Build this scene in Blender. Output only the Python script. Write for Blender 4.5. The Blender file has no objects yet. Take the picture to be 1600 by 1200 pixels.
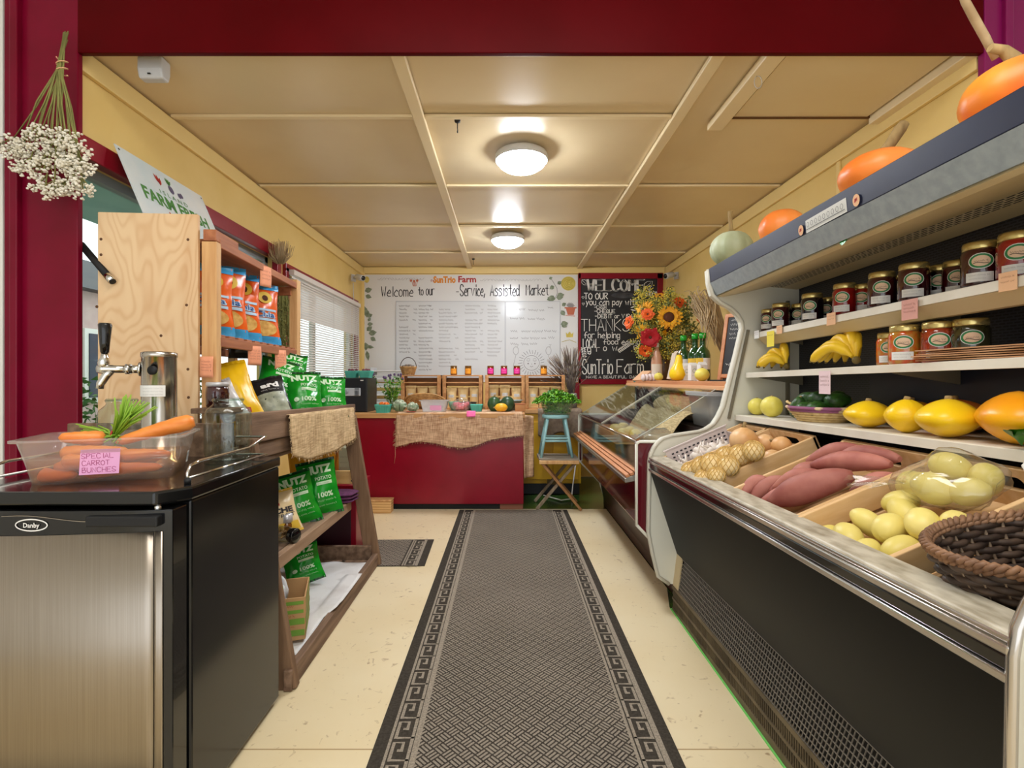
import bpy, bmesh, math, random
from mathutils import Vector, Matrix, Euler, noise

SC = bpy.context.scene
COL = SC.collection
PI = math.pi
RN = random.Random(11)

# ------------------------------------------------------------------ camera, world, exposure
cd = bpy.data.cameras.new('camera')
cam = bpy.data.objects.new('camera', cd)
COL.objects.link(cam)
cam.location = (0, 0, 1.12)
cam.rotation_euler = (PI / 2, 0, 0)
cd.sensor_width = 36
cd.lens = 18
cd.shift_x = 0.005
cd.shift_y = -0.0044
cd.clip_start = 0.02
SC.camera = cam

SC.view_settings.view_transform = 'Standard'
SC.view_settings.look = 'None'
SC.view_settings.gamma = 1
SC.view_settings.use_curve_mapping = False
SC.view_settings.exposure = 0.78

wd = bpy.data.worlds.new('overcast_sky')
SC.world = wd
wd.use_nodes = True
bg = wd.node_tree.nodes['Background']
bg.inputs[0].default_value = (0.93, 0.97, 1.0, 1)
bg.inputs[1].default_value = 1.2
LAMP_STRENGTH = 72.0


def area(name, loc, rot, sx, sy, power, col=(1, 1, 1)):
    l = bpy.data.lights.new(name, 'AREA')
    l.shape = 'RECTANGLE'
    l.size, l.size_y, l.energy, l.color = sx, sy, power, col
    o = bpy.data.objects.new(name, l)
    COL.objects.link(o)
    o.location, o.rotation_euler = loc, rot
    return o


# unseen fill light, added above the viewpoint to brighten the front
area('front_fill_light', (0.0, 0.5, 2.86), (0, 0, 0), 1.6, 1.0, 24, (1, 0.97, 0.92))


# ------------------------------------------------------------------ helpers
def V(*a):
    return Vector(a)


def at(px, py, D):
    """photo pixel at depth D (1600 x 1200 frame) -> world point"""
    return Vector(((px - 792) * D / 800, D, 1.12 - (py - 593) * D / 800))


def lin(c):
    r = []
    for x in c[:3]:
        x = x / 255.0
        r.append(x / 12.92 if x <= 0.04045 else ((x + 0.055) / 1.055) ** 2.4)
    return (r[0], r[1], r[2], 1.0)


MATS = {}


def mat(name, col, col2=None, ns=8.0, st=(1, 1, 1), lo=0.35, hi=0.65, det=4.0, dist=0.0,
        rough=0.5, metal=0.0, bump=0.0, bs=None, rnd=0.0, alpha=1.0, trans=0.0, coat=0.0,
        emit=0.0, spec=0.5, sheen=0.0, wave=None, ior=1.45, sub=0.0):
    if name in MATS:
        return MATS[name]
    m = bpy.data.materials.new(name)
    m.use_nodes = True
    nt = m.node_tree
    b = nt.nodes['Principled BSDF']
    N, L = nt.nodes.new, nt.links.new
    b.inputs['Roughness'].default_value = rough
    b.inputs['Metallic'].default_value = metal
    b.inputs['IOR'].default_value = ior
    b.inputs['Specular IOR Level'].default_value = spec
    b.inputs['Alpha'].default_value = alpha
    b.inputs['Transmission Weight'].default_value = trans
    b.inputs['Coat Weight'].default_value = coat
    if sub:
        b.inputs['Subsurface Weight'].default_value = sub
        b.inputs['Subsurface Radius'].default_value = (0.02, 0.01, 0.005)
        b.inputs['Subsurface Scale'].default_value = 0.5
    if sheen:
        b.inputs['Sheen Weight'].default_value = sheen
    if emit:
        b.inputs['Emission Color'].default_value = lin(col)
        b.inputs['Emission Strength'].default_value = emit
    c1 = lin(col)
    if col2 is None and not rnd and not bump:
        b.inputs['Base Color'].default_value = c1
        MATS[name] = m
        return m
    tc = N('ShaderNodeTexCoord')
    mp = N('ShaderNodeMapping')
    mp.inputs['Scale'].default_value = st
    vec = tc.outputs['Object']
    if rnd:
        oi = N('ShaderNodeObjectInfo')
        ad = N('ShaderNodeVectorMath')
        ad.operation = 'ADD'
        cx = N('ShaderNodeCombineXYZ')
        mm = N('ShaderNodeMath')
        mm.operation = 'MULTIPLY'
        mm.inputs[1].default_value = 7.0
        L(oi.outputs['Random'], mm.inputs[0])
        for k in range(3):
            L(mm.outputs[0], cx.inputs[k])
        L(vec, ad.inputs[0])
        L(cx.outputs[0], ad.inputs[1])
        vec = ad.outputs[0]
    L(vec, mp.inputs[0])
    out = None
    if col2 is not None:
        if wave:
            tx = N('ShaderNodeTexWave')
            tx.bands_direction = wave
            tx.inputs['Scale'].default_value = ns
            tx.inputs['Distortion'].default_value = dist
            tx.inputs['Detail'].default_value = det
            tx.inputs['Detail Scale'].default_value = 1.2
            fo = tx.outputs['Fac']
        else:
            tx = N('ShaderNodeTexNoise')
            tx.inputs['Scale'].default_value = ns
            tx.inputs['Detail'].default_value = det
            tx.inputs['Distortion'].default_value = dist
            fo = tx.outputs['Fac']
        L(mp.outputs[0], tx.inputs['Vector'])
        rp = N('ShaderNodeValToRGB')
        rp.color_ramp.elements[0].position = lo
        rp.color_ramp.elements[1].position = hi
        rp.color_ramp.elements[0].color = c1
        rp.color_ramp.elements[1].color = lin(col2)
        L(fo, rp.inputs[0])
        out = rp.outputs[0]
    if rnd:
        hs = N('ShaderNodeHueSaturation')
        mr = N('ShaderNodeMapRange')
        mr.inputs[3].default_value = 1 - rnd
        mr.inputs[4].default_value = 1 + rnd
        L(oi.outputs['Random'], mr.inputs[0])
        L(mr.outputs[0], hs.inputs['Value'])
        if out is not None:
            L(out, hs.inputs['Color'])
        else:
            hs.inputs['Color'].default_value = c1
        out = hs.outputs[0]
    if out is not None:
        L(out, b.inputs['Base Color'])
    else:
        b.inputs['Base Color'].default_value = c1
    if bump:
        nb = N('ShaderNodeTexNoise')
        nb.inputs['Scale'].default_value = bs or ns
        nb.inputs['Detail'].default_value = 3
        L(mp.outputs[0], nb.inputs['Vector'])
        bp = N('ShaderNodeBump')
        bp.inputs['Strength'].default_value = bump
        bp.inputs['Distance'].default_value = 0.004
        L(nb.outputs['Fac'], bp.inputs['Height'])
        L(bp.outputs[0], b.inputs['Normal'])
    MATS[name] = m
    return m


def clear_mat(name, tint=(255, 255, 255), gloss=0.1, body=0.0, bodycol=(230, 230, 230), rough=0.05):
    """thin clear sheet: transparent + mirror sheen, with an optional milky body"""
    m = bpy.data.materials.new(name)
    m.use_nodes = True
    nt = m.node_tree
    nt.nodes.remove(nt.nodes['Principled BSDF'])
    N, L = nt.nodes.new, nt.links.new
    out = nt.nodes['Material Output']
    t = N('ShaderNodeBsdfTransparent')
    t.inputs[0].default_value = lin(tint)
    g = N('ShaderNodeBsdfGlossy')
    g.inputs['Roughness'].default_value = rough
    last = t.outputs[0]
    if body:
        d = N('ShaderNodeBsdfDiffuse')
        d.inputs[0].default_value = lin(bodycol)
        tl = N('ShaderNodeBsdfTranslucent')
        tl.inputs[0].default_value = lin(bodycol)
        a = N('ShaderNodeAddShader')
        mxx = N('ShaderNodeMixShader')
        mxx.inputs[0].default_value = 0.5
        L(d.outputs[0], mxx.inputs[1])
        L(tl.outputs[0], mxx.inputs[2])
        mx = N('ShaderNodeMixShader')
        mx.inputs[0].default_value = body
        L(last, mx.inputs[1])
        L(mxx.outputs[0], mx.inputs[2])
        last = mx.outputs[0]
    lw0 = N('ShaderNodeLayerWeight')
    lw0.inputs[0].default_value = 0.5
    lw = N('ShaderNodeMath')
    lw.operation = 'POWER'
    lw.inputs[1].default_value = 4.5
    L(lw0.outputs['Facing'], lw.inputs[0])
    ma = N('ShaderNodeMath')
    ma.operation = 'MULTIPLY_ADD'
    ma.inputs[1].default_value = 0.7
    ma.inputs[2].default_value = gloss * 0.3
    ma.use_clamp = True
    L(lw.outputs[0], ma.inputs[0])
    mx2 = N('ShaderNodeMixShader')
    L(ma.outputs[0], mx2.inputs[0])
    L(last, mx2.inputs[1])
    L(g.outputs[0], mx2.inputs[2])
    L(mx2.outputs[0], out.inputs[0])
    MATS[name] = m
    return m


class G:
    """collects primitives; build() links them as ONE mesh object"""

    def __init__(s):
        s.v, s.f, s.mi, s.sm = [], [], [], []

    def add(s, vs, fs, mi=0, sm=False, m=None):
        o = len(s.v)
        for p in vs:
            p = Vector(p)
            s.v.append(m @ p if m is not None else p)
        for f in fs:
            s.f.append([o + i for i in f])
            s.mi.append(mi)
            s.sm.append(sm)
        return s

    def box(s, c, d, mi=0, rot=None, m=None):
        x, y, z = d[0] / 2, d[1] / 2, d[2] / 2
        vs = [V(a * x, b * y, e * z) for a in (-1, 1) for b in (-1, 1) for e in (-1, 1)]
        M = Matrix.Translation(c)
        if rot is not None:
            M = M @ Euler(rot).to_matrix().to_4x4()
        if m is not None:
            M = m @ M
        return s.add(vs, [(0, 1, 3, 2), (4, 6, 7, 5), (0, 4, 5, 1), (2, 3, 7, 6), (0, 2, 6, 4), (1, 5, 7, 3)], mi, False, M)

    def bar(s, p0, p1, w, h, mi=0, up=(0, 0, 1)):
        p0, p1 = Vector(p0), Vector(p1)
        d = (p1 - p0).normalized()
        up = Vector(up)
        sd = d.cross(up).normalized()
        u = sd.cross(d).normalized()
        vs = []
        for p in (p0, p1):
            for a, b in ((-1, -1), (1, -1), (1, 1), (-1, 1)):
                vs.append(p + sd * (a * w / 2) + u * (b * h / 2))
        return s.add(vs, [(0, 3, 2, 1), (4, 5, 6, 7), (0, 1, 5, 4), (1, 2, 6, 5), (2, 3, 7, 6), (3, 0, 4, 7)], mi)

    def tube(s, pts, r, n=8, mi=0, cap=True, closed=False, sm=True):
        pts = [Vector(p) for p in pts]
        k = len(pts)
        rr = r if isinstance(r, (list, tuple)) else [r] * k
        vs, fs = [], []
        t0 = (pts[1] - pts[0]).normalized()
        ref = V(0, 0, 1) if abs(t0.z) < 0.9 else V(1, 0, 0)
        u = t0.cross(ref).normalized()
        for i in range(k):
            a = pts[i - 1] if (i or closed) else pts[i]
            b = pts[(i + 1) % k] if (i < k - 1 or closed) else pts[i]
            t = (b - a).normalized()
            u = (u - t * u.dot(t))
            if u.length < 1e-6:
                u = t.orthogonal()
            u.normalize()
            w = t.cross(u)
            for j in range(n):
                an = 2 * PI * j / n
                vs.append(pts[i] + (u * math.cos(an) + w * math.sin(an)) * rr[i])
        for i in range(k if closed else k - 1):
            for j in range(n):
                a, b = i * n + j, i * n + (j + 1) % n
                c, d = ((i + 1) % k) * n + (j + 1) % n, ((i + 1) % k) * n + j
                fs.append((a, b, c, d))
        s.add(vs, fs, mi, sm)
        if cap and not closed:
            s.add(vs[:n], [tuple(range(n - 1, -1, -1))], mi)
            s.add(vs[-n:], [tuple(range(n))], mi)
        return s

    def lathe(s, prof, n=20, c=(0, 0, 0), mi=0, m=None, sm=True, a0=0.0, a1=2 * PI):
        vs, fs = [], []
        full = abs(a1 - a0 - 2 * PI) < 1e-6
        cols = n if full else n + 1
        for r, z in prof:
            for j in range(cols):
                an = a0 + (a1 - a0) * j / n
                vs.append(V(c[0] + r * math.cos(an), c[1] + r * math.sin(an), c[2] + z))
        for i in range(len(prof) - 1):
            for j in range(n):
                a, b = i * cols + j, i * cols + (j + 1) % cols
                fs.append((a, b, b + cols, a + cols))
        s.add(vs, fs, mi, sm, m)
        if full:
            if prof[0][0] > 1e-5:
                s.add(vs[:cols], [tuple(range(cols - 1, -1, -1))], mi, False, m)
            if prof[-1][0] > 1e-5:
                s.add(vs[-cols:], [tuple(range(cols))], mi, False, m)
        return s

    def prism(s, poly, h0, h1, f, mi=0, sm=False):
        """poly in 2-D, f(a, b, h) -> point"""
        k = len(poly)
        vs = [f(a, b, h0) for a, b in poly] + [f(a, b, h1) for a, b in poly]
        fs = [tuple(range(k - 1, -1, -1)), tuple(range(k, 2 * k))]
        s.add(vs, fs, mi)
        s.add(vs, [(i, (i + 1) % k, k + (i + 1) % k, k + i) for i in range(k)], mi, sm)
        return s

    def grid(s, fn, nu, nv, mi=0, sm=True, m=None, wrap=False):
        cu = nu if wrap else nu + 1
        vs = [fn(i / nu, j / nv) for j in range(nv + 1) for i in range(cu)]
        fs = []
        for j in range(nv):
            for i in range(nu):
                a, b = j * cu + i, j * cu + (i + 1) % cu
                fs.append((a, b, b + cu, a + cu))
        return s.add(vs, fs, mi, sm, m)

    def blob(s, c=(0, 0, 0), r=(1, 1, 1), n=16, k=10, fn=None, mi=0, m=None):
        def f(u, v):
            th, ph = 2 * PI * u, PI * (v - 0.5)
            q = fn(th, ph) if fn else 1.0
            d = V(math.cos(th) * math.cos(ph), math.sin(th) * math.cos(ph), math.sin(ph))
            if isinstance(q, tuple):
                return V(c[0] + d.x * r[0] * q[0], c[1] + d.y * r[1] * q[0], c[2] + d.z * r[2] * q[1])
            return V(c[0] + d.x * r[0] * q, c[1] + d.y * r[1] * q, c[2] + d.z * r[2] * q)
        return s.grid(f, n, k, mi, True, m, wrap=True)

    def build(s, name, mats, par=None, bev=0.0, sub=0, wire=0.0, solid=0.0, fix=True, loc=None, rot=None, seg=2, **props):
        me = bpy.data.meshes.new(name)
        me.from_pydata([tuple(p) for p in s.v], [], s.f)
        if not isinstance(mats, (list, tuple)):
            mats = [mats]
        for m in mats:
            me.materials.append(m)
        me.polygons.foreach_set('material_index', s.mi)
        me.polygons.foreach_set('use_smooth', s.sm)
        bm = bmesh.new()
        bm.from_mesh(me)
        bmesh.ops.remove_doubles(bm, verts=bm.verts, dist=1e-5)
        if fix:
            bmesh.ops.recalc_face_normals(bm, faces=bm.faces)
        bm.to_mesh(me)
        bm.free()
        me.update()
        o = bpy.data.objects.new(name, me)
        COL.objects.link(o)
        if par is not None:
            o.parent = par
        if loc is not None:
            o.location = loc
        if rot is not None:
            o.rotation_euler = rot
        if bev:
            md = o.modifiers.new('bevel', 'BEVEL')
            md.width, md.segments, md.limit_method, md.angle_limit = bev, seg, 'ANGLE', 0.7
        if wire:
            md = o.modifiers.new('wire', 'WIREFRAME')
            md.thickness = wire
        if solid:
            md = o.modifiers.new('solid', 'SOLIDIFY')
            md.thickness = solid
        if sub:
            md = o.modifiers.new('sub', 'SUBSURF')
            md.levels = md.render_levels = sub
        for k_, v_ in props.items():
            o[k_] = v_
        return o


def tag(o, label, cat, group=None, kind=None):
    o['label'], o['category'] = label, cat
    if group:
        o['group'] = group
    if kind:
        o['kind'] = kind
    return o


def thing(name, label, cat, loc=(0, 0, 0), rz=0.0, group=None, rot=None):
    o = bpy.data.objects.new(name, None)
    o.empty_display_size = 0.05
    COL.objects.link(o)
    o.location = loc
    o.rotation_euler = rot if rot is not None else (0, 0, rz)
    return tag(o, label, cat, group)


def dup(o, loc=None, rot=None, label=None, group=None, scale=None, par=None):
    c = o.copy()
    COL.objects.link(c)
    if par is not None:
        c.parent = par
    if loc is not None:
        c.location = loc
    if rot is not None:
        c.rotation_euler = rot
    if scale is not None:
        c.scale = (scale,) * 3 if isinstance(scale, (int, float)) else scale
    if label:
        c['label'] = label
    if group:
        c['group'] = group
    for ch in list(o.children):
        dup(ch, par=c)
    return c


def rm(loc, rx=0, ry=0, rz=0, sc=1):
    return Matrix.Translation(loc) @ Euler((rx, ry, rz)).to_matrix().to_4x4() @ Matrix.Scale(sc, 4)


# ------------------------------------------------------------------ handwriting (single-stroke letters) and print
FONT = {
    'A': '00 26 40|12 32', 'B': '00 06|~06 36 35 23 03|~03 33 42 30 00', 'C': '~45 36 16 04 02 10 30 41',
    'D': '00 06|~06 26 44 42 20 00', 'E': '46 06 00 40|03 33', 'F': '46 06 00|03 33', 'G': '~45 36 16 04 02 10 30 42|42 22',
    'H': '00 06|40 46|03 43', 'I': '20 26', 'J': '~36 32 20 10 01', 'K': '00 06|46 03 40', 'L': '06 00 40',
    'M': '00 06 23 46 40', 'N': '00 06 40 46', 'O': '~26 15 04 02 10 30 42 44 35 26', 'P': '00 06|~06 36 45 34 23 03',
    'Q': '~26 15 04 02 10 30 42 44 35 26|22 40', 'R': '00 06|~06 36 45 34 23 03|13 40', 'S': '~45 36 16 04 13 32 41 30 10 01',
    'T': '06 46|26 20', 'U': '~06 02 10 30 42 46', 'V': '06 20 46', 'W': '06 10 24 30 46', 'X': '00 46|06 40',
    'Y': '06 23 46|23 20', 'Z': '06 46 00 40',
    'a': '~33 24 13 02 01 10 20 31|34 31 30', 'b': '06 00|~03 24 33 31 20 00', 'c': '~33 24 13 02 01 10 30',
    'd': '36 30|~33 14 03 01 10 31', 'e': '~02 32 33 24 13 02 01 10 30', 'f': '~36 26 14 10|03 33',
    'g': '~33 14 03 01 10 31|~34 3a 2b 0a', 'h': '06 00|~03 24 33 30', 'i': '14 10|15 16', 'k': '06 00|34 02 30',
    'l': '16 10', 'm': '04 00|~03 14 23 20|~23 34 43 40', 'n': '04 00|~03 24 33 30', 'o': '~14 03 01 10 20 31 33 24 14',
    'p': '04 0b|~03 24 33 31 20 01', 'r': '04 00|~03 14 34', 's': '~33 24 14 03 22 31 20 00', 't': '~26 21 30|04 34',
    'u': '~04 01 10 20 31|34 30', 'v': '04 20 44', 'w': '04 10 23 30 44', 'y': '04 11|34 0b', 'z': '04 34 00 30',
    '1': '14 26 20', '0': '~26 15 04 02 10 30 42 44 35 26', '2': '~05 16 36 44 00|00 40', '5': '46 06 04|~04 34 42 30 00',
    '%': '00 46|06 16 15 05 06|30 40 41 31 30', '-': '03 33', '.': '10 11', ',': '11 0a', "'": '16 15', '&': '~40 04 16 25 02 10 42',
}


def strokes(txt):
    """list of polylines in units of cap height = 6, and the total advance"""
    out, x = [], 0.0
    for ch in txt:
        if ch == ' ':
            x += 3.0
            continue
        d = FONT.get(ch)
        if d is None:
            x += 3
            continue
        mx = 0
        for st in d.split('|'):
            smooth = st.startswith('~')
            pts = []
            for t in st.strip('~').split():
                yy = {'a': -1, 'b': -2}.get(t[1], None)
                yy = int(t[1]) if yy is None else yy
                pts.append(V(int(t[0]), yy))
                mx = max(mx, int(t[0]))
            if smooth and len(pts) > 2:
                q = []
                for i in range(len(pts) - 1):
                    p0, p1 = pts[max(i - 1, 0)], pts[i]
                    p2, p3 = pts[i + 1], pts[min(i + 2, len(pts) - 1)]
                    for k in range(3):
                        t = k / 3
                        q.append(0.5 * ((2 * p1) + (p2 - p0) * t + (2 * p0 - 5 * p1 + 4 * p2 - p3) * t * t + (3 * p1 - p0 - 3 * p2 + p3) * t ** 3))
                pts = q + [pts[-1]]
            out.append([V(p.x + x, p.y) for p in pts])
        x += mx + 1.25
    return out, x


def ribbon(g, pts, w, f, mi=0, closed=False):
    """flat strip of width w along 2-D points, mapped by f(x, y)"""
    k = len(pts)
    vs = []
    for i in range(k):
        a = pts[(i - 1) % k] if (closed or i) else pts[0]
        b = pts[(i + 1) % k] if (closed or i < k - 1) else pts[-1]
        d = (b - a)
        d = V(1, 0) if d.length < 1e-9 else d.normalized()
        n = V(-d.y, d.x) * (w / 2)
        p = pts[i]
        ex = V(0, 0)
        if not closed and i == 0:
            ex = -d * (w * 0.4)
        if not closed and i == k - 1:
            ex = d * (w * 0.4)
        vs.append(f(p.x + n.x + ex.x, p.y + n.y + ex.y))
        vs.append(f(p.x - n.x + ex.x, p.y - n.y + ex.y))
    fs = [(2 * i, 2 * i + 1, 2 * ((i + 1) % k) + 1, 2 * ((i + 1) % k)) for i in range(k if closed else k - 1)]
    g.add(vs, fs, mi)


def hand(g, txt, x, y, h, f, width=None, sw=0.1, mi=0, jit=0.0, slant=0.0):
    """handwritten line: x, y = left end of the baseline, h = cap height, in the units f takes"""
    st, adv = strokes(txt)
    sx = h / 6.0
    kx = (width / (adv * sx)) if width else 1.0
    for pl in st:
        dy = RN.uniform(-jit, jit) * h
        pts = [V(x + (p.x + slant * p.y) * sx * kx, y + p.y * sx + dy) for p in pl]
        if len(pts) > 1:
            ribbon(g, pts, sw * h, f, mi)


def scribble(g, x, y, w, h, f, mi=0, sw=0.12):
    """illegible small writing"""
    cx = x
    while cx < x + w:
        wl = min(RN.uniform(2.2, 5.0) * h, x + w - cx)
        n = max(3, int(wl / (h * 0.32)))
        pts = [V(cx + wl * i / n, y + (h * RN.uniform(0.0, 0.35) if i % 2 else h * RN.uniform(0.6, 1.0))) for i in range(n + 1)]
        ribbon(g, pts, sw * h, f, mi)
        cx += wl + h * 0.7


def print_text(g, body, x, y, h, f, mi=0, width=None, align='LEFT', bold=0.0, shear=0.0):
    """printed lettering as flat faces mapped by f(x, y)"""
    cu = bpy.data.curves.new('t', 'FONT')
    cu.body = body
    cu.size = 1.0
    cu.offset = bold
    cu.shear = shear
    cu.resolution_u = 2
    ob = bpy.data.objects.new('t', cu)
    COL.objects.link(ob)
    dg = bpy.context.evaluated_depsgraph_get()
    me = bpy.data.meshes.new_from_object(ob.evaluated_get(dg))
    xs = [v.co.x for v in me.vertices]
    x0, x1 = min(xs), max(xs)
    k = h / 0.7
    kx = width / (x1 - x0) if width else k
    ox = {'LEFT': 0, 'CENTER': 0.5, 'RIGHT': 1}[align] * (x1 - x0) * kx
    g.add([f(x + (v.co.x - x0) * kx - ox, y + v.co.y * k) for v in me.vertices], [tuple(p.vertices) for p in me.polygons], mi)
    bpy.data.objects.remove(ob)
    bpy.data.curves.remove(cu)
    bpy.data.meshes.remove(me)


def disc2(g, cx, cy, rx, ry, f, mi=0, n=18):
    g.add([f(cx + rx * math.cos(2 * PI * i / n), cy + ry * math.sin(2 * PI * i / n)) for i in range(n)], [tuple(range(n))], mi)


def ring2(g, cx, cy, rx, ry, w, f, mi=0, n=24):
    ribbon(g, [V(cx + rx * math.cos(2 * PI * i / n), cy + ry * math.sin(2 * PI * i / n)) for i in range(n)], w, f, mi, closed=True)


def leaf2(g, x, y, ln, wd, an, f, mi=0):
    c, s_ = math.cos(an), math.sin(an)
    pts = [(0, 0), (0.3, 0.42), (0.6, 0.4), (1, 0), (0.6, -0.4), (0.3, -0.42)]
    g.add([f(x + (a * ln) * c - b * wd * s_, y + (a * ln) * s_ + b * wd * c) for a, b in pts], [(0, 1, 2, 3, 4, 5)], mi)


# ------------------------------------------------------------------ materials
m_wall = mat('yellow_wall_paint', (232, 202, 128), (226, 194, 116), ns=3, rough=0.55, bump=0.06, bs=60)
m_ceil = mat('cream_ceiling_paint', (228, 208, 168), (222, 200, 158), ns=2, rough=0.28, bump=0.05, bs=8, rnd=0.02)
m_trimY = mat('yellow_trim_paint', (236, 208, 138), rough=0.4)
m_batten = mat('cream_batten_paint', (236, 216, 174), rough=0.35)
m_burg = mat('burgundy_paint', (142, 4, 34), (130, 3, 28), ns=4, rough=0.3, bump=0.08, bs=40)
m_burgpost = mat('burgundy_post_paint', (124, 6, 42), (112, 5, 34), ns=5, spec=0.25, rough=0.3, bump=0.08, bs=30)
m_white = mat('white_paint', (226, 224, 218), rough=0.5)
m_green = mat('green_floor_paint', (52, 84, 28), (38, 66, 24), ns=5, rough=0.25)
m_lamp = mat('lamp_diffuser', (240, 246, 255), emit=LAMP_STRENGTH)
m_ply = mat('plywood', (222, 186, 140), (196, 148, 96), rough=0.6)
m_pine = mat('pine_board', (222, 178, 122), (198, 146, 92), ns=6, st=(6, 6, 0.5), rough=0.6, rnd=0.06)
m_red = mat('reddish_board', (178, 112, 72), (150, 86, 52), ns=6, st=(6, 0.5, 6), rough=0.6, rnd=0.06)
m_old = mat('weathered_board', (138, 110, 88), (98, 74, 56), ns=5, st=(7, 0.6, 7), rough=0.75, rnd=0.08, bump=0.2, bs=30)
m_oldp = mat('weathered_post', (134, 104, 78), (104, 76, 54), ns=5, st=(7, 7, 0.6), rough=0.75, rnd=0.08, bump=0.2, bs=30)
m_crate = mat('crate_wood', (226, 190, 142), (208, 166, 112), ns=5, st=(1, 6, 6), rough=0.6, rnd=0.06)
m_crate2 = mat('display_crate_wood', (206, 152, 98), (176, 118, 68), ns=5, st=(0.7, 6, 6), rough=0.6, rnd=0.08)
m_shelfwood = mat('orange_shelf_wood', (206, 142, 96), (188, 122, 80), ns=5, st=(6, 0.6, 6), rough=0.5)
m_oak = mat('counter_edge_wood', (206, 156, 100), (188, 136, 84), ns=6, st=(0.5, 6, 6), rough=0.45)
m_steel = mat('brushed_steel', (168, 158, 146), (158, 148, 136), ns=6, st=(60, 60, 0.5), rough=0.34, metal=1.0)
m_steel2 = mat('tower_steel', (190, 184, 176), rough=0.2, metal=1.0)
m_chrome = mat('chrome', (214, 212, 208), rough=0.1, metal=1.0)
m_blackgl = mat('black_gloss', (14, 14, 15), rough=0.16, coat=0.3)
m_blackside = mat('black_cabinet_enamel', (14, 14, 15), (20, 20, 20), ns=8, rough=0.17, bump=0.04, bs=6)
m_blackmt = mat('black_matt', (16, 16, 18), rough=0.6)
m_charcoal = mat('charcoal', (38, 38, 42), rough=0.5)
m_ink = mat('marker_ink', (44, 40, 40), rough=0.7)
m_inkfaint = mat('faint_marker_ink', (148, 144, 142), rough=0.7)
m_inkmid = mat('worn_marker_ink', (112, 108, 106), rough=0.7)
m_chalk = mat('chalk', (242, 240, 234), rough=0.9)
m_slate = mat('chalkboard', (30, 30, 33), (44, 44, 46), ns=3, rough=0.55)
m_wboard = mat('whiteboard', (226, 225, 222), rough=0.16)
m_wboard2 = mat('inner_whiteboard', (218, 220, 220), rough=0.14)
m_pw = mat('white_shelf_enamel', (226, 220, 206), (208, 198, 178), ns=7, lo=0.45, hi=0.8, rough=0.4)
m_cream = mat('cream_enamel', (214, 196, 156), (206, 186, 144), ns=4, rough=0.4)
m_endp = mat('white_end_panel', (222, 220, 206), rough=0.35)
m_navy = mat('navy_fascia', (28, 36, 62), (24, 31, 54), ns=6, rough=0.4)
m_greyfas = mat('grey_fascia', (152, 160, 164), (138, 147, 152), ns=40, rough=0.42)
m_ledge = mat('worn_ledge', (196, 188, 170), (148, 138, 118), ns=14, st=(3, 1, 3), lo=0.4, hi=0.7, rough=0.45)
m_rail = mat('rail_metal', (196, 190, 184), rough=0.18, metal=0.9)
m_maroon = mat('maroon_gloss', (92, 8, 26), rough=0.14, coat=0.5)
m_dkmaroon = mat('dark_maroon_gloss', (50, 12, 22), rough=0.35)
m_glass = clear_mat('clear_glass', (244, 250, 248), 0.12)
m_jarglass = clear_mat('jar_glass', (232, 240, 236), 0.25)
m_bagclear = clear_mat('clear_bag', (250, 250, 248), 0.3, body=0.08, rough=0.1)
m_tub = clear_mat('milky_tub_plastic', (248, 244, 240), 0.2, body=0.24, bodycol=(255, 246, 240), rough=0.15)
m_tub2 = clear_mat('frosted_tub_plastic', (240, 240, 242), 0.15, body=0.62, bodycol=(226, 226, 226), rough=0.25)
m_water = clear_mat('cloudy_water', (250, 226, 190), 0.2, body=0.05, bodycol=(240, 206, 160))
m_net = mat('netting', (206, 168, 92), rough=0.6)
m_paper = mat('white_paper', (228, 226, 222), rough=0.7)
m_pink = mat('pink_note', (236, 170, 210), rough=0.7)
m_hotpink = mat('hot_pink_label', (232, 40, 150), rough=0.5)
m_orangelab = mat('orange_label', (246, 158, 40), rough=0.5)
m_peach = mat('peach_note', (238, 160, 122), rough=0.7)
m_tannote = mat('tan_note', (226, 178, 136), rough=0.7)
m_rosenote = mat('rose_note', (214, 158, 146), rough=0.7)
m_ynote = mat('yellow_note', (232, 212, 74), rough=0.7)
m_kraft = mat('kraft_paper', (198, 150, 108), (180, 132, 92), ns=6, rough=0.75)
m_kraft2 = mat('kraft_pouch', (250, 220, 160), (240, 204, 138), ns=5, rough=0.6)
m_foilG = mat('green_foil', (22, 158, 38), (12, 124, 26), ns=9, rough=0.24, bump=0.25, bs=30)
m_foilDG = mat('dark_green_foil', (14, 62, 26), rough=0.25)
m_foilO = mat('orange_foil', (234, 104, 26), (222, 86, 16), ns=9, rough=0.28, bump=0.2, bs=30)
m_foilB = mat('blue_foil', (64, 158, 212), rough=0.28)
m_foilK = mat('black_foil', (26, 26, 28), rough=0.28, bump=0.2, bs=30)
m_foilY = mat('yellow_foil', (234, 188, 22), (222, 172, 12), ns=8, rough=0.3, bump=0.2, bs=25)
m_foilC = mat('cream_foil', (232, 206, 158), rough=0.35)
m_silver = mat('silver_foil', (206, 204, 206), rough=0.3, metal=0.4, bump=0.3, bs=30)
m_lime = mat('pale_green_print', (206, 232, 196), rough=0.5)
m_chip = mat('chip_print', (226, 184, 104), (196, 142, 66), ns=40, rough=0.5)
m_teal = mat('teal_pulp', (84, 176, 156), (70, 160, 142), ns=12, rough=0.6)
m_gold = mat('gold_lid', (206, 186, 120), rough=0.25, metal=0.8)
m_jamR = mat('red_jam', (150, 16, 12), (96, 6, 8), ns=14, rough=0.08, coat=1.0)
m_jamD = mat('dark_red_jam', (64, 8, 14), (38, 4, 10), ns=14, rough=0.08, coat=1.0)
m_jamK = mat('black_jam', (20, 6, 14), rough=0.07, coat=1.0)
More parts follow.
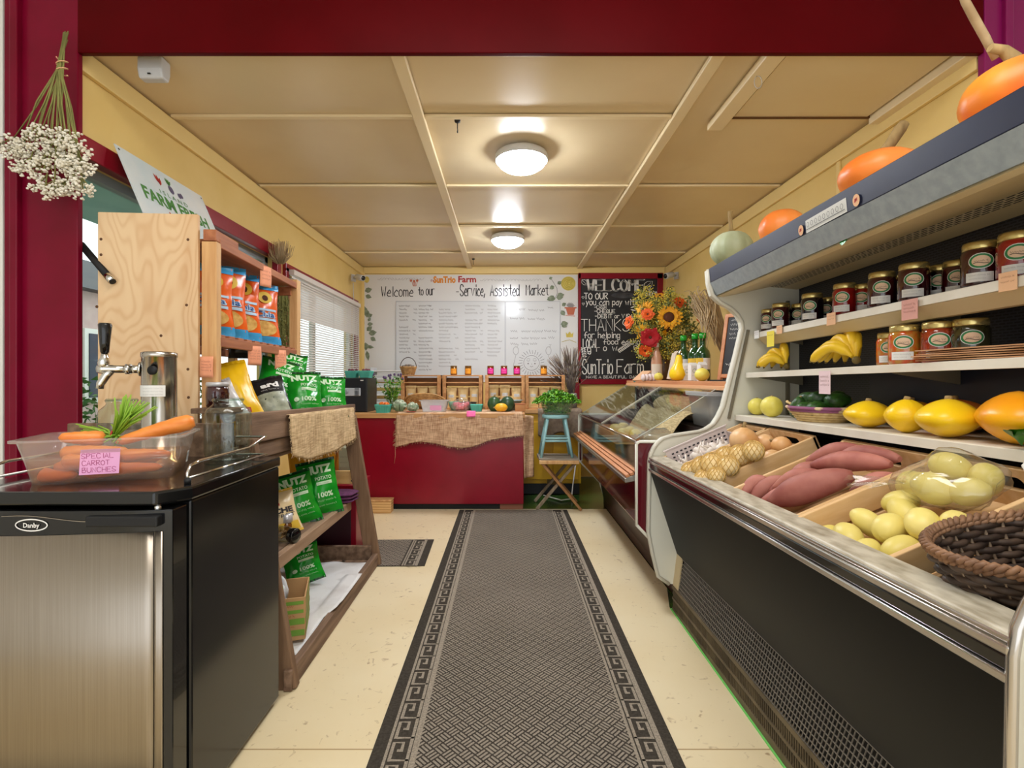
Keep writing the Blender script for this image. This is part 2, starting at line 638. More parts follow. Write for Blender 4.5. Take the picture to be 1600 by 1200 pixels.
m_pickle = mat('pickle_mix', (176, 122, 40), (196, 70, 20), ns=45, lo=0.4, hi=0.6, rough=0.08, coat=1.0)
m_relish = mat('tomato_relish', (158, 52, 20), (110, 30, 12), ns=40, rough=0.08, coat=1.0)
m_amber = mat('amber_preserve', (120, 70, 14), rough=0.08, coat=1.0)
m_labgreen = mat('label_green', (40, 120, 66), rough=0.5)
m_laborange = mat('label_orange', (226, 192, 160), rough=0.5)
m_pump = mat('pumpkin_skin', (236, 112, 28), (244, 146, 66), ns=4, st=(1, 1, 1), rough=0.4, bump=0.08, bs=20)
m_pumpY = mat('pumpkin_skin_yellow', (240, 170, 60), (236, 96, 22), ns=3.2, rough=0.4)
m_ghost = mat('pale_squash_skin', (186, 192, 160), (160, 168, 132), ns=6, rough=0.5)
m_stem = mat('dry_stem', (176, 148, 98), (120, 96, 58), ns=20, st=(1, 1, 0.3), rough=0.8, bump=0.3)
m_ysq = mat('yellow_squash_skin', (244, 206, 22), (240, 192, 30), ns=4, rough=0.32)
m_osq = mat('orange_squash_skin', (236, 146, 14), (244, 184, 24), ns=4, rough=0.32)
m_lemonc = mat('pale_yellow_skin', (236, 224, 112), (222, 206, 86), ns=6, rough=0.4)
m_banana = mat('banana_skin', (236, 196, 42), (222, 178, 34), ns=9, rough=0.45, rnd=0.05)
m_bandark = mat('banana_tip', (104, 88, 40), rough=0.7)
m_avo = mat('avocado_skin', (46, 92, 26), (26, 58, 18), ns=60, rough=0.4, bump=0.35, bs=120, rnd=0.15)
m_sweet = mat('sweet_potato_skin', (188, 122, 108), (152, 84, 76), ns=9, st=(1, 1, 1), rough=0.6, bump=0.2, bs=25, rnd=0.1)
m_potato = mat('yellow_green_skin', (232, 214, 128), (220, 202, 106), ns=6, rough=0.42, rnd=0.05)
m_onion = mat('onion_skin', (216, 160, 98), (232, 190, 140), ns=10, st=(1, 1, 0.3), rough=0.4, rnd=0.06)
m_garlic = mat('garlic_skin', (232, 224, 214), (216, 200, 190), ns=18, st=(1, 1, 0.3), rough=0.5)
m_carrot = mat('carrot_skin', (238, 150, 70), (222, 124, 46), ns=16, st=(1, 1, 3), rough=0.42, sub=0.1)
m_cartop = mat('carrot_stems', (150, 186, 60), (120, 164, 44), ns=12, rough=0.5)
m_wick = mat('pale_wicker', (200, 156, 98), (160, 116, 66), ns=30, rough=0.7)
m_wickdk = mat('dark_wicker', (84, 66, 54), (50, 38, 32), ns=22, rough=0.5, rnd=0.15)
m_wickrim = mat('rim_wicker', (156, 116, 84), (110, 78, 56), ns=22, rough=0.55)
m_herb = mat('herb_leaf', (74, 138, 26), (44, 100, 16), ns=26, rough=0.45)
m_dryg = mat('dry_stalk', (142, 140, 78), (112, 110, 58), ns=10, rough=0.8)
m_yarrow = mat('white_blossom', (240, 236, 222), (216, 206, 184), ns=40, rough=0.8)
m_laven = mat('dried_lavender', (146, 132, 112), (118, 104, 104), ns=30, rough=0.85)
m_petY = mat('yellow_petal', (240, 176, 26), (226, 148, 14), ns=20, rough=0.6)
m_petO = mat('orange_petal', (236, 104, 30), (216, 74, 20), ns=20, rough=0.6)
m_petR = mat('red_petal', (168, 14, 28), rough=0.6)
m_seed = mat('seed_disc', (84, 44, 18), rough=0.8)
m_goldrod = mat('goldenrod', (228, 206, 84), (198, 182, 70), ns=60, rough=0.8)
m_foliage = mat('bouquet_foliage', (120, 128, 66), (92, 102, 52), ns=20, rough=0.7)
m_grass = mat('pale_grass_plume', (196, 172, 134), (170, 144, 108), ns=14, rough=0.8)
m_bottleg = mat('green_bottle', (8, 62, 24), rough=0.08, coat=0.8)
m_label_y = mat('yellow_label', (226, 186, 62), rough=0.6)
m_beigebox = mat('beige_carton', (214, 198, 178), rough=0.7)
m_bluest = mat('blue_stool_paint', (160, 206, 208), (146, 192, 196), ns=9, rough=0.5)
m_yellowcab = mat('yellow_cabinet_paint', (206, 158, 16), (196, 148, 12), ns=3, rough=0.4)
m_purple = mat('purple_terry', (104, 54, 92), (84, 40, 74), ns=60, rough=0.95, bump=0.6, bs=150)
m_blind = mat('blind_slat', (222, 214, 206), rough=0.45)
m_jug = mat('jug_plastic', (226, 228, 230), rough=0.4, sub=0.2)
m_sheet = mat('white_liner', (224, 222, 220), (196, 190, 186), ns=7, lo=0.5, hi=0.8, rough=0.5)
m_carton = mat('carton_board', (196, 154, 104), rough=0.75)
m_ltgreen = mat('carton_green', (120, 164, 62), rough=0.7)
m_cau = mat('cauliflower_curd', (196, 202, 178), (150, 166, 136), ns=20, rough=0.7)
m_radish = mat('pink_radish', (206, 70, 92), (226, 160, 164), ns=18, rough=0.5)
m_melon = mat('green_squash_skin', (40, 74, 38), (78, 104, 62), ns=9, lo=0.5, hi=0.85, rough=0.35)
m_tom = mat('cherry_tomato', (232, 112, 34), rough=0.3)
m_berry = mat('berry', (110, 44, 60), rough=0.4)
m_greybowl = mat('grey_enamel', (150, 162, 162), rough=0.35)
m_rubber = mat('rubber', (34, 34, 36), rough=0.8)
m_cable = mat('white_cable', (206, 200, 190), rough=0.5)
m_lightgray = mat('light_grey_plastic', (202, 202, 202), rough=0.35)
m_lawn = mat('lawn', (92, 128, 58), (70, 104, 44), ns=9, rough=0.9)
m_hedge = mat('shrub_leaf', (86, 122, 62), (54, 90, 42), ns=12, rough=0.8)
m_porch = mat('porch_soffit', (142, 178, 176), (128, 166, 166), ns=4, rough=0.6)
m_redtext = mat('red_print', (176, 48, 40), rough=0.6)
m_greenprint = mat('green_print', (74, 132, 62), rough=0.6)
m_orangeprint = mat('orange_print', (226, 140, 34), rough=0.6)
m_leafprint = mat('drawn_leaf', (112, 124, 100), (146, 156, 132), ns=30, rough=0.8)
m_yellowprint = mat('yellow_crayon', (222, 204, 110), (206, 182, 80), ns=20, rough=0.8)
m_terraprint = mat('terracotta_crayon', (196, 112, 84), rough=0.8)
m_tape = mat('green_tape', (112, 200, 96), rough=0.5)


def m_burlap_mk(name, c1, c2):
    m = bpy.data.materials.new(name)
    m.use_nodes = True
    nt = m.node_tree
    b = nt.nodes['Principled BSDF']
    N, L = nt.nodes.new, nt.links.new
    tc = N('ShaderNodeTexCoord')
    outs = []
    for sc_ in ((14, 14, 170), (170, 170, 14), (7, 7, 7)):
        mp = N('ShaderNodeMapping')
        mp.inputs['Scale'].default_value = sc_
        L(tc.outputs['Object'], mp.inputs[0])
        nz = N('ShaderNodeTexNoise')
        nz.inputs['Scale'].default_value = 1.0
        nz.inputs['Detail'].default_value = 3
        L(mp.outputs[0], nz.inputs['Vector'])
        outs.append(nz.outputs['Fac'])
    a = N('ShaderNodeMath')
    L(outs[0], a.inputs[0])
    L(outs[1], a.inputs[1])
    a2 = N('ShaderNodeMath')
    a2.operation = 'MULTIPLY_ADD'
    a2.inputs[1].default_value = 0.5
    L(outs[2], a2.inputs[0])
    L(a.outputs[0], a2.inputs[2])
    rp = N('ShaderNodeValToRGB')
    rp.color_ramp.elements[0].position = 0.95
    rp.color_ramp.elements[1].position = 1.0
    mr = N('ShaderNodeMapRange')
    mr.inputs[1].default_value = 0.85
    mr.inputs[2].default_value = 1.65
    L(a2.outputs[0], mr.inputs[0])
    rp.color_ramp.elements[0].position = 0.15
    rp.color_ramp.elements[1].position = 0.85
    rp.color_ramp.elements[0].color = lin(c2)
    rp.color_ramp.elements[1].color = lin(c1)
    L(mr.outputs[0], rp.inputs[0])
    L(rp.outputs[0], b.inputs['Base Color'])
    b.inputs['Roughness'].default_value = 0.95
    b.inputs['Specular IOR Level'].default_value = 0.1
    bp = N('ShaderNodeBump')
    bp.inputs['Strength'].default_value = 0.5
    bp.inputs['Distance'].default_value = 0.0015
    L(a.outputs[0], bp.inputs['Height'])
    L(bp.outputs[0], b.inputs['Normal'])
    MATS[name] = m
    return m


m_burlap = m_burlap_mk('burlap', (228, 192, 156), (160, 118, 88))
m_burlap2 = m_burlap_mk('pale_burlap', (226, 198, 156), (166, 136, 98))


def nodes_of(name, rough=0.8):
    m = bpy.data.materials.new(name)
    m.use_nodes = True
    nt = m.node_tree
    b = nt.nodes['Principled BSDF']
    b.inputs['Roughness'].default_value = rough

    def mth(op, a, b_=None, c=None):
        n = nt.nodes.new('ShaderNodeMath')
        n.operation = op
        for i, x in enumerate((a, b_, c)):
            if x is None:
                continue
            if isinstance(x, (int, float)):
                n.inputs[i].default_value = x
            else:
                nt.links.new(x, n.inputs[i])
        return n.outputs[0]
    tc = nt.nodes.new('ShaderNodeTexCoord')
    sp = nt.nodes.new('ShaderNodeSeparateXYZ')
    nt.links.new(tc.outputs['Object'], sp.inputs[0])
    return m, nt, b, mth, tc, sp


def ramp(nt, fac, c1, c2, p1=0.0, p2=1.0):
    r = nt.nodes.new('ShaderNodeValToRGB')
    r.color_ramp.elements[0].position = p1
    r.color_ramp.elements[1].position = p2
    r.color_ramp.elements[0].color = lin(c1)
    r.color_ramp.elements[1].color = lin(c2)
    nt.links.new(fac, r.inputs[0])
    return r.outputs[0]


def rug_mat():
    m, nt, b, mth, tc, sp = nodes_of('rug_weave', 0.95)
    b.inputs['Specular IOR Level'].default_value = 0.1
    k = 0.7071 / 0.036
    u = mth('ADD', mth('MULTIPLY', sp.outputs[0], k), mth('MULTIPLY', sp.outputs[1], k))
    v = mth('SUBTRACT', mth('MULTIPLY', sp.outputs[0], k), mth('MULTIPLY', sp.outputs[1], k))
    par = mth('FLOORED_MODULO', mth('ADD', mth('FLOOR', u), mth('FLOOR', v)), 2)
    fu, fv = mth('FRACT', mth('MULTIPLY', u, 3)), mth('FRACT', mth('MULTIPLY', v, 3))
    gu, gv = mth('FRACT', u), mth('FRACT', v)
    # stripe coordinate and cross coordinate per parity
    s = mth('ADD', mth('MULTIPLY', fu, par), mth('MULTIPLY', fv, mth('SUBTRACT', 1, par)))
    t = mth('ADD', mth('MULTIPLY', gv, par), mth('MULTIPLY', gu, mth('SUBTRACT', 1, par)))
    on = mth('MULTIPLY', mth('GREATER_THAN', s, 0.42), mth('GREATER_THAN', t, 0.14))
    nz = nt.nodes.new('ShaderNodeTexNoise')
    nz.inputs['Scale'].default_value = 220
    nt.links.new(tc.outputs['Object'], nz.inputs['Vector'])
    nz2 = nt.nodes.new('ShaderNodeTexNoise')
    nz2.inputs['Scale'].default_value = 2.5
    nt.links.new(tc.outputs['Object'], nz2.inputs['Vector'])
    f = mth('ADD', mth('MULTIPLY', on, 0.62), mth('MULTIPLY', mth('SUBTRACT', nz.outputs['Fac'], 0.5), 0.7))
    f = mth('ADD', f, mth('MULTIPLY', mth('SUBTRACT', nz2.outputs['Fac'], 0.5), 0.25))
    nt.links.new(ramp(nt, f, (58, 52, 46), (168, 156, 140), 0.0, 0.9), b.inputs['Base Color'])
    bp = nt.nodes.new('ShaderNodeBump')
    bp.inputs['Strength'].default_value = 0.5
    bp.inputs['Distance'].default_value = 0.002
    nt.links.new(f, bp.inputs['Height'])
    nt.links.new(bp.outputs[0], b.inputs['Normal'])
    return m


def perf_mat(name, hole, metal_, sx, sy, mortar, rough=0.5, a=1, c=2):
    m, nt, b, mth, tc, sp = nodes_of(name, rough)
    cb = nt.nodes.new('ShaderNodeCombineXYZ')
    nt.links.new(sp.outputs[a], cb.inputs[0])
    nt.links.new(sp.outputs[c], cb.inputs[1])
    br = nt.nodes.new('ShaderNodeTexBrick')
    br.inputs['Color1'].default_value = lin(hole)
    br.inputs['Color2'].default_value = lin(hole)
    br.inputs['Mortar'].default_value = lin(metal_)
    br.inputs['Scale'].default_value = 1.0
    br.inputs['Brick Width'].default_value = sx
    br.inputs['Row Height'].default_value = sy
    br.inputs['Mortar Size'].default_value = mortar
    br.inputs['Mortar Smooth'].default_value = 0.0
    nt.links.new(cb.outputs[0], br.inputs['Vector'])
    nt.links.new(br.outputs['Color'], b.inputs['Base Color'])
    return m


def floor_mat():
    m, nt, b, mth, tc, sp = nodes_of('cream_floor', 0.34)
    n1 = nt.nodes.new('ShaderNodeTexNoise')
    n1.inputs['Scale'].default_value = 1.6
    n1.inputs['Detail'].default_value = 5
    n2 = nt.nodes.new('ShaderNodeTexNoise')
    n2.inputs['Scale'].default_value = 24
    n2.inputs['Detail'].default_value = 6
    n2.inputs['Distortion'].default_value = 1.2
    for n in (n1, n2):
        nt.links.new(tc.outputs['Object'], n.inputs['Vector'])
    base = ramp(nt, n1.outputs['Fac'], (232, 216, 180), (222, 202, 160), 0.35, 0.7)
    sc = ramp(nt, n2.outputs['Fac'], (255, 255, 255), (150, 118, 82), 0.63, 0.76)
    mx = nt.nodes.new('ShaderNodeMix')
    mx.data_type = 'RGBA'
    mx.blend_type = 'MULTIPLY'
    mx.inputs['Factor'].default_value = 0.8
    nt.links.new(base, mx.inputs['A'])
    nt.links.new(sc, mx.inputs['B'])
    nt.links.new(mx.outputs['Result'], b.inputs['Base Color'])
    return m


def ply_mat():
    m, nt, b, mth, tc, sp = nodes_of('plywood_grain', 0.6)
    mp = nt.nodes.new('ShaderNodeMapping')
    mp.inputs['Scale'].default_value = (5.0, 5.0, 1.5)
    nt.links.new(tc.outputs['Object'], mp.inputs[0])
    n1 = nt.nodes.new('ShaderNodeTexNoise')
    n1.inputs['Scale'].default_value = 0.9
    n1.inputs['Detail'].default_value = 2.2
    n1.inputs['Roughness'].default_value = 0.4
    nt.links.new(mp.outputs[0], n1.inputs['Vector'])
    sw_ = mth('SINE', mth('MULTIPLY', n1.outputs['Fac'], 85.0))
    ln = mth('POWER', mth('ABSOLUTE', sw_), 5.0)
    mp2 = nt.nodes.new('ShaderNodeMapping')
    mp2.inputs['Scale'].default_value = (5.5, 5.5, 0.5)
    nt.links.new(tc.outputs['Object'], mp2.inputs[0])
    n2 = nt.nodes.new('ShaderNodeTexNoise')
    n2.inputs['Scale'].default_value = 1.0
    n2.inputs['Detail'].default_value = 3
    nt.links.new(mp2.outputs[0], n2.inputs['Vector'])
    f = mth('ADD', mth('MULTIPLY', ln, 0.28), mth('MULTIPLY', mth('SUBTRACT', n2.outputs['Fac'], 0.4), 1.7))
    nt.links.new(ramp(nt, f, (226, 194, 152), (190, 134, 82), 0.0, 1.0), b.inputs['Base Color'])
    return m


m_ply = ply_mat()
m_rug = rug_mat()
m_rugdk = mat('rug_border_dark', (72, 66, 58), (58, 53, 47), ns=120, rough=0.95, spec=0.1)
m_ruglt = mat('rug_border_light', (162, 150, 134), (132, 122, 108), ns=160, rough=0.95, spec=0.1)
m_floor = floor_mat()
m_perf = perf_mat('perforated_black', (4, 4, 5), (46, 46, 54), 0.022, 0.0085, 0.0022)
m_perfc = perf_mat('perforated_cream', (16, 14, 12), (214, 200, 170), 0.03, 0.012, 0.0028, a=1, c=0)

# ------------------------------------------------------------------ the room
XL, XR, YB, ZC = -1.67, 1.84, 5.9, 2.395
ZW = ZC + 0.05


def struct(g, name, mats, par=None, **k):
    o = g.build(name, mats, par, **k)
    if par is None:
        o['kind'] = 'structure'
    return o


fl = struct(G().box((0.2, 1.7, -0.054), (6.2, 8.6, 0.1)), 'floor', m_green)
G().prism([(-2.8, -2.6), (2.4, -2.6), (2.4, 1.0), (0.80, 1.0), (0.80, 2.52), (0.86, 2.75), (0.86, 4.43), (-1.67, 4.43), (-1.67, 1.96), (-2.8, 1.96)],
          -0.004, 0.0, lambda a, b, h: V(a, b, h)).build('vinyl_sheet', m_floor, fl)
G().box((-0.05, 1.55, 0.0004), (1.7, 0.004, 0.0008)).build('seam', mat('floor_seam', (176, 150, 108)), fl)
G().bar((0.803, 0.9, 0.002), (0.803, 2.5, 0.002), 0.012, 0.004).build('edge_tape', m_tape, fl)

# side walls
w1a, w1b, w1z0, w1z1 = 2.012, 3.66, 0.86, 1.99      # first window in the left wall
w2a, w2b, w2z0, w2z1 = 3.86, 5.62, 0.80, 1.93      # second window
g = G()
T = 0.12
for y0, y1, z0, z1 in ((1.976, w1a, 0, ZW), (w1b, w2a, 0, ZW), (w2b, YB, 0, ZW), (w1a, w1b, 0, w1z0), (w1a, w1b, w1z1, ZW), (w2a, w2b, 0, w2z0), (w2a, w2b, w2z1, ZW)):
    g.box((XL - T / 2, (y0 + y1) / 2, (z0 + z1) / 2), (T, y1 - y0, z1 - z0))
struct(g, 'wall_left', m_wall)
struct(G().box((XR + 0.06, (1.981 + YB) / 2, ZW / 2), (0.12, YB - 1.981, ZW)), 'wall_right', m_wall)
struct(G().box((0.085, YB + 0.06, ZW / 2), (XR - XL + 0.24, 0.12, ZW)), 'wall_back', m_wall)

# ceiling: slab, panels, battens
ce = struct(G().box((0.085, 3.95, ZC + 0.09), (3.75, 3.95, 0.1)), 'ceiling', m_ceil)
xs = [XL, -0.43, 0.834, XR]
ys = [1.975, 2.512, 3.41, 4.305, 5.2, YB]
for i in range(3):
    for j in range(5):
        cx, cy = (xs[i] + xs[i + 1]) / 2, (ys[j] + ys[j + 1]) / 2
        G().box((0, 0, 0), (xs[i + 1] - xs[i] - 0.006, ys[j + 1] - ys[j] - 0.006, 0.012)).build('ceiling_panel', m_ceil, ce, loc=(cx, cy, ZC + 0.028 + 0.004 * ((i + j) % 2)))
for x in (xs[1], xs[2]):
    G().box((0, 0, 0), (0.055, YB - 2.0, 0.024)).build('batten', m_batten, ce, bev=0.004, loc=(x, (2.0 + YB) / 2, ZC + 0.006))
for j in range(1, 5):
    for i in range(3):
        if j == 1 and i == 2:
            continue
        G().box((0, 0, 0), (xs[i + 1] - xs[i] - 0.056, 0.03, 0.014)).build('batten', m_batten, ce, bev=0.003, loc=((xs[i] + xs[i + 1]) / 2, ys[j], ZC + 0.014))
G().box((1.05, 2.285, ZC + 0.0), (0.075, 0.61, 0.034)).build('hatch_rail', m_batten, ce, bev=0.004)
G().box((1.435, 2.25, ZC + 0.016), (0.65, 0.5, 0.016)).build('hatch_panel', m_ceil, ce)
G().box((1.80, 2.245, ZC - 0.004), (0.055, 0.53, 0.045)).build('hatch_rail', m_batten, ce, bev=0.004)
G().box((1.435, 2.506, ZC + 0.012), (0.68, 0.012, 0.02)).build('hatch_gap_shade', mat('hatch_shade_brown', (96, 58, 20)), ce)  # solid strip, its dark colour stands in for shade in the recess

# trims along the tops of the walls
struct(G().box((XL + 0.011, 3.94, ZC - 0.03), (0.022, 3.91, 0.085)), 'trim_1', m_trimY, bev=0.004)
struct(G().box((XR - 0.011, 3.94, ZC - 0.03), (0.022, 3.91, 0.085)), 'trim_2', m_trimY, bev=0.004)
struct(G().box((0.085, YB - 0.011, ZC - 0.022), (3.46, 0.022, 0.07)), 'trim_3', m_trimY, bev=0.004)
struct(G().box((XL + 0.008, YB - 0.012, 1.2), (0.05, 0.024, 2.3)), 'trim_4', m_trimY, bev=0.003)
struct(G().box((XR - 0.006, 2.83, 2.25), (0.012, 0.03, 0.24)), 'trim_5', m_trimY, bev=0.003)
struct(G().box((0.80, YB - 0.03, 0.98), (0.06, 0.05, 0.2)), 'trim_6', m_burg, bev=0.003)

# header beam and posts of the opening
struct(G().box((0.0905, 1.9625, 2.68), (3.455, 0.025, 0.63)), 'wall_header', mat('header_shaded_paint', (84, 1, 7), (76, 0, 4), ns=3, rough=0.4, spec=0.08, bump=0.06, bs=30), bev=0.004)  # darker copy of the burgundy: the header's shade is put into its colour
g = G()
g.box((-1.775, 1.9625, 1.48), (0.281, 0.025, 2.96)).box((-1.86, 1.940, 1.48), (0.03, 0.026, 2.96))
struct(g, 'trim_7', m_burgpost, bev=0.004)
g = G()
g.box((1.9445, 1.965, 1.48), (0.25, 0.03, 2.96)).box((1.90, 1.942, 1.48), (0.03, 0.02, 2.96))
struct(g, 'trim_8', mat('plum_post_paint', (134, 14, 84), rough=0.35), bev=0.004)
# the front room around the viewpoint
struct(G().box((-2.37, 2.0, 1.5), (0.9, 0.1, 3.0)), 'wall_front_left', m_white)
struct(G().box((2.5, 2.0, 1.5), (0.85, 0.1, 3.0)), 'wall_front_right', m_white)
struct(G().box((-2.86, -0.3, 1.5), (0.1, 4.6, 3.0)), 'wall_side_left', m_white)
struct(G().box((2.45, -0.3, 1.5), (0.1, 4.6, 3.0)), 'wall_side_right', m_white)
struct(G().box((-0.2, -0.3, 3.03), (5.4, 4.7, 0.1)), 'ceiling_front', m_white)

# first window, left wall
wn = struct(G().box((XL + 0.012, (w1a + w1b) / 2 - 0.02, w1z1 + 0.035), (0.05, w1b - w1a + 0.2, 0.085)).box((XL + 0.012, w1b + 0.03, 1.42), (0.04, 0.07, 1.2)).box((XL + 0.02, (w1a + w1b) / 2, w1z0 - 0.02), (0.08, w1b - w1a + 0.12, 0.05)), 'window_1', m_burg, bev=0.004)
g = G()
for y in (w1a + 0.008, (w1a + w1b) / 2 - 0.3, w1b - 0.02):
    g.box((XL - 0.06, y, (w1z0 + w1z1) / 2), (0.04, 0.04, w1z1 - w1z0))
for z in (w1z0 + 0.02, w1z1 - 0.02):
    g.box((XL - 0.06, (w1a + w1b) / 2, z), (0.04, w1b - w1a, 0.04))
g.build('window_frame', mat('window_frame_grey', (150, 156, 160), rough=0.4), wn, bev=0.004)
G().box((XL - 0.06, (w1a + w1b) / 2, (w1z0 + w1z1) / 2), (0.006, w1b - w1a - 0.06, w1z1 - w1z0 - 0.06)).build('pane', m_glass, wn)
# second window with its frame
wn = struct(G().box((XL + 0.008, w2b + 0.02, 1.36), (0.04, 0.07, 1.2)).box((XL + 0.008, w2a - 0.02, 1.36), (0.04, 0.06, 1.2)).box((XL + 0.008, (w2a + w2b) / 2, w2z1 + 0.03), (0.04, w2b - w2a + 0.1, 0.06)), 'window_2', m_burg, bev=0.004)
g = G()
for y in (w2a + 0.02, 4.55, w2b - 0.02):
    g.box((XL - 0.06, y, (w2z0 + w2z1) / 2), (0.04, 0.06, w2z1 - w2z0))
for z in (w2z0 + 0.02, w2z1 - 0.02):
    g.box((XL - 0.06, (w2a + w2b) / 2, z), (0.04, w2b - w2a, 0.04))
g.build('window_frame', m_white, wn, bev=0.004)
G().box((XL - 0.06, (w2a + w2b) / 2, (w2z0 + w2z1) / 2), (0.006, w2b - w2a - 0.06, w2z1 - w2z0 - 0.06)).build('pane', m_glass, wn)

# outside the windows
o = G().box((-5.3, 3.6, -0.36), (6.8, 9, 0.1)).build('ground_outside', m_lawn)
o['kind'] = 'structure'
o = G().box((-2.5, 3.6, 2.36), (1.38, 3.0, 0.06)).build('porch_roof', m_porch)
o['kind'] = 'structure'
for k, (x, y, r, lb) in enumerate(((-3.6, 4.6, 0.62, 'green shrub outside the first window'), (-3.9, 6.6, 0.7, 'green shrub outside the window with the blind'))):
    t = thing('shrub', lb, 'shrub', (x, y, -0.31))
    g = G()
    for i in range(900):
        th, ph = RN.uniform(0, 2 * PI), math.asin(RN.uniform(-0.9, 1))
        q = r * RN.uniform(0.6, 1.05)
        c = V(q * math.cos(th) * math.cos(ph), q * math.sin(th) * math.cos(ph), 0.75 + q * 1.15 * math.sin(ph))
        M = rm(c, RN.uniform(0, 3), RN.uniform(0, 3), RN.uniform(0, 3))
        g.add([V(-0.02, 0, 0), V(0, -0.05, 0.01), V(0.02, 0, 0), V(0, 0.05, 0.01)], [(0, 1, 2, 3)], 0, False, M)
    g.build('foliage', m_hedge, t, fix=False, kind='stuff')
    G().tube([(0, 0, 0), (0.02, 0, 0.4), (0, 0.02, 0.9)], [0.05, 0.04, 0.02]).build('stem', m_stem, t)

# low outbuilding seen through the blind
t = thing('outbuilding', 'pale mauve outbuilding seen through the slats of the far left blind', 'building', (-5.9, 6.2, -0.31))
G().box((0, 0, 1.25), (1.6, 4.4, 2.5)).build('wall', mat('mauve_siding', (206, 182, 176), (192, 166, 162), ns=5, rough=0.8), t)
G().prism([(-1.0, 2.5), (1.0, 2.5), (0, 3.1)], -2.35, 2.35, lambda a, b, h: V(a, h, b)).build('roof', m_charcoal, t)
for y in (-1.2, 0.3, 1.6):
    w_ = G().box((0.81, y, 1.6), (0.04, 0.7, 0.9)).build('window_frame', m_white, t)
    G().box((0.825, y, 1.6), (0.03, 0.58, 0.78)).build('pane', m_navy, w_)

# blind on the second window
t = thing('venetian_blind', 'white horizontal slat blind half closed over the far left window', 'blind', (XL + 0.045, w2a, w2z0))
bw = w2b - w2a
G().box((0, bw / 2, w2z1 - w2z0 + 0.0), (0.045, bw, 0.04)).build('head_rail', m_blind, t, bev=0.003)
top = w2z1 - w2z0 - 0.03
sl0 = G()
sl0.grid(lambda u, v: V(0.0125 * (2 * v - 1), bw * u, 0.0025 * math.sin(PI * v)), 1, 4)
first = None
nsl = 44
for i in range(nsl):
    z = top - 0.0055 - i * 0.0205
    tilt = 1.15 if i < 15 else 0.6
    if z < 0.04:
        break
    if first is None:
        first = sl0.build('slat', m_blind, t, loc=(0, 0, z), rot=(0, tilt, 0))
    else:
        c = dup(first, par=t, loc=(0, 0, z), rot=(0, tilt, 0))
for y in (0.15, 0.9, bw - 0.15):
    G().tube([(0.016, y, top), (0.016, y, 0.03)], 0.0016, 5).build('ladder_cord', m_cable, t)
G().tube([(0.03, bw - 0.1, top), (0.035, bw - 0.12, 0.4), (0.03, bw - 0.1, 0.12)], 0.003, 6).build('pull_cord', m_cable, t)
G().box((0, bw / 2, 0.03), (0.026, bw, 0.016)).build('bottom_rail', m_blind, t, bev=0.002)

# ceiling lamps
for k, (x, y, lb) in enumerate(((0.083, 2.9, 'round white ceiling light, the nearer and larger looking one'), (0.006, 4.57, 'round white ceiling light nearer the whiteboard wall'))):
    t = thing('ceiling_light', lb, 'ceiling light', (x, y, ZC + 0.012 - 0.006), 0, 'round ceiling lights')
    G().lathe([(0.0, 0.0), (0.135, 0.0), (0.146, -0.008), (0.150, -0.02), (0.150, -0.042), (0.146, -0.046), (0.142, -0.044), (0.140, -0.03)], 32).build('base_ring', m_lightgray, t)
    G().lathe([(0.140, -0.034), (0.140, -0.042), (0.137, -0.052), (0.126, -0.068), (0.1, -0.086), (0.06, -0.1), (0.02, -0.105), (0.0, -0.1055)], 32).build('diffuser', m_lamp, t)

# hooks and devices overhead
def hook(x, y, lb):
    t = thing('ceiling_hook', lb, 'hook', (x, y, ZC))
    G().lathe([(0.016, 0.022), (0.014, 0.012), (0.0, 0.010)], 12).build('plate', m_blackmt, t)
    pts = [V(0, 0, 0.015), V(0, 0, -0.02)] + [V(0, 0.01 * math.sin(a) , -0.03 + 0.01 * math.cos(a)) for a in [0.4 * i for i in range(1, 11)]]
    G().tube(pts, 0.0028, 6).build('hook', m_blackmt, t)


hook(-0.247, 2.56, 'black ceiling hook in front of the nearer round light')
hook(-0.36, 5.5, 'black ceiling hook just above the whiteboard heading')
t = thing('wire_ring', 'small thin wire ring hanging from the pale ceiling rail', 'ring', (1.04, 2.12, ZC - 0.018))
G().tube([V(0.016 * math.sin(a), 0, -0.026 + 0.026 * math.cos(a)) for a in [0.5 * i for i in range(13)]], 0.0018, 5).build('ring', m_cable, t)
t = thing('motion_detector', 'white plastic detector on the ceiling beside the burgundy beam', 'detector', (-1.43, 2.045, ZC + 0.02))
G().prism([(-0.03, 0), (0.03, 0), (0.03, -0.05), (0.02, -0.085), (-0.02, -0.085), (-0.03, -0.05)], -0.05, 0.05, lambda a, b, h: V(h, 0.03 + a, b)).build('housing', m_lightgray, t, bev=0.008)
G().box((0.0, 0.0, -0.072), (0.012, 0.004, 0.004)).build('slot', m_blackmt, t)


def camera_dev(name, loc, rz, lb):
    t = thing(name, lb, 'camera', loc, rz)
    G().box((0, 0.0, 0), (0.055, 0.02, 0.075)).build('wall_plate', m_lightgray, t, bev=0.004)
    G().tube([(0, -0.01, 0), (0, -0.05, 0.012), (0, -0.085, 0.0)], 0.01, 8).build('arm', m_lightgray, t)
    M = rm((0, -0.12, -0.01), PI / 2 + 0.25, 0, 0)
    G().lathe([(0.0, -0.06), (0.028, -0.06), (0.032, -0.05), (0.032, 0.05), (0.026, 0.056)], 18, m=M).build('housing', m_lightgray, t)
    G().lathe([(0.025, 0.050), (0.024, 0.060), (0.0, 0.064)], 16, m=M).build('lens', m_blackgl, t)


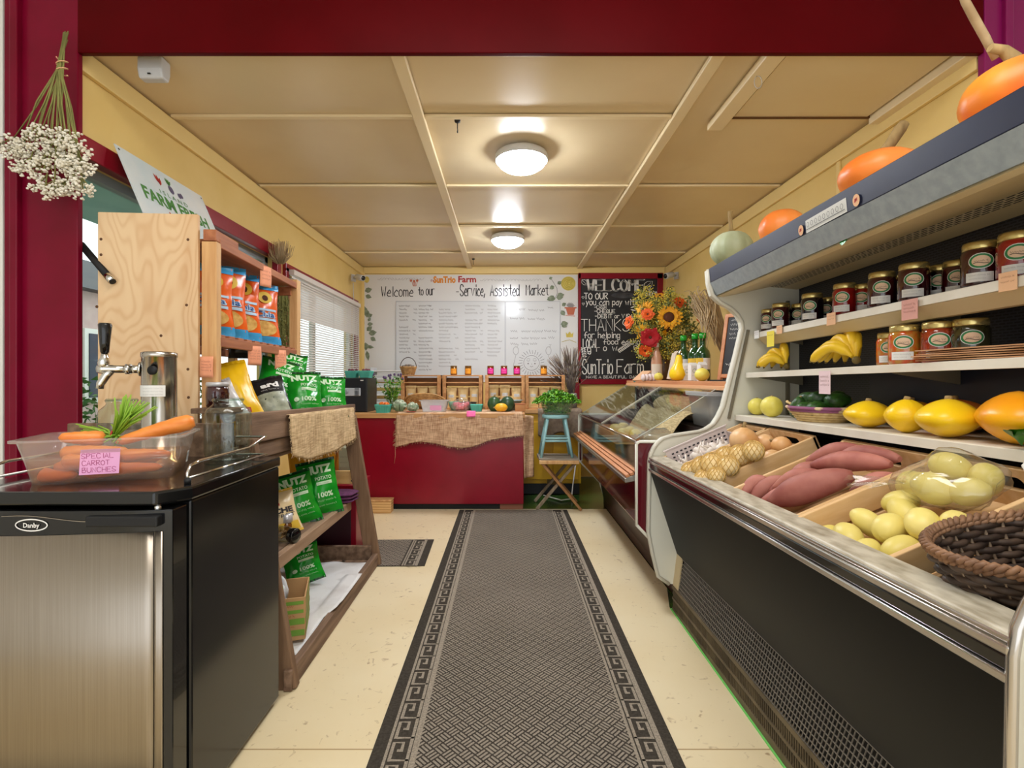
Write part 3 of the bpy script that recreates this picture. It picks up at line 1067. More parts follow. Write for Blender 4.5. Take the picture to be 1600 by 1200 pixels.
camera_dev('security_camera', (-1.635, 5.45, 2.20), 0.9, 'white security camera on the left wall by the whiteboard corner')
camera_dev('security_camera', (XR - 0.02, 5.5, 2.235), -1.0, 'white security camera on the right wall by the chalkboard corner')
tag(G().tube([(XL + 0.03, 5.46, 2.15), (XL + 0.03, 5.5, 1.8), (XL + 0.025, 5.47, 1.4), (XL + 0.03, 5.48, 1.1)], 0.005, 6).build('camera_cable', m_cable), 'thin pale cable running down from the left security camera', 'cable')

# ------------------------------------------------------------------ rugs
def key_border(g, x0, w, y0, y1, per, flip):
    """Greek key strip between x0 and x0 + w, running along y"""
    lv = [0.0071]

    def f(x, y):
        return V(x, y, lv[0])
    lw = w * 0.11
    ribbon(g, [V(x0, y0), V(x0, y1)], lw, f)
    ribbon(g, [V(x0 + w, y0), V(x0 + w, y1)], lw * 2.0, f)
    n = int((y1 - y0) / per)
    a, b = x0 + w * 0.17, x0 + w * 0.80
    md = (a + b) / 2
    if flip:
        a, b = b, a
    for i in range(n):
        y = y0 + i * per
        p = per
        pts = [V(a, y), V(a, y + p * .78), V(md + (b - md) * .1, y + p * .78), V(md + (b - md) * .1, y + p * .42)]
        lv[0] = 0.0072
        ribbon(g, pts, lw * 1.15, f)
        lv[0] = 0.0074
        ribbon(g, [V(a, y), V(b, y), V(b, y + p)], lw * 1.15, f)
        lv[0] = 0.0076
        ribbon(g, [V(md + (b - md) * .1, y + p * .42), V(md + (a - md) * .25, y + p * .42)], lw * 1.15, f)


t = thing('runner_rug', 'long grey runner rug with greek key borders down the aisle', 'rug', (0.055, 2.74, 0))
rw, ry0, ry1 = 0.92, -1.62, 1.645
G().box((0, (ry0 + ry1) / 2, 0.003), (rw, ry1 - ry0, 0.006)).build('backing', m_rugdk, t, bev=0.002)
G().box((0, (ry0 + ry1) / 2, 0.0066), (rw - 2 * 0.132, ry1 - ry0 - 0.004, 0.0008)).build('woven_field', m_rug, t)
for s_, fl_ in ((-1, False), (1, True)):
    g = G()
    if s_ < 0:
        key_border(g, -rw / 2 + 0.046, 0.083, ry0, ry1, 0.094, False)
    else:
        key_border(g, rw / 2 - 0.046 - 0.083, 0.083, ry0, ry1, 0.094, True)
    g.build('greek_key_border', m_ruglt, t, fix=False)
t = thing('door_mat', 'short grey mat with greek key border beside the step rack', 'rug', (-0.84, 3.31, 0), 0.03)
G().box((0, 0, 0.003), (0.68, 0.50, 0.006)).build('backing', m_rugdk, t, bev=0.002)
G().box((-0.06, 0, 0.0066), (0.5, 0.496, 0.0008)).build('woven_field', m_rug, t)
g = G()
key_border(g, 0.205, 0.083, -0.25, 0.25, 0.094, True)
g.build('greek_key_border', m_ruglt, t, fix=False)

# ------------------------------------------------------------------ bar fridge with draught tower
FX0, FX1, FY0, FY1, FZ = -1.36, -0.79, 1.215, 1.78, 0.853
fr = thing('bar_fridge', 'steel and black bar fridge with draught tower at the left front', 'fridge', ((FX0 + FX1) / 2, 1.5, 0))
ox, oy = -(FX0 + FX1) / 2, -1.5
g = G()
g.box((0, 0.03, 0.419), (FX1 - FX0, FY1 - FY0 - 0.07, 0.798))
g.build('cabinet', m_blackside, fr, bev=0.006)
ch = 0.045
top = [(FX0 + ox, FY0 + oy), (FX1 + ox - ch, FY0 + oy), (FX1 + ox + 0.004, FY0 + oy + ch + 0.02), (FX1 + ox + 0.004, FY1 + oy), (FX0 + ox, FY1 + oy)]
G().prism(top, 0.819, 0.853, lambda a, b, h: V(a, b, h)).build('worktop', m_blackgl, fr, bev=0.006)
# bowed door: steel face between dark edge strips
def bow(u):
    return 0.016 * (1 - (2 * u - 1) ** 2)


dw = FX1 - FX0
g = G()
n = 20
pl = [(FX0 + ox + dw * 0.008 + (dw - 0.012) * i / n, FY0 + oy + 0.006 - bow(i / n)) for i in range(n + 1)]
pl += [(FX1 + ox - 0.006, FY0 + oy + 0.06), (FX0 + ox, FY0 + oy + 0.06)]
g.prism(pl, 0.05, 0.810, lambda a, b, h: V(a, b, h), sm=False)
door = g.build('door', m_blackgl, fr, bev=0.003)
g = G()
g.grid(lambda u, v: V(FX0 + ox + 0.006 + (dw - 0.055) * u, FY0 + oy + 0.0032 - bow(0.015 + 0.92 * u), 0.055 + v * (0.692 + 0.012 * u)), 24, 2)
g.grid(lambda u, v: V(FX1 + ox - 0.046 + 0.018 * u, FY0 + oy + 0.0028 - bow(0.93 + 0.035 * u), 0.055 + v * 0.704), 4, 2)
g.build('steel_panel', m_steel, door, solid=0.002)
g = G()
g.box((FX1 + ox - 0.115, FY0 + oy + 0.0, 0.786), (0.17, 0.03, 0.026))
g.build('handle_recess', m_blackmt, door, bev=0.004)
g = G()
g.lathe([(0.0, 0), (0.008, 0), (0.008, 0.022), (0, 0.022)], 10, (FX1 + ox - 0.05, FY0 + oy + 0.018, 0.800))
g.build('hinge_pin', m_chrome, fr)
g = G()
fy = FY0 + oy - 0.0125
f = lambda x, y: V(x + ox - 1.185 - 0 + 0.0, fy - 0.0002, y)
bx = 0.0
fl_ = lambda x, y: V(x + ox, FY0 + oy + 0.004 - bow((x - FX0) / dw), y)
ring2(g, -1.118, 0.7775, 0.038, 0.0135, 0.0028, fl_)
print_text(g, 'Danby', -1.118, 0.772, 0.0105, fl_, align='CENTER', bold=0.02)
g.build('badge', m_paper, door, fix=False)
g = G()
ribbon(g, [V(FX0 + 0.17 + 0.25 * i / 12, 0.797 + 0.003 * math.sin(i * 0.55) - 0.0001 * i * i) for i in range(13)], 0.0016, fl_)
g.build('swoosh_line', m_steel, door, fix=False)
# gallery rail
def rail_pts(y0, y1, z):
    return None


for sx in (1, -1):
    X = (FX1 + ox - 0.03) if sx > 0 else (FX0 + ox + 0.03)
    g = G()
    ya, yb = FY0 + oy + 0.10, FY1 + oy - 0.035
    for z, st in ((0.857, 0.0),):
        g.tube([(X, ya, 0.854), (X, ya, 0.88), (X, ya + 0.012, 0.897), (X, ya + 0.05, 0.903), (X, yb - 0.12, 0.903), (X, yb - 0.02, 0.925), (X, yb, 0.926), (X - sx * 0.1, yb, 0.926)], 0.0045, 8)
    g.tube([(X, ya, 0.866), (X, yb, 0.866), (X - sx * 0.1, yb, 0.866)], 0.0035, 8)
    g.build('gallery_rail', m_chrome, fr)
    G().lathe([(0.0, 0), (0.008, 0), (0.008, 0.012), (0, 0.012)], 10, (X, ya, 0.853)).build('rail_foot', m_blackmt, fr)
# tower with tap
tx, ty = -1.086 + ox, 1.60 + oy
tw = G().lathe([(0.0, 0), (0.068, 0), (0.068, 0.012), (0.048, 0.02), (0.047, 0.335), (0.049, 0.336), (0.049, 0.35), (0.042, 0.353), (0.0, 0.354)], 28, (tx, ty, 0.853)).build('draught_tower', m_steel2, fr)
g = G()
g.lathe([(0.0, 0), (0.014, 0.0), (0.014, 0.006), (0, 0.006)], 18, m=rm((tx + 0.012, ty - 0.0465, 1.148), PI / 2))
g.build('tap_hole_plug', m_blackmt, tw)
z = 1.152
g = G()
d = V(-1, -0.25, 0).normalized()
o_ = V(tx, ty, z)
g.tube([o_ + d * 0.045, o_ + d * 0.052], 0.023, 16)
g.tube([o_ + d * 0.05, o_ + d * 0.078], 0.0125, 14)
g.tube([o_ + d * 0.078, o_ + d * 0.09], 0.016, 14)
g.tube([o_ + d * 0.09, o_ + d * 0.12, o_ + d * 0.15, o_ + d * 0.165], [0.012, 0.012, 0.015, 0.013], 14)
g.tube([o_ + d * 0.128, o_ + d * 0.142 + V(0, 0, -0.018), o_ + d * 0.158 + V(0, 0, -0.045), o_ + d * 0.16 + V(0, 0, -0.06)], [0.012, 0.012, 0.011, 0.010], 12)
g.tube([o_ + d * 0.15, o_ + d * 0.15 + V(0, 0, 0.02), o_ + d * 0.148 + V(0, 0, 0.032), o_ + d * 0.147 + V(0, 0, 0.05)], [0.013, 0.016, 0.011, 0.009], 12)
g.build('tap', m_chrome, tw)
G().tube([o_ + d * 0.147 + V(0, 0, 0.05), o_ + d * 0.147 + V(0, 0, 0.08), o_ + d * 0.146 + V(0, 0, 0.135), o_ + d * 0.146 + V(0, 0, 0.14)], [0.011, 0.0135, 0.018, 0.015], 14).build('tap_handle', m_blackgl, tw)
g = G()
lb = lambda x, y: V(tx + 0.0492 * math.sin(x / 0.0492), ty - 0.0492 * math.cos(x / 0.0492), y)
g.grid(lambda u, v: lb(-0.055 + 0.10 * u, 1.068 + 0.034 * v), 10, 1)
g.build('sticker', m_paper, tw, fix=False)
g = G()
lb2 = lambda x, y: V(tx + 0.0497 * math.sin(x / 0.0497), ty - 0.0497 * math.cos(x / 0.0497), y)
for i in range(3):
    scribble(g, -0.02, 1.072 + 0.009 * i, 0.058, 0.005, lb2)
g.build('sticker_print', m_inkfaint, tw, fix=False)

# glass jars on the fridge
def glass_jar(lb, loc, r, h):
    t = thing('glass_jar', lb, 'jar', loc)
    g = G()
    pr = [(0.0, 0.004), (r * .8, 0.004), (r * .95, 0.012), (r, 0.03), (r, h * .72), (r * .92, h * .82), (r * .66, h * .9), (r * .62, h * .93), (r * .66, h * .945), (r * .66, h * .985), (r * .62, h)]

    def fn(u, v):
        k = v * (len(pr) - 1)
        i = min(int(k), len(pr) - 2)
        q = k - i
        rr = pr[i][0] * (1 - q) + pr[i + 1][0] * q
        zz = pr[i][1] * (1 - q) + pr[i + 1][1] * q
        fl = 1 + (0.018 * math.cos(u * 2 * PI * 14) if 0.02 < zz < h * .8 else 0)
        return V(rr * fl * math.cos(2 * PI * u), rr * fl * math.sin(2 * PI * u), zz)
    g.grid(fn, 84, (len(pr) - 1) * 2, wrap=True)
    g.build('glass_body', m_jarglass, t)
    g = G()
    g.tube([V(r * .66 * math.cos(a), r * .66 * math.sin(a), h * .97) for a in [2 * PI * i / 24 for i in range(24)]], r * .035, 6, closed=True)
    g.tube([V(r * .97 * math.cos(a), r * .97 * math.sin(a), 0.008) for a in [2 * PI * i / 24 for i in range(24)]], r * .05, 6, closed=True)
    g.build('rim', m_jarglass, t)
    return t


glass_jar('clear ribbed glass jar on the fridge top beside the chrome rail', at(338, 722, 1.64) + V(0, 0.07, 0.0), 0.07, 0.205)
bpy.context.view_layer.update()
j = [o for o in COL.objects if o.name == 'glass_jar'][0]
j.location.z = FZ
glass_jar('clear ribbed glass jar behind the carrot tub and the tower', (-1.255, 1.67, FZ), 0.066, 0.205)

# tub of carrots
TB = V(-1.092, 1.427, FZ)
tyaw = math.radians(21)
t = thing('carrot_tub', 'milky plastic tub of orange carrots standing on the fridge top', 'tub', TB, tyaw)
g = G()


def tubwall(hw0, hd0, hw1, hd1, h, rr=0.03):
    def ringp(hw, hd, z, k=6):
        pts = []
        for cx, cy, a0 in ((hw - rr, hd - rr, 0), (-hw + rr, hd - rr, PI / 2), (-hw + rr, -hd + rr, PI), (hw - rr, -hd + rr, 1.5 * PI)):
            for i in range(k + 1):
                a = a0 + PI / 2 * i / k
                pts.append(V(cx + rr * math.cos(a), cy + rr * math.sin(a), z))
        return pts
    return ringp


rp = tubwall(0, 0, 0, 0, 0)


def tub_mesh(g, b, tp, h, lip=0.012, mi=0):
    levels = [(b[0], b[1], 0.0), (b[0] + (tp[0] - b[0]) * .5, b[1] + (tp[1] - b[1]) * .5, h * .5), (tp[0], tp[1], h - 0.008), (tp[0] + lip, tp[1] + lip, h - 0.006), (tp[0] + lip, tp[1] + lip, h), (tp[0] - 0.002, tp[1] - 0.002, h)]
    rings = [rp(*l) for l in levels]
    k = len(rings[0])
    vs = [p for r_ in rings for p in r_]
    fs = [tuple(range(k))]
    for i in range(len(rings) - 1):
        for q in range(k):
            fs.append((i * k + q, i * k + (q + 1) % k, (i + 1) * k + (q + 1) % k, (i + 1) * k + q))
    g.add(vs, fs, mi, True)


tub_mesh(g, (0.155, 0.095), (0.178, 0.115), 0.115)
g.build('tub', m_tub, t, fix=True)
g = G()
r0, r1 = rp(0.153, 0.093, 0.003), rp(0.164, 0.104, 0.062)
k = len(r0)
g.add(r0 + r1, [tuple(range(k)), tuple(range(2 * k - 1, k - 1, -1))] + [(i, (i + 1) % k, k + (i + 1) % k, k + i) for i in range(k)], 0, True)
g.build('water', m_water, t)
g = G()
nf = lambda x, y: V(x, -0.1035 - 0.105 * y * 0.19 - 0.004, y)
g.grid(lambda u, v: nf(-0.045 + 0.085 * u + 0.004 * v, 0.022 + 0.065 * v), 4, 4)
nt_ = g.build('sticky_note', m_pink, t, fix=False)
g = G()
nf2 = lambda x, y: V(x, -0.1035 - 0.105 * y * 0.19 - 0.0046, y)
hand(g, 'SPECIAL', -0.039, 0.064, 0.012, nf2, width=0.07, sw=0.10)
hand(g, 'CARROT', -0.038, 0.046, 0.012, nf2, width=0.06, sw=0.10)
hand(g, 'BUNCHES', -0.038, 0.028, 0.012, nf2, width=0.074, sw=0.10)
g.build('note_writing', mat('red_ink', (168, 60, 110), rough=0.7), nt_, fix=False)
g = G()
bc = lambda x, y: V(0.1665 + 0.003 + y * 0.15, x, y)
g.grid(lambda u, v: bc(-0.02 + 0.022 * u, 0.03 + 0.032 * v), 1, 1)
b_ = g.build('barcode', m_paper, t, fix=False)
g = G()
bc2 = lambda x, y: V(0.167 + 0.003 + y * 0.15, x, y)
for i in range(9):
    ribbon(g, [V(-0.018 + 0.002 * i, 0.036), V(-0.018 + 0.002 * i, 0.058)], 0.0006 + 0.0006 * (i % 3 == 0), bc2)
g.build('barcode_lines', m_ink, b_, fix=False)


def carrot(name, lb, head, tip, r, grp=None, tops=0):
    head, tip = Vector(head), Vector(tip)
    t = thing(name, lb, 'carrot', head, 0, grp)
    d = tip - head
    L = d.length
    g = G()
    n = 14
    sag = V(RN.uniform(-.01, .01), RN.uniform(-.01, .01), RN.uniform(-.006, .004))
    pts, rr = [], []
    for i in range(n + 1):
        u = i / n
        pts.append(d * u + sag * math.sin(PI * u))
        q = r * (1 - 0.55 * u ** 1.2) * min(1, 0.55 + u * 5) * (1 if u < 0.93 else max(0.08, (1 - u) / 0.07))
        rr.append(q * (1 + 0.04 * math.sin(i * 2.3)))
    g.tube(pts, rr, 14)
    g.build('root', m_carrot, t)
    if tops:
        g = G()
        dn = -d.normalized()
        for i in range(tops):
            e = V(RN.uniform(-.05, .05), RN.uniform(-.04, .04), RN.uniform(-.02, .05))
            q = RN.uniform(0.06, 0.12)
            g.tube([V(0, 0, 0), dn * q * .5 + e * .4, dn * q + e], [0.0035, 0.003, 0.002], 5)
        g.build('stem', m_cartop, t)
    return t


tm = Matrix.Translation(TB) @ Euler((0, 0, tyaw)).to_matrix().to_4x4()
tl = lambda x, y, z: tm @ V(x, y, z)
carrot('carrot', 'whole carrot leaning out over the right end of the milky tub', tl(0.03, -0.02, 0.10), tl(0.03, -0.02, 0.10) + V(0.0, 0.0, 0.0) + (tm.to_3x3() @ V(0.155, 0.05, 0.048)), 0.0, 'carrots in the tub') if False else None
c1 = carrot('carrot', 'whole carrot leaning out over the right end of the milky tub', tl(0.185, 0.035, 0.143), tl(0.0, 0.0, 0.09), 0.026)
spec = [((-0.09, -0.076, 0.058), (0.03, -0.07, 0.048)), ((-0.045, -0.072, 0.023), (0.13, -0.076, 0.028)), ((-0.135, -0.068, 0.024), (-0.06, -0.07, 0.02)), ((-0.13, -0.01, 0.03), (0.05, 0.0, 0.035)),
        ((-0.12, 0.04, 0.03), (0.10, 0.05, 0.035)), ((0.02, -0.03, 0.055), (0.13, 0.02, 0.05)), ((-0.11, -0.03, 0.07), (0.04, -0.02, 0.07))]
for a, b in spec:
    carrot('carrot', 'orange carrot lying inside the milky tub behind its plastic wall', tl(*a), tl(*b), 0.02, 'carrots in the tub')
carrot('carrot', 'carrot at the top of the tub with long green cut stems', tl(-0.03, 0.02, 0.10), tl(-0.12, -0.02, 0.112), 0.024)
t = thing('carrot_greens', 'bunch of bright green carrot stems tied above the tub', 'carrot stems', tl(0.0, 0.03, 0.11))
g = G()
g2 = G()
for i in range(70):
    q = RN.uniform(0.07, 0.125)
    d = V(RN.uniform(0.0, 0.75), RN.uniform(-.3, .35), RN.uniform(0.5, 1.0)).normalized()
    g.tube([V(-0.02, 0, -0.015), d * q * .5 + V(0, 0, .004), d * q + V(RN.uniform(-.012, .012), 0, -0.004)], [0.003, 0.0026, 0.0017], 5)
for i in range(36):
    d = V(RN.uniform(-1.0, -0.4), RN.uniform(-.3, .3), RN.uniform(-0.15, 0.22)).normalized()
    q = RN.uniform(0.05, 0.11)
    g.tube([V(-0.02, 0, -0.01), d * q * .5, d * q], [0.003, 0.0026, 0.0018], 5)
for i in range(24):
    d = V(RN.uniform(-0.5, 0.9), RN.uniform(-1, .1), RN.uniform(-0.5, 0.1)).normalized()
    q = RN.uniform(0.02, 0.05)
    g.tube([V(-0.01, -0.01, -0.01), d * q * .5, d * q], [0.003, 0.0026, 0.0018], 5)
g.build('stems', m_cartop, t, kind='stuff')
G().tube([V(-0.012 + 0.0, 0.014 * math.cos(a), 0.0 + 0.014 * math.sin(a)) for a in [0.5 * i for i in range(13)]], 0.0025, 6, closed=False).build('rubber_band', m_redtext, t)

# ------------------------------------------------------------------ hanging yarrow bunch on the left post
t = thing('dried_flower_bunch', 'dried white flower bunch hanging upside down on the burgundy post', 'dried flowers', at(103, 55, 1.9))
bx = t.location
g, g2, g3 = G(), G(), G()
knot = at(97, 105, 1.89) - bx
tips = [(15, 225), (28, 238), (60, 218), (50, 240), (45, 262), (70, 268), (85, 235), (100, 225), (120, 232), (128, 262), (110, 258), (95, 262), (72, 290), (85, 300), (115, 280), (130, 296), (60, 205), (105, 300), (122, 246), (78, 250), (36, 225), (108, 215)]
for (px, py) in tips:
    e = at(px, py, 1.87 + RN.uniform(-0.03, 0.0)) - bx
    md = knot.lerp(e, 0.5) + V(RN.uniform(-.02, .02), -0.01, RN.uniform(-.01, .03))
    g.tube([V(0, 0.0, 0.0) + V(RN.uniform(-.01, .01), 0, RN.uniform(-.03, .015)), knot + V(RN.uniform(-.012, .012), RN.uniform(-.01, .0), 0), md, e], [0.0022, 0.0028, 0.0026, 0.0022], 5)
    for i in range(9):
        o_ = V(RN.uniform(-.045, .045), RN.uniform(-.02, .012), RN.uniform(-.022, .022))
        g.tube([e.lerp(md, 0.18), e + o_], 0.0014, 4)
        for q in range(9):
            c = e + o_ + V(RN.uniform(-.014, .014), RN.uniform(-.012, .008), RN.uniform(-.013, .013))
            r_ = RN.uniform(0.0035, 0.0065)
            g2.blob(c, (r_, r_, r_ * .8), 6, 4)
g.build('stalks', m_dryg, t, kind='stuff')
g2.build('blossoms', m_yarrow, t, kind='stuff')
G().tube([knot + V(0.018 * math.cos(a), 0.014 * math.sin(a), 0.004 * a - 0.03) for a in [0.6 * i for i in range(28)]], 0.0022, 5).build('twine', m_tannote, t)

# ------------------------------------------------------------------ black tube by the window
t = thing('tube_lever', 'black tube with chrome tip sticking out beside the plywood edge', 'lever', (-1.655, 1.99, 1.645))
a, b = V(0, 0, 0), at(176, 440, 1.955) - V(-1.655, 1.99, 1.645)
G().tube([a, b * 0.86], 0.013, 12).build('sleeve', m_blackmt, t)
G().tube([b * 0.84, b], 0.0145, 12).build('tip', m_chrome, t)
G().tube([b * 0.985, b * 1.012], 0.0115, 12).build('end_plug', m_blackmt, t)

# ------------------------------------------------------------------ hutch: plywood side, posts, two shelves
HB = 0.81
hy = V(-1.1425, 2.0, HB)
yaw = math.atan2(0.0775, 1.0)
hu = thing('wooden_hutch', 'open wooden hutch with plywood side holding orange chip bags', 'shelf', hy, yaw)
# local frame: x to the right (front edge x = 0), y into the room
def hb(name, c, d, m, **k):
    return G().box((0, 0, 0), d).build(name, m, hu, bev=0.003, loc=c, **k)


hb('side_panel', (-0.2475, 0.011, (1.765 - HB) / 2), (0.370, 0.018, 1.765 - HB), m_ply)
hb('post', (-0.03, 0.04, (1.665 - HB) / 2), (0.058, 0.04, 1.665 - HB), m_pine)
hb('post', (-0.02, 1.0, (1.70 - HB) / 2), (0.045, 0.06, 1.70 - HB), m_pine)
hb('post', (-0.42, 0.05, (1.66 - HB) / 2), (0.04, 0.04, 1.66 - HB), m_pine)
hb('post', (-0.37, 1.0, (1.66 - HB) / 2), (0.04, 0.04, 1.66 - HB), m_pine)
hb('top_beam', (-0.028, 0.12, 1.69 - HB), (0.05, 0.2, 0.045), m_red)
hb('top_rail', (-0.012, 0.52, 1.665 - HB), (0.022, 0.94, 0.035), m_red)
hb('top_board', (-0.205, 0.52, 1.672 - HB), (0.36, 0.94, 0.02), m_red)
hb('back_rail', (-0.36, 0.52, 1.63 - HB), (0.03, 0.94, 0.04), m_red)
hb('back_rail', (-0.36, 0.52, 1.57 - HB), (0.02, 0.94, 0.03), m_pine)
hb('shelf_rail', (-0.012, 0.52, 1.272 - HB), (0.022, 0.94, 0.04), m_red)
hb('shelf_rail', (-0.34, 0.52, 1.265 - HB), (0.022, 0.94, 0.04), m_red)
for i in range(11):
    hb('shelf_slat', (-0.19, 0.09 + 0.087 * i, 1.2955 - HB), (0.36, 0.055, 0.013), m_red)
hb('end_rail', (-0.2, 0.965, 1.63 - HB), (0.34, 0.02, 0.05), m_red)
# knots / screw holes on the plywood
g = G()
for (x, z) in ((-0.42, 1.66), (-0.10, 1.665), (-0.435, 1.40), (-0.105, 1.41), (-0.10, 1.16), (-0.42, 1.60), (-0.098, 1.05), (-0.2, 1.29)):
    g.lathe([(0.006, 0), (0.0045, 0.001), (0, 0.0014)], 10, m=rm((x, 0.0022, z - HB), PI / 2))
g.build('screw_head', mat('knot_brown', (92, 58, 32), rough=0.7), hu)


def note(name, lb, p, w, h, m, rz=0.0, tilt=0.0, lines=3, par=None):
    """paper price note: local x across, z up, front -y, hangs down from p"""
    t = thing(name, lb, 'note', p, 0, None, rot=(tilt, 0, rz))
    g = G()
    g.grid(lambda u, v: V(w * (u - .5), -0.006 * math.sin(v * 2.2) * (1 - v) - 0.0005, -h * (1 - v)), 3, 6)
    g.build('paper', m, t, fix=False, solid=0.0006)
    g = G()
    f = lambda x, y: V(x, -0.006 * math.sin((1 + y / h) * 2.2) * (-y / h) - 0.0016, y)
    for i in range(lines):
        scribble(g, -w * .36, -h * (0.30 + 0.55 * i / max(lines, 1)), w * .72, h * .11, f)
    g.build('writing', mat('note_ink', (150, 74, 60), rough=0.7), t, fix=False)
    return t


hm = Matrix.Translation(hy) @ Euler((0, 0, yaw)).to_matrix().to_4x4()
note('price_note', 'orange price note hanging from the top rail of the hutch', hm @ V(0.003, 0.50, 1.672 - HB), 0.075, 0.1, m_peach, yaw + 1.2)
note('price_note', 'orange price note hanging under the chips, nearer the camera', hm @ V(0.003, 0.37, 1.275 - HB), 0.075, 0.09, m_peach, yaw + 1.1, lines=4)
note('price_note', 'orange price note hanging under the chips, farther one', hm @ V(0.003, 0.70, 1.275 - HB), 0.075, 0.1, m_peach, yaw + 1.1, lines=4)
note('price_note', 'orange price note stuck on the front post of the hutch', at(323, 557, 1.995), 0.05, 0.082, m_peach, 0.05, lines=4)

# farm fresh sign leaning on the wall above the hutch
A_, B_ = V(-1.61, 2.1, 2.09), V(-1.61, 2.70, 2.085)
dn = V(0.12, 0, -0.285).normalized()
sx, sz = (B_ - A_).normalized(), -dn
sn = sx.cross(sz)
hs = 0.43
Ms = Matrix(((sx.x, -sn.x, sz.x, 0), (sx.y, -sn.y, sz.y, 0), (sx.z, -sn.z, sz.z, 0), (0, 0, 0, 1)))
org = A_ + dn * hs
t = bpy.data.objects.new('farm_sign', None)
COL.objects.link(t)
t.matrix_world = Matrix.Translation(org) @ Ms
tag(t, 'pale blue farm fresh sign leaning on the wall above the hutch', 'sign')
m_sign = mat('sign_print', (222, 226, 226), (176, 206, 216), ns=2.4, lo=0.4, hi=0.75, rough=0.3)
sw_ = 0.60
G().box((sw_ / 2, 0.002, hs / 2), (sw_, 0.004, hs)).build('board', m_sign, t)
fs_ = lambda x, y: V(x, -0.0012, y)
g = G()
print_text(g, 'FARM FRESH', sw_ * .5, 0.215, 0.062, fs_, width=0.47, align='CENTER', bold=0.03)
print_text(g, 'I S L A N D', sw_ * .5, 0.288, 0.022, fs_, width=0.2, align='CENTER')
g.build('lettering', m_greenprint, t, fix=False)
g = G()
print_text(g, 'MENU', sw_ * .5, 0.155, 0.04, fs_, width=0.2, align='CENTER', bold=0.02)
for i in range(3):
    leaf2(g, 0.225, 0.335 + 0.004 * i, 0.05, 0.02, 1.2 + 0.4 * i, fs_)
g.build('lettering', m_redtext, t, fix=False)
g = G()
disc2(g, 0.305, 0.345, 0.018, 0.022, fs_)
disc2(g, 0.36, 0.335, 0.012, 0.014, fs_)
disc2(g, 0.378, 0.342, 0.012, 0.014, fs_)
g.add([fs_(0.06, 0.02), fs_(0.12, 0.08), fs_(0.17, 0.07), fs_(0.24, 0.115), fs_(0.3, 0.05), fs_(0.3, 0.02)], [(0, 1, 2, 3, 4, 5)])
g.build('picture', mat('dusk_purple_print', (92, 84, 110), rough=0.6), t, fix=False)
g = G()
for i in range(4):
    leaf2(g, 0.3, 0.365, 0.04, 0.014, 0.9 + 0.35 * i, fs_)
g.build('picture', m_greenprint, t, fix=False)
g = G()
for x in (0.015, sw_ - 0.015):
    disc2(g, x, hs - 0.018, 0.005, 0.005, fs_)
g.build('screw', m_charcoal, t, fix=False)


# ------------------------------------------------------------------ chip bags
def make_bag(name, lb, grp, w, h, tk, body, seal, decor, loc, rot, seed, cat='chip bag'):
    t = thing(name, lb, cat, loc, 0, grp, rot=rot)

    def S(x, y, side=-1, off=0.0):
        u, v = min(max(x / w, 0), 1), min(max(y / h, 0), 1)
        sv = max(0.0, math.sin(PI * min(max((v - .05) / .9, 0), 1)))
        th = tk / 2 * max(0.0, math.sin(PI * u)) ** .6 * sv ** .55
        wr = 0.10 * tk * noise.noise(V(u * 5 + seed, v * 6, seed * 1.7)) * sv + 0.05 * tk * noise.noise(V(u * 13, v * 14 + seed, 3.1)) * (0.4 + 0.6 * sv)
        wr2 = 0.012 * noise.noise(V(u * 3, seed, v * 2)) * (1 - sv)
        ww = w * (1 - 0.10 * sv)
        return V((u - .5) * ww, side * (th + off) + (wr if side < 0 else -wr) + wr2, v * h)
    g = G()
    nu, nv = 16, 22
    g.grid(lambda u, v: S(u * w, v * h), nu, nv)
    g.grid(lambda u, v: S((1 - u) * w, v * h, 1), nu, nv)
    g.build('pouch', body, t)
    for v0, v1 in ((0.0, 0.05), (0.945, 1.0)):
        g = G()
        g.grid(lambda u, v: S(u * w, (v0 + (v1 - v0) * v) * h, -1, 0.0012) + V(0, 0.0012 * math.sin(u * 60), 0), 30, 2)
        g.grid(lambda u, v: S(u * w, (v0 + (v1 - v0) * v) * h, 1, 0.0012), 12, 2)
        g.build('seal', seal, t, fix=False)
    F = lambda o: (lambda x, y: S(x, y, -1, o))
    k = 0
    for d in decor:
        k += 1
        o = 0.0012 + 0.0006 * k
        g = G()
        if d[0] == 'patch':
            _, nm, m, u0, u1, v0, v1 = d
            g.grid(lambda u, v: S((u0 + (u1 - u0) * u) * w, (v0 + (v1 - v0) * v) * h, -1, o), 10, max(3, int((v1 - v0) * 22)))
        elif d[0] == 'disc':
            _, nm, m, u, v, ru, rv = d
            g.grid(lambda a, b: S((u + ru * b * math.cos(2 * PI * a)) * w, (v + rv * b * math.sin(2 * PI * a)) * h, -1, o), 18, 3, wrap=True)
        elif d[0] == 'text':
            _, nm, m, body_, u, v, hh, ww, bold = d
            print_text(g, body_, u * w, v * h, hh * h, F(o), width=ww * w, align='CENTER', bold=bold)
        elif d[0] == 'scrib':
            _, nm, m, u, v, ww, hh = d
            scribble(g, u * w, v * h, ww * w, hh * h, F(o))
        g.build(nm, m, t, fix=False)
    return t


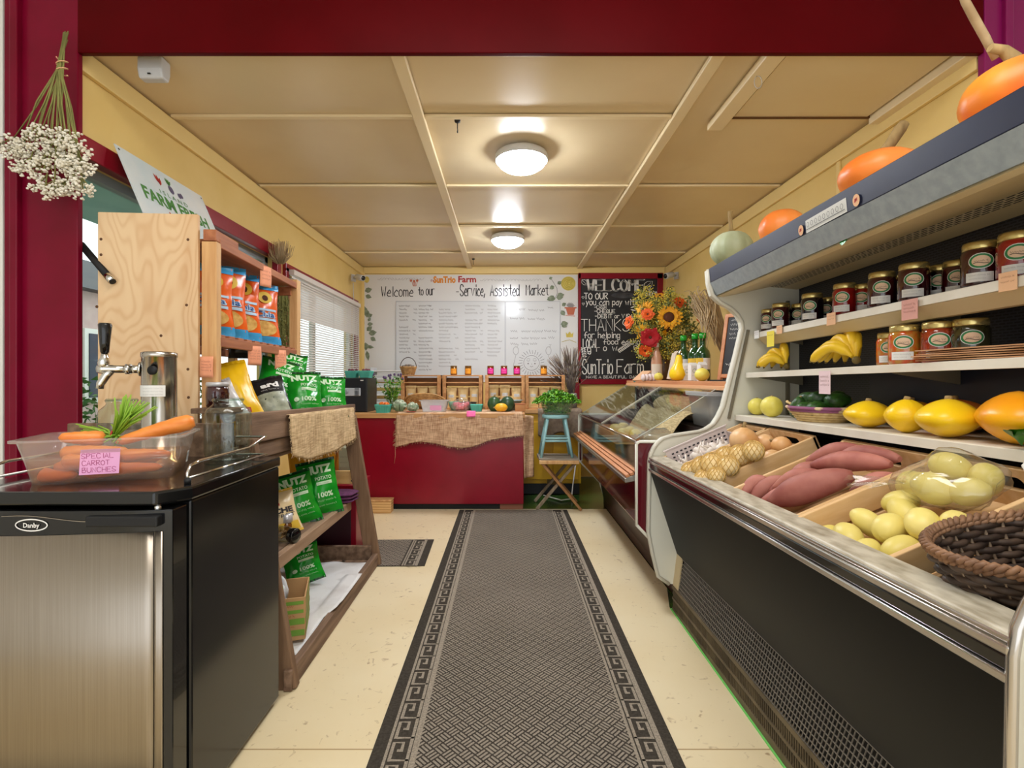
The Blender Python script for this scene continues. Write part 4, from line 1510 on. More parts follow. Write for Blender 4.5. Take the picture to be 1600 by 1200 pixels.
m_ltblue = mat('pale_blue_print', (176, 206, 226), rough=0.5)
dec_o = [('patch', 'blue_band', m_foilB, 0.0, 1.0, 0.0, 0.13), ('patch', 'blue_band', m_foilB, 0.0, 1.0, 0.9, 0.955), ('disc', 'chip_picture', m_chip, 0.52, 0.25, 0.38, 0.12),
         ('patch', 'pale_band', m_ltblue, 0.08, 0.92, 0.535, 0.57), ('patch', 'pale_band', m_ltblue, 0.12, 0.9, 0.375, 0.415), ('disc', 'fruit_picture', m_label_y, 0.6, 0.76, 0.2, 0.1), ('disc', 'fruit_picture', m_seed, 0.6, 0.75, 0.08, 0.05),
         ('text', 'lettering_shadow', m_ltblue, 'Chia', 0.56, 0.435, 0.085, 0.62, 0.07), ('text', 'lettering', mat('blue_print', (40, 84, 150), rough=0.5), 'Chia', 0.56, 0.44, 0.075, 0.56, 0.02)]
bags = [(343, 2.13, 0.30, 0, 'orange chip bag half hidden behind the pine post of the hutch'), (367, 2.29, 0.335, 1, 'orange chip bag standing second from the pine post'),
        (391, 2.45, 0.335, 2, 'orange chip bag with sliced fruit picture in the middle of the hutch shelf'), (423, 2.68, 0.325, 3, 'orange chip bag at the far end of the hutch shelf')]
for px, D, h, s_, lb in bags:
    p = at(px, 520, D)
    make_bag('chip_bag', lb, 'orange chip bags', 0.21, h, 0.075, m_foilO, m_foilB, dec_o, (p.x - 0.05, D, 1.303), (-0.12, 0, 0.72 + 0.05 * s_), 1.3 + s_)

# dried bundles behind the hutch
for nm, lb, p, hgt, m, col in (('dried_grass_bundle', 'dried green seed bundle hanging behind the far hutch post', at(441, 440, 3.60), 0.52, m_dryg, 0), ('dried_grass_bundle', 'tuft of dried stalks standing on the far end of the window trim', at(438, 412, 3.55), 0.16, m_grass, 1)):
    t = thing(nm, lb, 'dried flowers', p)
    g = G()
    for i in range(160):
        x, y = RN.gauss(0, 0.03), RN.gauss(0, 0.03)
        z0, z1 = (0, -hgt * RN.uniform(0.6, 1)) if col == 0 else (0, hgt * RN.uniform(0.5, 1))
        g.tube([V(x * .3, y * .3, z0), V(x, y, z1 * .5), V(x * 1.2, y * 1.2, z1)], 0.0016, 4)
        if col == 0:
            for q in range(4):
                c = V(x * 1.1, y * 1.1, z1 * RN.uniform(0.35, 1))
                g.blob(c + V(RN.uniform(-.01, .01), RN.uniform(-.01, .01), 0), (0.005, 0.005, 0.007), 5, 3)
    g.build('stalks', m, t, kind='stuff')

# ------------------------------------------------------------------ step rack
rk = thing('step_rack', 'weathered wooden step rack with three trays in front of the hutch', 'rack', (-1.1, 2.48, 0))
ro = V(1.1, -2.48, 0)


def rb(name, p0, p1, w, h, m=None, up=(0, 0, 1), bev=0.004):
    p0, p1 = Vector(p0) + ro, Vector(p1) + ro
    c = (p0 + p1) / 2
    return G().bar(p0 - c, p1 - c, w, h, 0, up).build(name, m or m_old, rk, bev=bev, loc=c)


rb('leg', (-0.80, 3.09, 0.0), (-0.955, 3.09, 0.90), 0.035, 0.085, m_oldp, up=(1, 0, 0))
rb('leg', (-0.80, 1.86, 0.0), (-0.955, 1.86, 0.90), 0.035, 0.085, m_oldp, up=(1, 0, 0))
rb('leg', (-1.46, 3.09, 0.0), (-1.46, 3.09, 0.86), 0.035, 0.07, m_oldp, up=(1, 0, 0))
rb('leg', (-1.46, 1.86, 0.0), (-1.46, 1.86, 0.86), 0.035, 0.07, m_oldp, up=(1, 0, 0))
# bottom tray
rb('tray_board', (-0.785, 1.83, 0.04), (-0.79, 3.13, 0.04), 0.03, 0.075)
rb('tray_board', (-1.44, 3.06, 0.085), (-0.81, 3.06, 0.085), 0.025, 0.085)
rb('tray_board', (-1.44, 1.89, 0.05), (-0.81, 1.89, 0.05), 0.025, 0.06)
for i in range(4):
    rb('shelf_plank', (-0.89 - 0.15 * i, 1.9, 0.042), (-0.89 - 0.15 * i, 3.04, 0.042), 0.13, 0.016)
# middle shelf
rb('shelf_edge', (-0.925, 1.88, 0.385), (-0.925, 3.0, 0.385), 0.03, 0.055, mat('pale_edge_board', (170, 140, 112), (146, 116, 90), ns=5, st=(7, 0.6, 7), rough=0.7))
for i in range(4):
    rb('shelf_plank', (-0.997 - 0.125 * i, 1.9, 0.402), (-0.997 - 0.125 * i, 3.08, 0.402), 0.115, 0.016)
rb('cross_rail', (-1.44, 3.04, 0.37), (-0.93, 3.04, 0.37), 0.03, 0.05, m_oldp)
rb('cross_rail', (-1.44, 1.9, 0.37), (-0.93, 1.9, 0.37), 0.03, 0.05, m_oldp)
# top tray
rb('tray_board', (-0.945, 1.8, 0.9425), (-0.935, 3.12, 0.914), 0.024, 0.112)
rb('tray_board', (-0.955, 1.8, 0.8525), (-0.945, 3.12, 0.8275), 0.024, 0.06)
rb('tray_board', (-1.55, 1.815, 0.90), (-0.97, 1.815, 0.90), 0.024, 0.13)
rb('tray_board', (-1.55, 3.1, 0.88), (-0.97, 3.1, 0.88), 0.024, 0.13)
for i in range(4):
    rb('shelf_plank', (-1.03 - 0.14 * i, 1.83, 0.80), (-1.03 - 0.14 * i, 3.08, 0.80), 0.13, 0.018)
# burlap over the top tray
t = thing('burlap_runner', 'pale burlap strip draped over the top tray of the step rack', 'burlap', (-0.92, 2.66, 0.9))


def bl(u, v):
    y = -0.50 + 0.90 * u
    k = 1 - v
    if v < 0.3:
        q = v / 0.3
        return V(-0.07 + 0.07 * q + 0.004 * math.sin(u * 17), y, 0.071 - 0.028 * u * .6 - 0.012 * (1 - q))
    q = (v - 0.3) / 0.7
    dep = 0.175 + 0.05 * math.sin(PI * u) + 0.01 * math.sin(u * 9)
    return V(0.004 + 0.012 * math.sin(u * 14) * q + 0.006 * q, y + 0.03 * q * (0.5 - u), 0.071 - 0.018 * u - q * dep)


g = G()
g.grid(bl, 46, 26)
g.build('cloth', m_burlap2, t, fix=False, solid=0.002)
g = G()
for i in range(90):
    u = RN.random()
    p = bl(u, 1.0)
    g.tube([p, p + V(RN.uniform(-.004, .008), RN.uniform(-.006, .006), -RN.uniform(0.006, 0.02))], 0.0009, 4)
for i in range(60):
    v = RN.uniform(0.3, 1)
    for u, s_ in ((0.0, -1), (1.0, 1)):
        p = bl(u, v)
        g.tube([p, p + V(RN.uniform(0, .005), s_ * RN.uniform(0.006, 0.022), RN.uniform(-.012, .002))], 0.0009, 4)
g.build('fringe', m_burlap2, t, kind='stuff')

# jam jar behind the glass jar
# (built with the other jars below)

# bags in the top tray
dk = m_foilDG
dec_g = [('text', 'lettering', m_lime, 'NUTZ', 0.52, 0.76, 0.13, 0.72, 0.06), ('patch', 'print_block', m_lime, 0.40, 0.84, 0.545, 0.60), ('text', 'lettering', m_lime, 'POTATO', 0.62, 0.63, 0.06, 0.46, 0.02), ('scrib', 'small_print', m_greenprint, 0.43, 0.555, 0.36, 0.03),
         ('text', 'lettering', m_lime, '100%', 0.60, 0.33, 0.085, 0.42, 0.03), ('scrib', 'small_print', m_lime, 0.36, 0.25, 0.5, 0.04), ('scrib', 'small_print', m_lime, 0.36, 0.17, 0.48, 0.035), ('disc', 'emblem', m_lime, 0.25, 0.36, 0.07, 0.045)]
dec_k = [('text', 'lettering', m_paper, 'ard', 0.58, 0.74, 0.10, 0.5, 0.05), ('patch', 'picture', mat('grey_photo_print', (168, 172, 150), (120, 124, 106), ns=24, rough=0.4), 0.1, 0.92, 0.08, 0.62), ('scrib', 'small_print', m_paper, 0.3, 0.665, 0.5, 0.035), ('patch', 'yellow_band', m_label_y, 0.1, 0.92, 0.045, 0.07)]
dec_y = [('patch', 'cream_panel', m_foilC, 0.42, 0.95, 0.04, 0.16), ('patch', 'red_band', m_redtext, 0.36, 0.72, 0.17, 0.23), ('text', 'lettering', m_ink, 'CH', 0.7, 0.07, 0.07, 0.3, 0.03)]
dec_c = [('patch', 'red_band', m_redtext, 0.08, 0.6, 0.63, 0.69), ('text', 'lettering', m_ink, 'CHE', 0.66, 0.46, 0.11, 0.5, 0.05), ('text', 'lettering', m_ink, 'FROT', 0.7, 0.36, 0.07, 0.46, 0.01), ('patch', 'yellow_band', m_label_y, 0.05, 0.95, 0.06, 0.24)]


def bag_at(px, py, D, h, w, yawr, lean, body, seal, dec, lb, seed, grp, X=None, roll=0.0):
    p = at(px, py, D)
    return make_bag('chip_bag', lb, grp, w, h, 0.085, body, seal, dec, p, (-lean, roll, yawr), seed)


gb = 'green chip bags on the step rack'
bag_at(478, 655, 2.66, 0.27, 0.19, 0.55, 0.42, m_foilG, dk, dec_g, 'green chip bag second from the far end of the top tray', 2.1, gb)
bag_at(518, 652, 2.90, 0.25, 0.19, 0.50, 0.40, m_foilG, dk, dec_g, 'green chip bag at the far end of the top tray', 3.4, gb)
bag_at(425, 628, 2.62, 0.26, 0.19, 0.5, 0.5, m_foilG, dk, dec_g, 'green chip bag lying behind the black bag in the top tray', 5.2, gb, roll=0.25)
bag_at(452, 612, 2.75, 0.24, 0.19, 0.55, 0.5, m_foilG, dk, dec_g, 'dull green chip bag wedged at the back of the top tray', 6.6, gb, roll=0.1)
bag_at(438, 668, 2.34, 0.27, 0.17, 0.62, 0.55, m_foilK, m_foilK, dec_k, 'black chip bag with grey picture leaning in the top tray', 7.7, None, roll=-0.22)
bag_at(384, 668, 2.16, 0.33, 0.19, 0.75, 0.55, m_foilY, m_foilY, dec_y, 'yellow chip bag leaning back at the near end of the top tray', 8.3, None, roll=-0.18)
bag_at(378, 560, 2.55, 0.13, 0.12, 0.6, 0.3, m_foilK, m_foilK, [('scrib', 'small_print', m_paper, 0.2, 0.5, 0.6, 0.15)], 'small black packet tucked behind the yellow bag', 9.1, None)
# brown paper bags behind the trays
for px, py, D, w, h, s_, lb in ((447, 610, 3.0, 0.12, 0.15, 11.0, 'crumpled brown paper bag behind the green chip bags'), ):
    make_bag('paper_bag', lb, None, w, h, 0.06, m_kraft, m_kraft, [], at(px + 2, 614, 2.88), (-0.25, 0, 0.5), s_, 'paper bag')
# silver packet beside the yellow bag
make_bag('silver_packet', 'silver packet lying in front of the yellow chip bag', None, 0.10, 0.2, 0.05, m_silver, m_silver, [], at(372, 645, 2.06) + V(0, 0, -0.03), (-0.6, -0.35, 0.7), 12.4, 'packet')

# middle shelf bags
bag_at(474, 822, 2.53, 0.27, 0.20, 0.55, 0.30, m_foilG, dk, dec_g, 'green chip bag on the middle shelf, nearer one', 13.3, gb, roll=-0.22)
bag_at(508, 806, 2.72, 0.30, 0.20, 0.5, 0.22, m_foilG, dk, dec_g, 'green chip bag on the middle shelf beside the purple towel', 14.8, gb, roll=-0.15)
bag_at(441, 838, 2.34, 0.21, 0.19, 0.6, 0.4, m_foilC, m_label_y, dec_c, 'cream cheese snack bag on the middle shelf', 15.5, None, roll=-0.18)
# bottom shelf bag
bag_at(480, 912, 2.62, 0.2, 0.19, 0.5, 0.45, m_foilG, dk, dec_g, 'green chip bag on the bottom shelf behind the carton', 16.5, gb, roll=-0.2)

# purple towel
t = thing('purple_towel', 'folded purple towel at the far end of the middle shelf', 'towel', (-1.0, 2.98, 0.411))
g = G()
for i in range(3):
    g.blob((0.0 + 0.006 * i, 0, 0.012 + 0.019 * i), (0.125 - 0.005 * i, 0.085, 0.0125), 24, 8, lambda th, ph: (abs(math.cos(th)) ** 4 + abs(math.sin(th)) ** 4) ** (-0.25) * (1 + 0.03 * math.sin(5 * th)))
g.build('cloth', m_purple, t)

# lying preserve jars on the middle shelf
t = thing('tipped_jar', 'glass jar with black lid lying on the middle shelf edge', 'jar', (-0.985, 2.24, 0.445))
M = rm((0, 0, 0), 0, PI / 2, -0.35)
G().lathe([(0, -0.07), (0.03, -0.07), (0.033, -0.06), (0.033, 0.035), (0.026, 0.05), (0.026, 0.06)], 20, m=M).build('glass_body', m_jarglass, t)
g = G()
for i in range(40):
    c = M @ V(RN.uniform(-.02, .018), RN.uniform(-.02, .02), RN.uniform(-.06, .03))
    g.box(c, (RN.uniform(.01, .022), .006, .005), 0, (RN.uniform(0, 3), RN.uniform(0, 3), RN.uniform(0, 3)))
g.build('dried_filling', mat('dried_bits', (176, 132, 84), (112, 78, 48), ns=40, rough=0.8, rnd=0.1), t, kind='stuff')
G().lathe([(0, 0.05), (0.03, 0.05), (0.031, 0.053), (0.031, 0.078), (0.028, 0.081), (0, 0.081)], 22, m=M).build('lid', m_blackgl, t)
t = thing('spice_bottle', 'small bottle with clear cap standing before the cream snack bag', 'bottle', (-1.015, 2.36, 0.411))
G().lathe([(0, 0), (0.024, 0), (0.026, 0.005), (0.026, 0.045), (0.02, 0.055)], 18).build('glass_body', m_amber, t)
G().lathe([(0.02, 0.05), (0.026, 0.053), (0.026, 0.09), (0, 0.092)], 18).build('cap', m_silver, t)

# things on the bottom shelf
t = thing('liner_sheet', 'crumpled white plastic liner over the bottom shelf of the rack', 'liner', (-1.06, 2.5, 0.052))
g = G()
g.grid(lambda u, v: V(-0.33 + (0.575 + (0.05 if 0.3 < v < 0.75 else 0)) * u, -0.52 + 1.0 * v, 0.003 + 0.02 * max(0, noise.noise(V(u * 4, v * 6, 0.3))) + (0.036 if (u > 0.85 and 0.3 < v < 0.75) else 0)), 30, 40)
g.build('sheet', m_sheet, t, fix=False, solid=0.001)
t = thing('cardboard_box', 'cardboard carton with green bands on the bottom shelf', 'box', (-0.975, 2.14, 0.07), 0.3)
g = G()
for c, d in (((0, -0.11, 0.085), (0.26, 0.005, 0.17)), ((0, 0.11, 0.085), (0.26, 0.005, 0.17)), ((-0.13, 0, 0.085), (0.005, 0.22, 0.17)), ((0.13, 0, 0.085), (0.005, 0.22, 0.17)), ((0, 0, 0.003), (0.26, 0.22, 0.006))):
    g.box(c, d)
b_ = g.build('box_walls', m_carton, t)
g = G()
fx = lambda x, y: V(0.1338, x, y)
for z0 in (0.03, 0.075, 0.115, 0.15):
    ribbon(g, [V(-0.1, z0), V(0.1, z0 + 0.005)], 0.014 + 0.01 * (z0 < 0.08), fx)
fy_ = lambda x, y: V(x, -0.1138, y)
for z0 in (0.03, 0.075, 0.115, 0.15):
    ribbon(g, [V(-0.12, z0), V(0.12, z0)], 0.014 + 0.01 * (z0 < 0.08), fy_)
g.build('green_band', m_ltgreen, t, fix=False)
g = G()
for z0 in (0.05, 0.093, 0.132):
    scribble(g, -0.09, z0, 0.17, 0.011, lambda x, y: V(0.1345, x, y))
    scribble(g, -0.11, z0, 0.2, 0.011, lambda x, y: V(x, -0.1145, y))
g.build('carton_print', m_redtext, t, fix=False)
t = thing('plastic_jug', 'translucent white plastic jug standing in the cardboard carton', 'jug', (-0.99, 2.13, 0.077), 0.3)
G().box((0, 0, 0.095), (0.13, 0.11, 0.19)).build('jug_body', m_jug, t, bev=0.02, seg=3)
G().tube([(0.02, -0.0, 0.19), (0.05, 0, 0.215), (0.055, 0, 0.2), (0.066, 0, 0.16), (0.064, 0, 0.13)], 0.01, 8).build('jug_handle', m_jug, t)
G().lathe([(0.02, 0.18), (0.02, 0.21), (0.024, 0.212), (0.024, 0.232), (0, 0.234)], 16, (-0.02, 0, 0)).build('jug_cap', m_charcoal, t)
# things behind the rack: yellow drawer unit, carton, plank
t = thing('yellow_crate_bin', 'yellow plastic bin behind the green bags on the middle shelf', 'bin', (-1.25, 3.34, 0.46))
g = G()
tub_mesh(g, (0.13, 0.09), (0.15, 0.11), 0.24)
g.build('bin_body', mat('yellow_plastic', (232, 170, 30), rough=0.4), t, solid=0.003)
G().box((0, -0.105, 0.2), (0.09, 0.006, 0.02)).build('hand_slot', mat('yellow_plastic_dark', (170, 120, 20), rough=0.5), t, bev=0.003)
t = thing('bin_stand', 'low dark cabinet under the yellow plastic bin', 'cabinet', (-1.22, 3.36, 0))
G().box((0, 0, 0.23), (0.56, 0.34, 0.46)).build('carcass', m_burg, t, bev=0.004)
G().box((0, -0.172, 0.24), (0.5, 0.006, 0.36)).build('door', m_dkmaroon, t, bev=0.003)
t = thing('drink_carton', 'grey green drink carton beside the yellow plastic bin', 'carton', (-1.045, 3.33, 0.46))
G().box((0, 0, 0.11), (0.075, 0.075, 0.22)).build('carton_body', mat('sage_carton', (178, 180, 150), rough=0.6), t, bev=0.003)
G().prism([(-0.037, 0.22), (0.037, 0.22), (0.0, 0.255)], -0.037, 0.037, lambda a, b, h: V(h, a, b)).build('carton_gable', mat('sage_carton2', (190, 192, 164), rough=0.6), t)
g = G()
for i in range(4):
    scribble(g, -0.028, 0.05 + 0.035 * i, 0.055, 0.014, lambda x, y: V(x, -0.0382, y))
g.build('carton_print', m_inkmid, t, fix=False)
t = thing('pale_plank', 'short pale plank with two screws at the end of the middle shelf', 'plank', (-1.04, 3.145, 0.52))
G().box((0, 0, 0), (0.24, 0.02, 0.08)).build('board', mat('pale_pine', (232, 186, 120), (220, 170, 104), ns=6, st=(0.6, 6, 6), rough=0.5), t, bev=0.003)
g = G()
for z in (-0.02, 0.02):
    g.lathe([(0.005, 0), (0.004, 0.0015), (0, 0.002)], 10, m=rm((0.09, -0.0103, z), PI / 2))
g.build('screw_head', m_charcoal, t)

# ------------------------------------------------------------------ serving counters at the back
CZ = 0.83
ct = thing('front_counter', 'burgundy painted counter with a wood edged top facing the aisle', 'counter', (-0.74, 4.68, 0))
co = V(0.74, -4.68, 0)


def pb(par, off, name, c, d, m, bev=0.003, **k):
    return G().box((0, 0, 0), d).build(name, m, par, bev=bev, loc=Vector(c) + off, **k)


pb(ct, co, 'front_panel', (-0.745, 4.41, 0.43), (1.776, 0.02, 0.76), m_burg)
pb(ct, co, 'side_panel', (0.133, 4.67, 0.43), (0.02, 0.5, 0.76), m_burg)
pb(ct, co, 'side_panel', (-1.623, 4.67, 0.43), (0.02, 0.5, 0.76), m_burg)
pb(ct, co, 'worktop', (-0.745, 4.66, 0.81), (1.80, 0.57, 0.04), m_oak)
pb(ct, co, 'toe_kick', (-0.52, 4.45, 0.025), (1.0, 0.03, 0.05), m_blackmt)
pb(ct, co, 'toe_block', (0.04, 4.43, 0.025), (0.2, 0.03, 0.05), mat('worn_block', (132, 84, 62), rough=0.7))
pb(ct, co, 'toe_kick', (-1.3, 4.45, 0.025), (0.56, 0.03, 0.05), m_blackmt)
t = thing('plywood_step', 'low pale plywood step at the left foot of the burgundy counter', 'step', (-1.2, 4.33, 0))
G().box((0, 0, 0.05), (0.46, 0.10, 0.1)).build('riser', mat('step_ply', (230, 190, 132), (206, 160, 100), ns=3, st=(0.4, 1, 5), wave='Z', dist=5, rough=0.6), t, bev=0.003)
G().box((0, 0, 0.106), (0.47, 0.11, 0.012)).build('tread', m_pine, t, bev=0.003)

bc_ = thing('back_counter', 'yellow fronted back counter under the whiteboard', 'counter', (-0.45, 5.42, 0))
bo = V(0.45, -5.42, 0)
pb(bc_, bo, 'worktop', (-0.46, 5.42, 0.81), (2.38, 0.93, 0.04), m_oak)
pb(bc_, bo, 'front_panel', (-0.46, 4.98, 0.45), (2.36, 0.02, 0.68), m_yellowcab)
pb(bc_, bo, 'side_panel', (0.71, 5.42, 0.45), (0.02, 0.88, 0.68), m_yellowcab)
pb(bc_, bo, 'side_panel', (-1.63, 5.42, 0.45), (0.02, 0.88, 0.68), m_yellowcab)
pb(bc_, bo, 'cabinet_door', (0.26, 4.964, 0.43), (0.36, 0.012, 0.56), m_yellowcab)
pb(bc_, bo, 'cabinet_door', (0.57, 4.964, 0.43), (0.24, 0.012, 0.56), m_yellowcab)
pb(bc_, bo, 'toe_kick', (-0.46, 5.02, 0.055), (2.34, 0.03, 0.11), m_charcoal)
g = G()
g.box((0.44, 4.955, 0.13), (0.1, 0.012, 0.05))
g.build('vent_grille', mat('brown_vent', (92, 72, 24), rough=0.6), bc_, loc=bo)
tag(G().tube([(0.35, 4.9, 0.012), (0.5, 4.7, 0.012), (0.6, 4.75, 0.012), (0.63, 4.90, 0.1), (0.66, 4.92, 0.3)], 0.006, 7).build('power_cord', m_cable), 'pale power cord lying on the green floor by the folding stool', 'cord')

# burlap over the front counter
bt = thing('burlap_cloth', 'brown burlap cloth draped over the front of the burgundy counter', 'burlap', (-0.4, 4.39, CZ))
prof = [(620, 698), (632, 695), (645, 691), (660, 689), (680, 692), (700, 697), (720, 699), (735, 698), (750, 693), (765, 687), (780, 684), (800, 681), (816, 680)]


def bprof(px):
    for (a, ya), (b, yb) in zip(prof, prof[1:]):
        if a <= px <= b:
            return ya + (yb - ya) * (px - a) / (b - a)
    return prof[-1][1]


def bcl(u, v):
    px = 620 + 197 * u
    x = (px - 792) * 4.39 / 800 + 0.4
    zb = 1.12 - (bprof(px) - 593) * 4.39 / 800 - CZ
    if v < 0.35:
        q = v / 0.35
        return V(x * (0.985 + 0.015 * q), 0.40 * (1 - q) - 0.006 * q + 0.012, 0.004 + 0.004 * noise.noise(V(x * 6, q * 4, 1.0)) - (0.004 * max(0, q - .9) * 10))
    q = (v - 0.35) / 0.65
    return V(x - 0.012 * q * (1 - 2 * u), -0.012 - 0.010 * math.sin(x * 16 + q) * q - 0.012 * q + 0.004 * noise.noise(V(x * 9, q * 5, 3)), -q * (-zb) - 0.002)


g = G()
g.grid(bcl, 70, 40)
# the loose corner hanging off the right end
g.grid(lambda u, v: V(0.535 + 0.015 * v + (0.10 - 0.012 * v) * u, 0.02 + 0.10 * u - 0.014 * math.sin(u * 6 + v * 3), -0.012 - 0.02 * u - (0.55 - 0.02 * u) * v + 0.06 * u * (1 - v) * 0), 10, 26)
g.build('cloth', m_burlap, bt, fix=False, solid=0.002)
g = G()
for i in range(110):
    p = bcl(RN.random(), 1.0)
    g.tube([p, p + V(RN.uniform(-.006, .006), -0.002, -RN.uniform(0.006, 0.02))], 0.001, 4)
for i in range(40):
    p = bcl(0.0, RN.uniform(0.35, 1))
    g.tube([p, p + V(-RN.uniform(0.006, 0.025), -0.002, RN.uniform(-.02, .0))], 0.001, 4)
p = bcl(0.0, 1.0)
g.tube([p, p + V(0.004, -0.004, -0.07), p + V(-0.006, -0.004, -0.14)], 0.0014, 5)
g.build('fringe', m_burlap, bt, kind='stuff')
t = thing('burlap_sheet', 'greyish burlap sheet over the back counter right of the parsley stool', 'burlap', (0.6, 4.94, CZ))
g = G()
g.grid(lambda u, v: (V(-0.30 + 0.42 * u, 0.45 * (1 - v / 0.4), 0.004 + 0.002 * math.sin(u * 20)) if v < 0.4 else V(-0.30 + 0.42 * u, -0.014 - 0.01 * math.sin(u * 14), 0.002 - (v - 0.4) / 0.6 * (0.25 + 0.03 * math.sin(u * 9)))), 26, 22)
g.build('cloth', mat('grey_burlap', (150, 132, 112), (124, 106, 90), ns=30, rough=0.95, bump=0.3, bs=120), t, fix=False, solid=0.002)

# safe
sf = thing('safe', 'black steel safe with keypad at the left end of the counter', 'safe', (-1.41, 4.68, CZ))
G().box((0, 0.02, 0.153), (0.35, 0.33, 0.306)).build('body', mat('dark_olive_enamel', (44, 44, 40), rough=0.4), sf, bev=0.006)
d_ = G().box((0, -0.152, 0.153), (0.335, 0.016, 0.29)).build('door', mat('safe_door_black', (24, 26, 32), rough=0.35), sf, bev=0.004)
G().box((0.04, -0.166, 0.18), (0.16, 0.016, 0.07)).build('control_panel', mat('silver_plastic', (186, 188, 194), rough=0.35), d_, bev=0.006)
g = G()
for i in range(4):
    for j in range(3):
        g.box((0.075 + 0.013 * j, -0.176, 0.197 - 0.012 * i - 0.008), (0.009, 0.006, 0.008))
g.box((0.09, -0.175, 0.207), (0.04, 0.004, 0.009))
g.build('key', m_charcoal, d_)
g = G()
g.lathe([(0.021, 0), (0.02, 0.014), (0.012, 0.018), (0, 0.018)], 20, m=rm((-0.005, -0.172, 0.182), PI / 2))
g.box((-0.005, -0.194, 0.182), (0.008, 0.012, 0.036))
g.build('knob', mat('knob_grey', (150, 152, 158), rough=0.3), d_, bev=0.001)
G().box((0.13, -0.161, 0.282), (0.026, 0.002, 0.008)).build('badge', m_paper, d_)


def pint(lb, loc, fill=None, grp='teal pulp berry boxes', rz=0.0, sc=1.0):
    t = thing('berry_box', lb, 'berry box', loc, rz, grp)
    g = G()
    b, tp, h = 0.045 * sc, 0.058 * sc, 0.062 * sc

    def fn(u, v):
        a = 2 * PI * u
        q = (abs(math.cos(a)) ** 8 + abs(math.sin(a)) ** 8) ** (-1 / 8)
        r = (b + (tp - b) * v) * (1 + 0.03 * math.cos(28 * a) * (v < 0.85))
        return V(r * q * math.cos(a), r * q * math.sin(a), h * v)
    g.grid(fn, 84, 6, wrap=True)
    g.add([fn(i / 84, 0) for i in range(84)], [tuple(range(84))])
    g.build('box', m_teal, t, fix=False, solid=0.002)
    return t


def fruits(name, cat, lb, grp, base, n, spread, r, m, z0, stemm=None):
    first = None
    for i in range(n):
        a, q = RN.uniform(0, 2 * PI), spread * math.sqrt(RN.random())
        p = Vector(base) + V(q * math.cos(a), q * math.sin(a), z0 + RN.uniform(-.004, 0.012))
        if first is None:
            g = G().blob((0, 0, 0), (r, r, r * .92), 12, 8)
            first = g.build(name, m, loc=p)
            tag(first, lb, cat, grp)
        else:
            dup(first, loc=p, rot=(RN.uniform(-.4, .4), RN.uniform(-.4, .4), RN.uniform(0, 6)), scale=RN.uniform(.85, 1.15))


p = V(-1.40, 4.64, CZ + 0.306)
pint('teal berry box on the safe, left of the two', p)
fruits('berry', 'berry', 'dark berry heaped in the left teal box on the safe', 'berries in the left box on the safe', p, 9, 0.038, 0.013, m_berry, 0.060)
p = V(-1.265, 4.60, CZ + 0.306)
pint('teal berry box on the safe, at its right front edge', p)
fruits('berry', 'berry', 'dark berry heaped in the right teal box on the safe', 'berries in the right box on the safe', p, 9, 0.038, 0.013, m_berry, 0.060)
p = V(-1.085, 4.5, CZ)
pint('teal berry box of orange tomatoes beside the safe', p, sc=1.15)
fruits('cherry_tomato', 'tomato', 'small orange tomato heaped in the teal box beside the safe', 'tomatoes in the teal box', p, 14, 0.045, 0.016, m_tom, 0.070)

# cauliflowers in bags
for x, y, r, lb in ((-0.955, 4.55, 0.062, 'larger pale cauliflower next to the tomato box'), (-0.83, 4.52, 0.05, 'smaller pale cauliflower left of the milky tub on burlap')):
    t = thing('cauliflower', lb, 'cauliflower', (x, y, CZ + 0.004))
    g = G()
    for i in range(46):
        a, e = RN.uniform(0, 2 * PI), math.asin(RN.uniform(-.2, 1))
        c = V(r * .8 * math.cos(a) * math.cos(e), r * .8 * math.sin(a) * math.cos(e), r * .75 + r * .75 * math.sin(e))
        g.blob(c, (r * .3, r * .3, r * .28), 8, 5)
    g.build('curd', m_cau, t)
    g = G()
    for i in range(7):
        a = 2 * PI * i / 7
        g.grid(lambda u, v: V((r * (.5 + .55 * math.sin(v * 2))) * math.cos(a + (u - .5) * .8), (r * (.5 + .55 * math.sin(v * 2))) * math.sin(a + (u - .5) * .8), 0.004 + v * r * 1.15), 5, 6)
    g.build('leaf', mat('blue_green_leaf', (150, 172, 144), (118, 146, 112), ns=14, rough=0.6), t, fix=False)
tag(G().box((0, 0, 0), (0.075, 0.05, 0.002)).build('price_note', m_redtext, loc=(-0.83, 4.435, CZ + 0.012)), 'small red price card lying before the smaller cauliflower', 'note')

# milky tub on the burlap
t = thing('storage_tub', 'milky tub with pink note standing on the counter burlap', 'tub', (-0.64, 4.55, CZ + 0.008))
g = G()
tub_mesh(g, (0.1, 0.075), (0.118, 0.09), 0.10)
g.build('tub', m_tub2, t)
G().grid(lambda u, v: V(-0.03 + 0.1 * u, -0.088 - 0.012 * v, 0.012 + 0.045 * v), 2, 2).build('sticky_note', m_pink, t, fix=False)
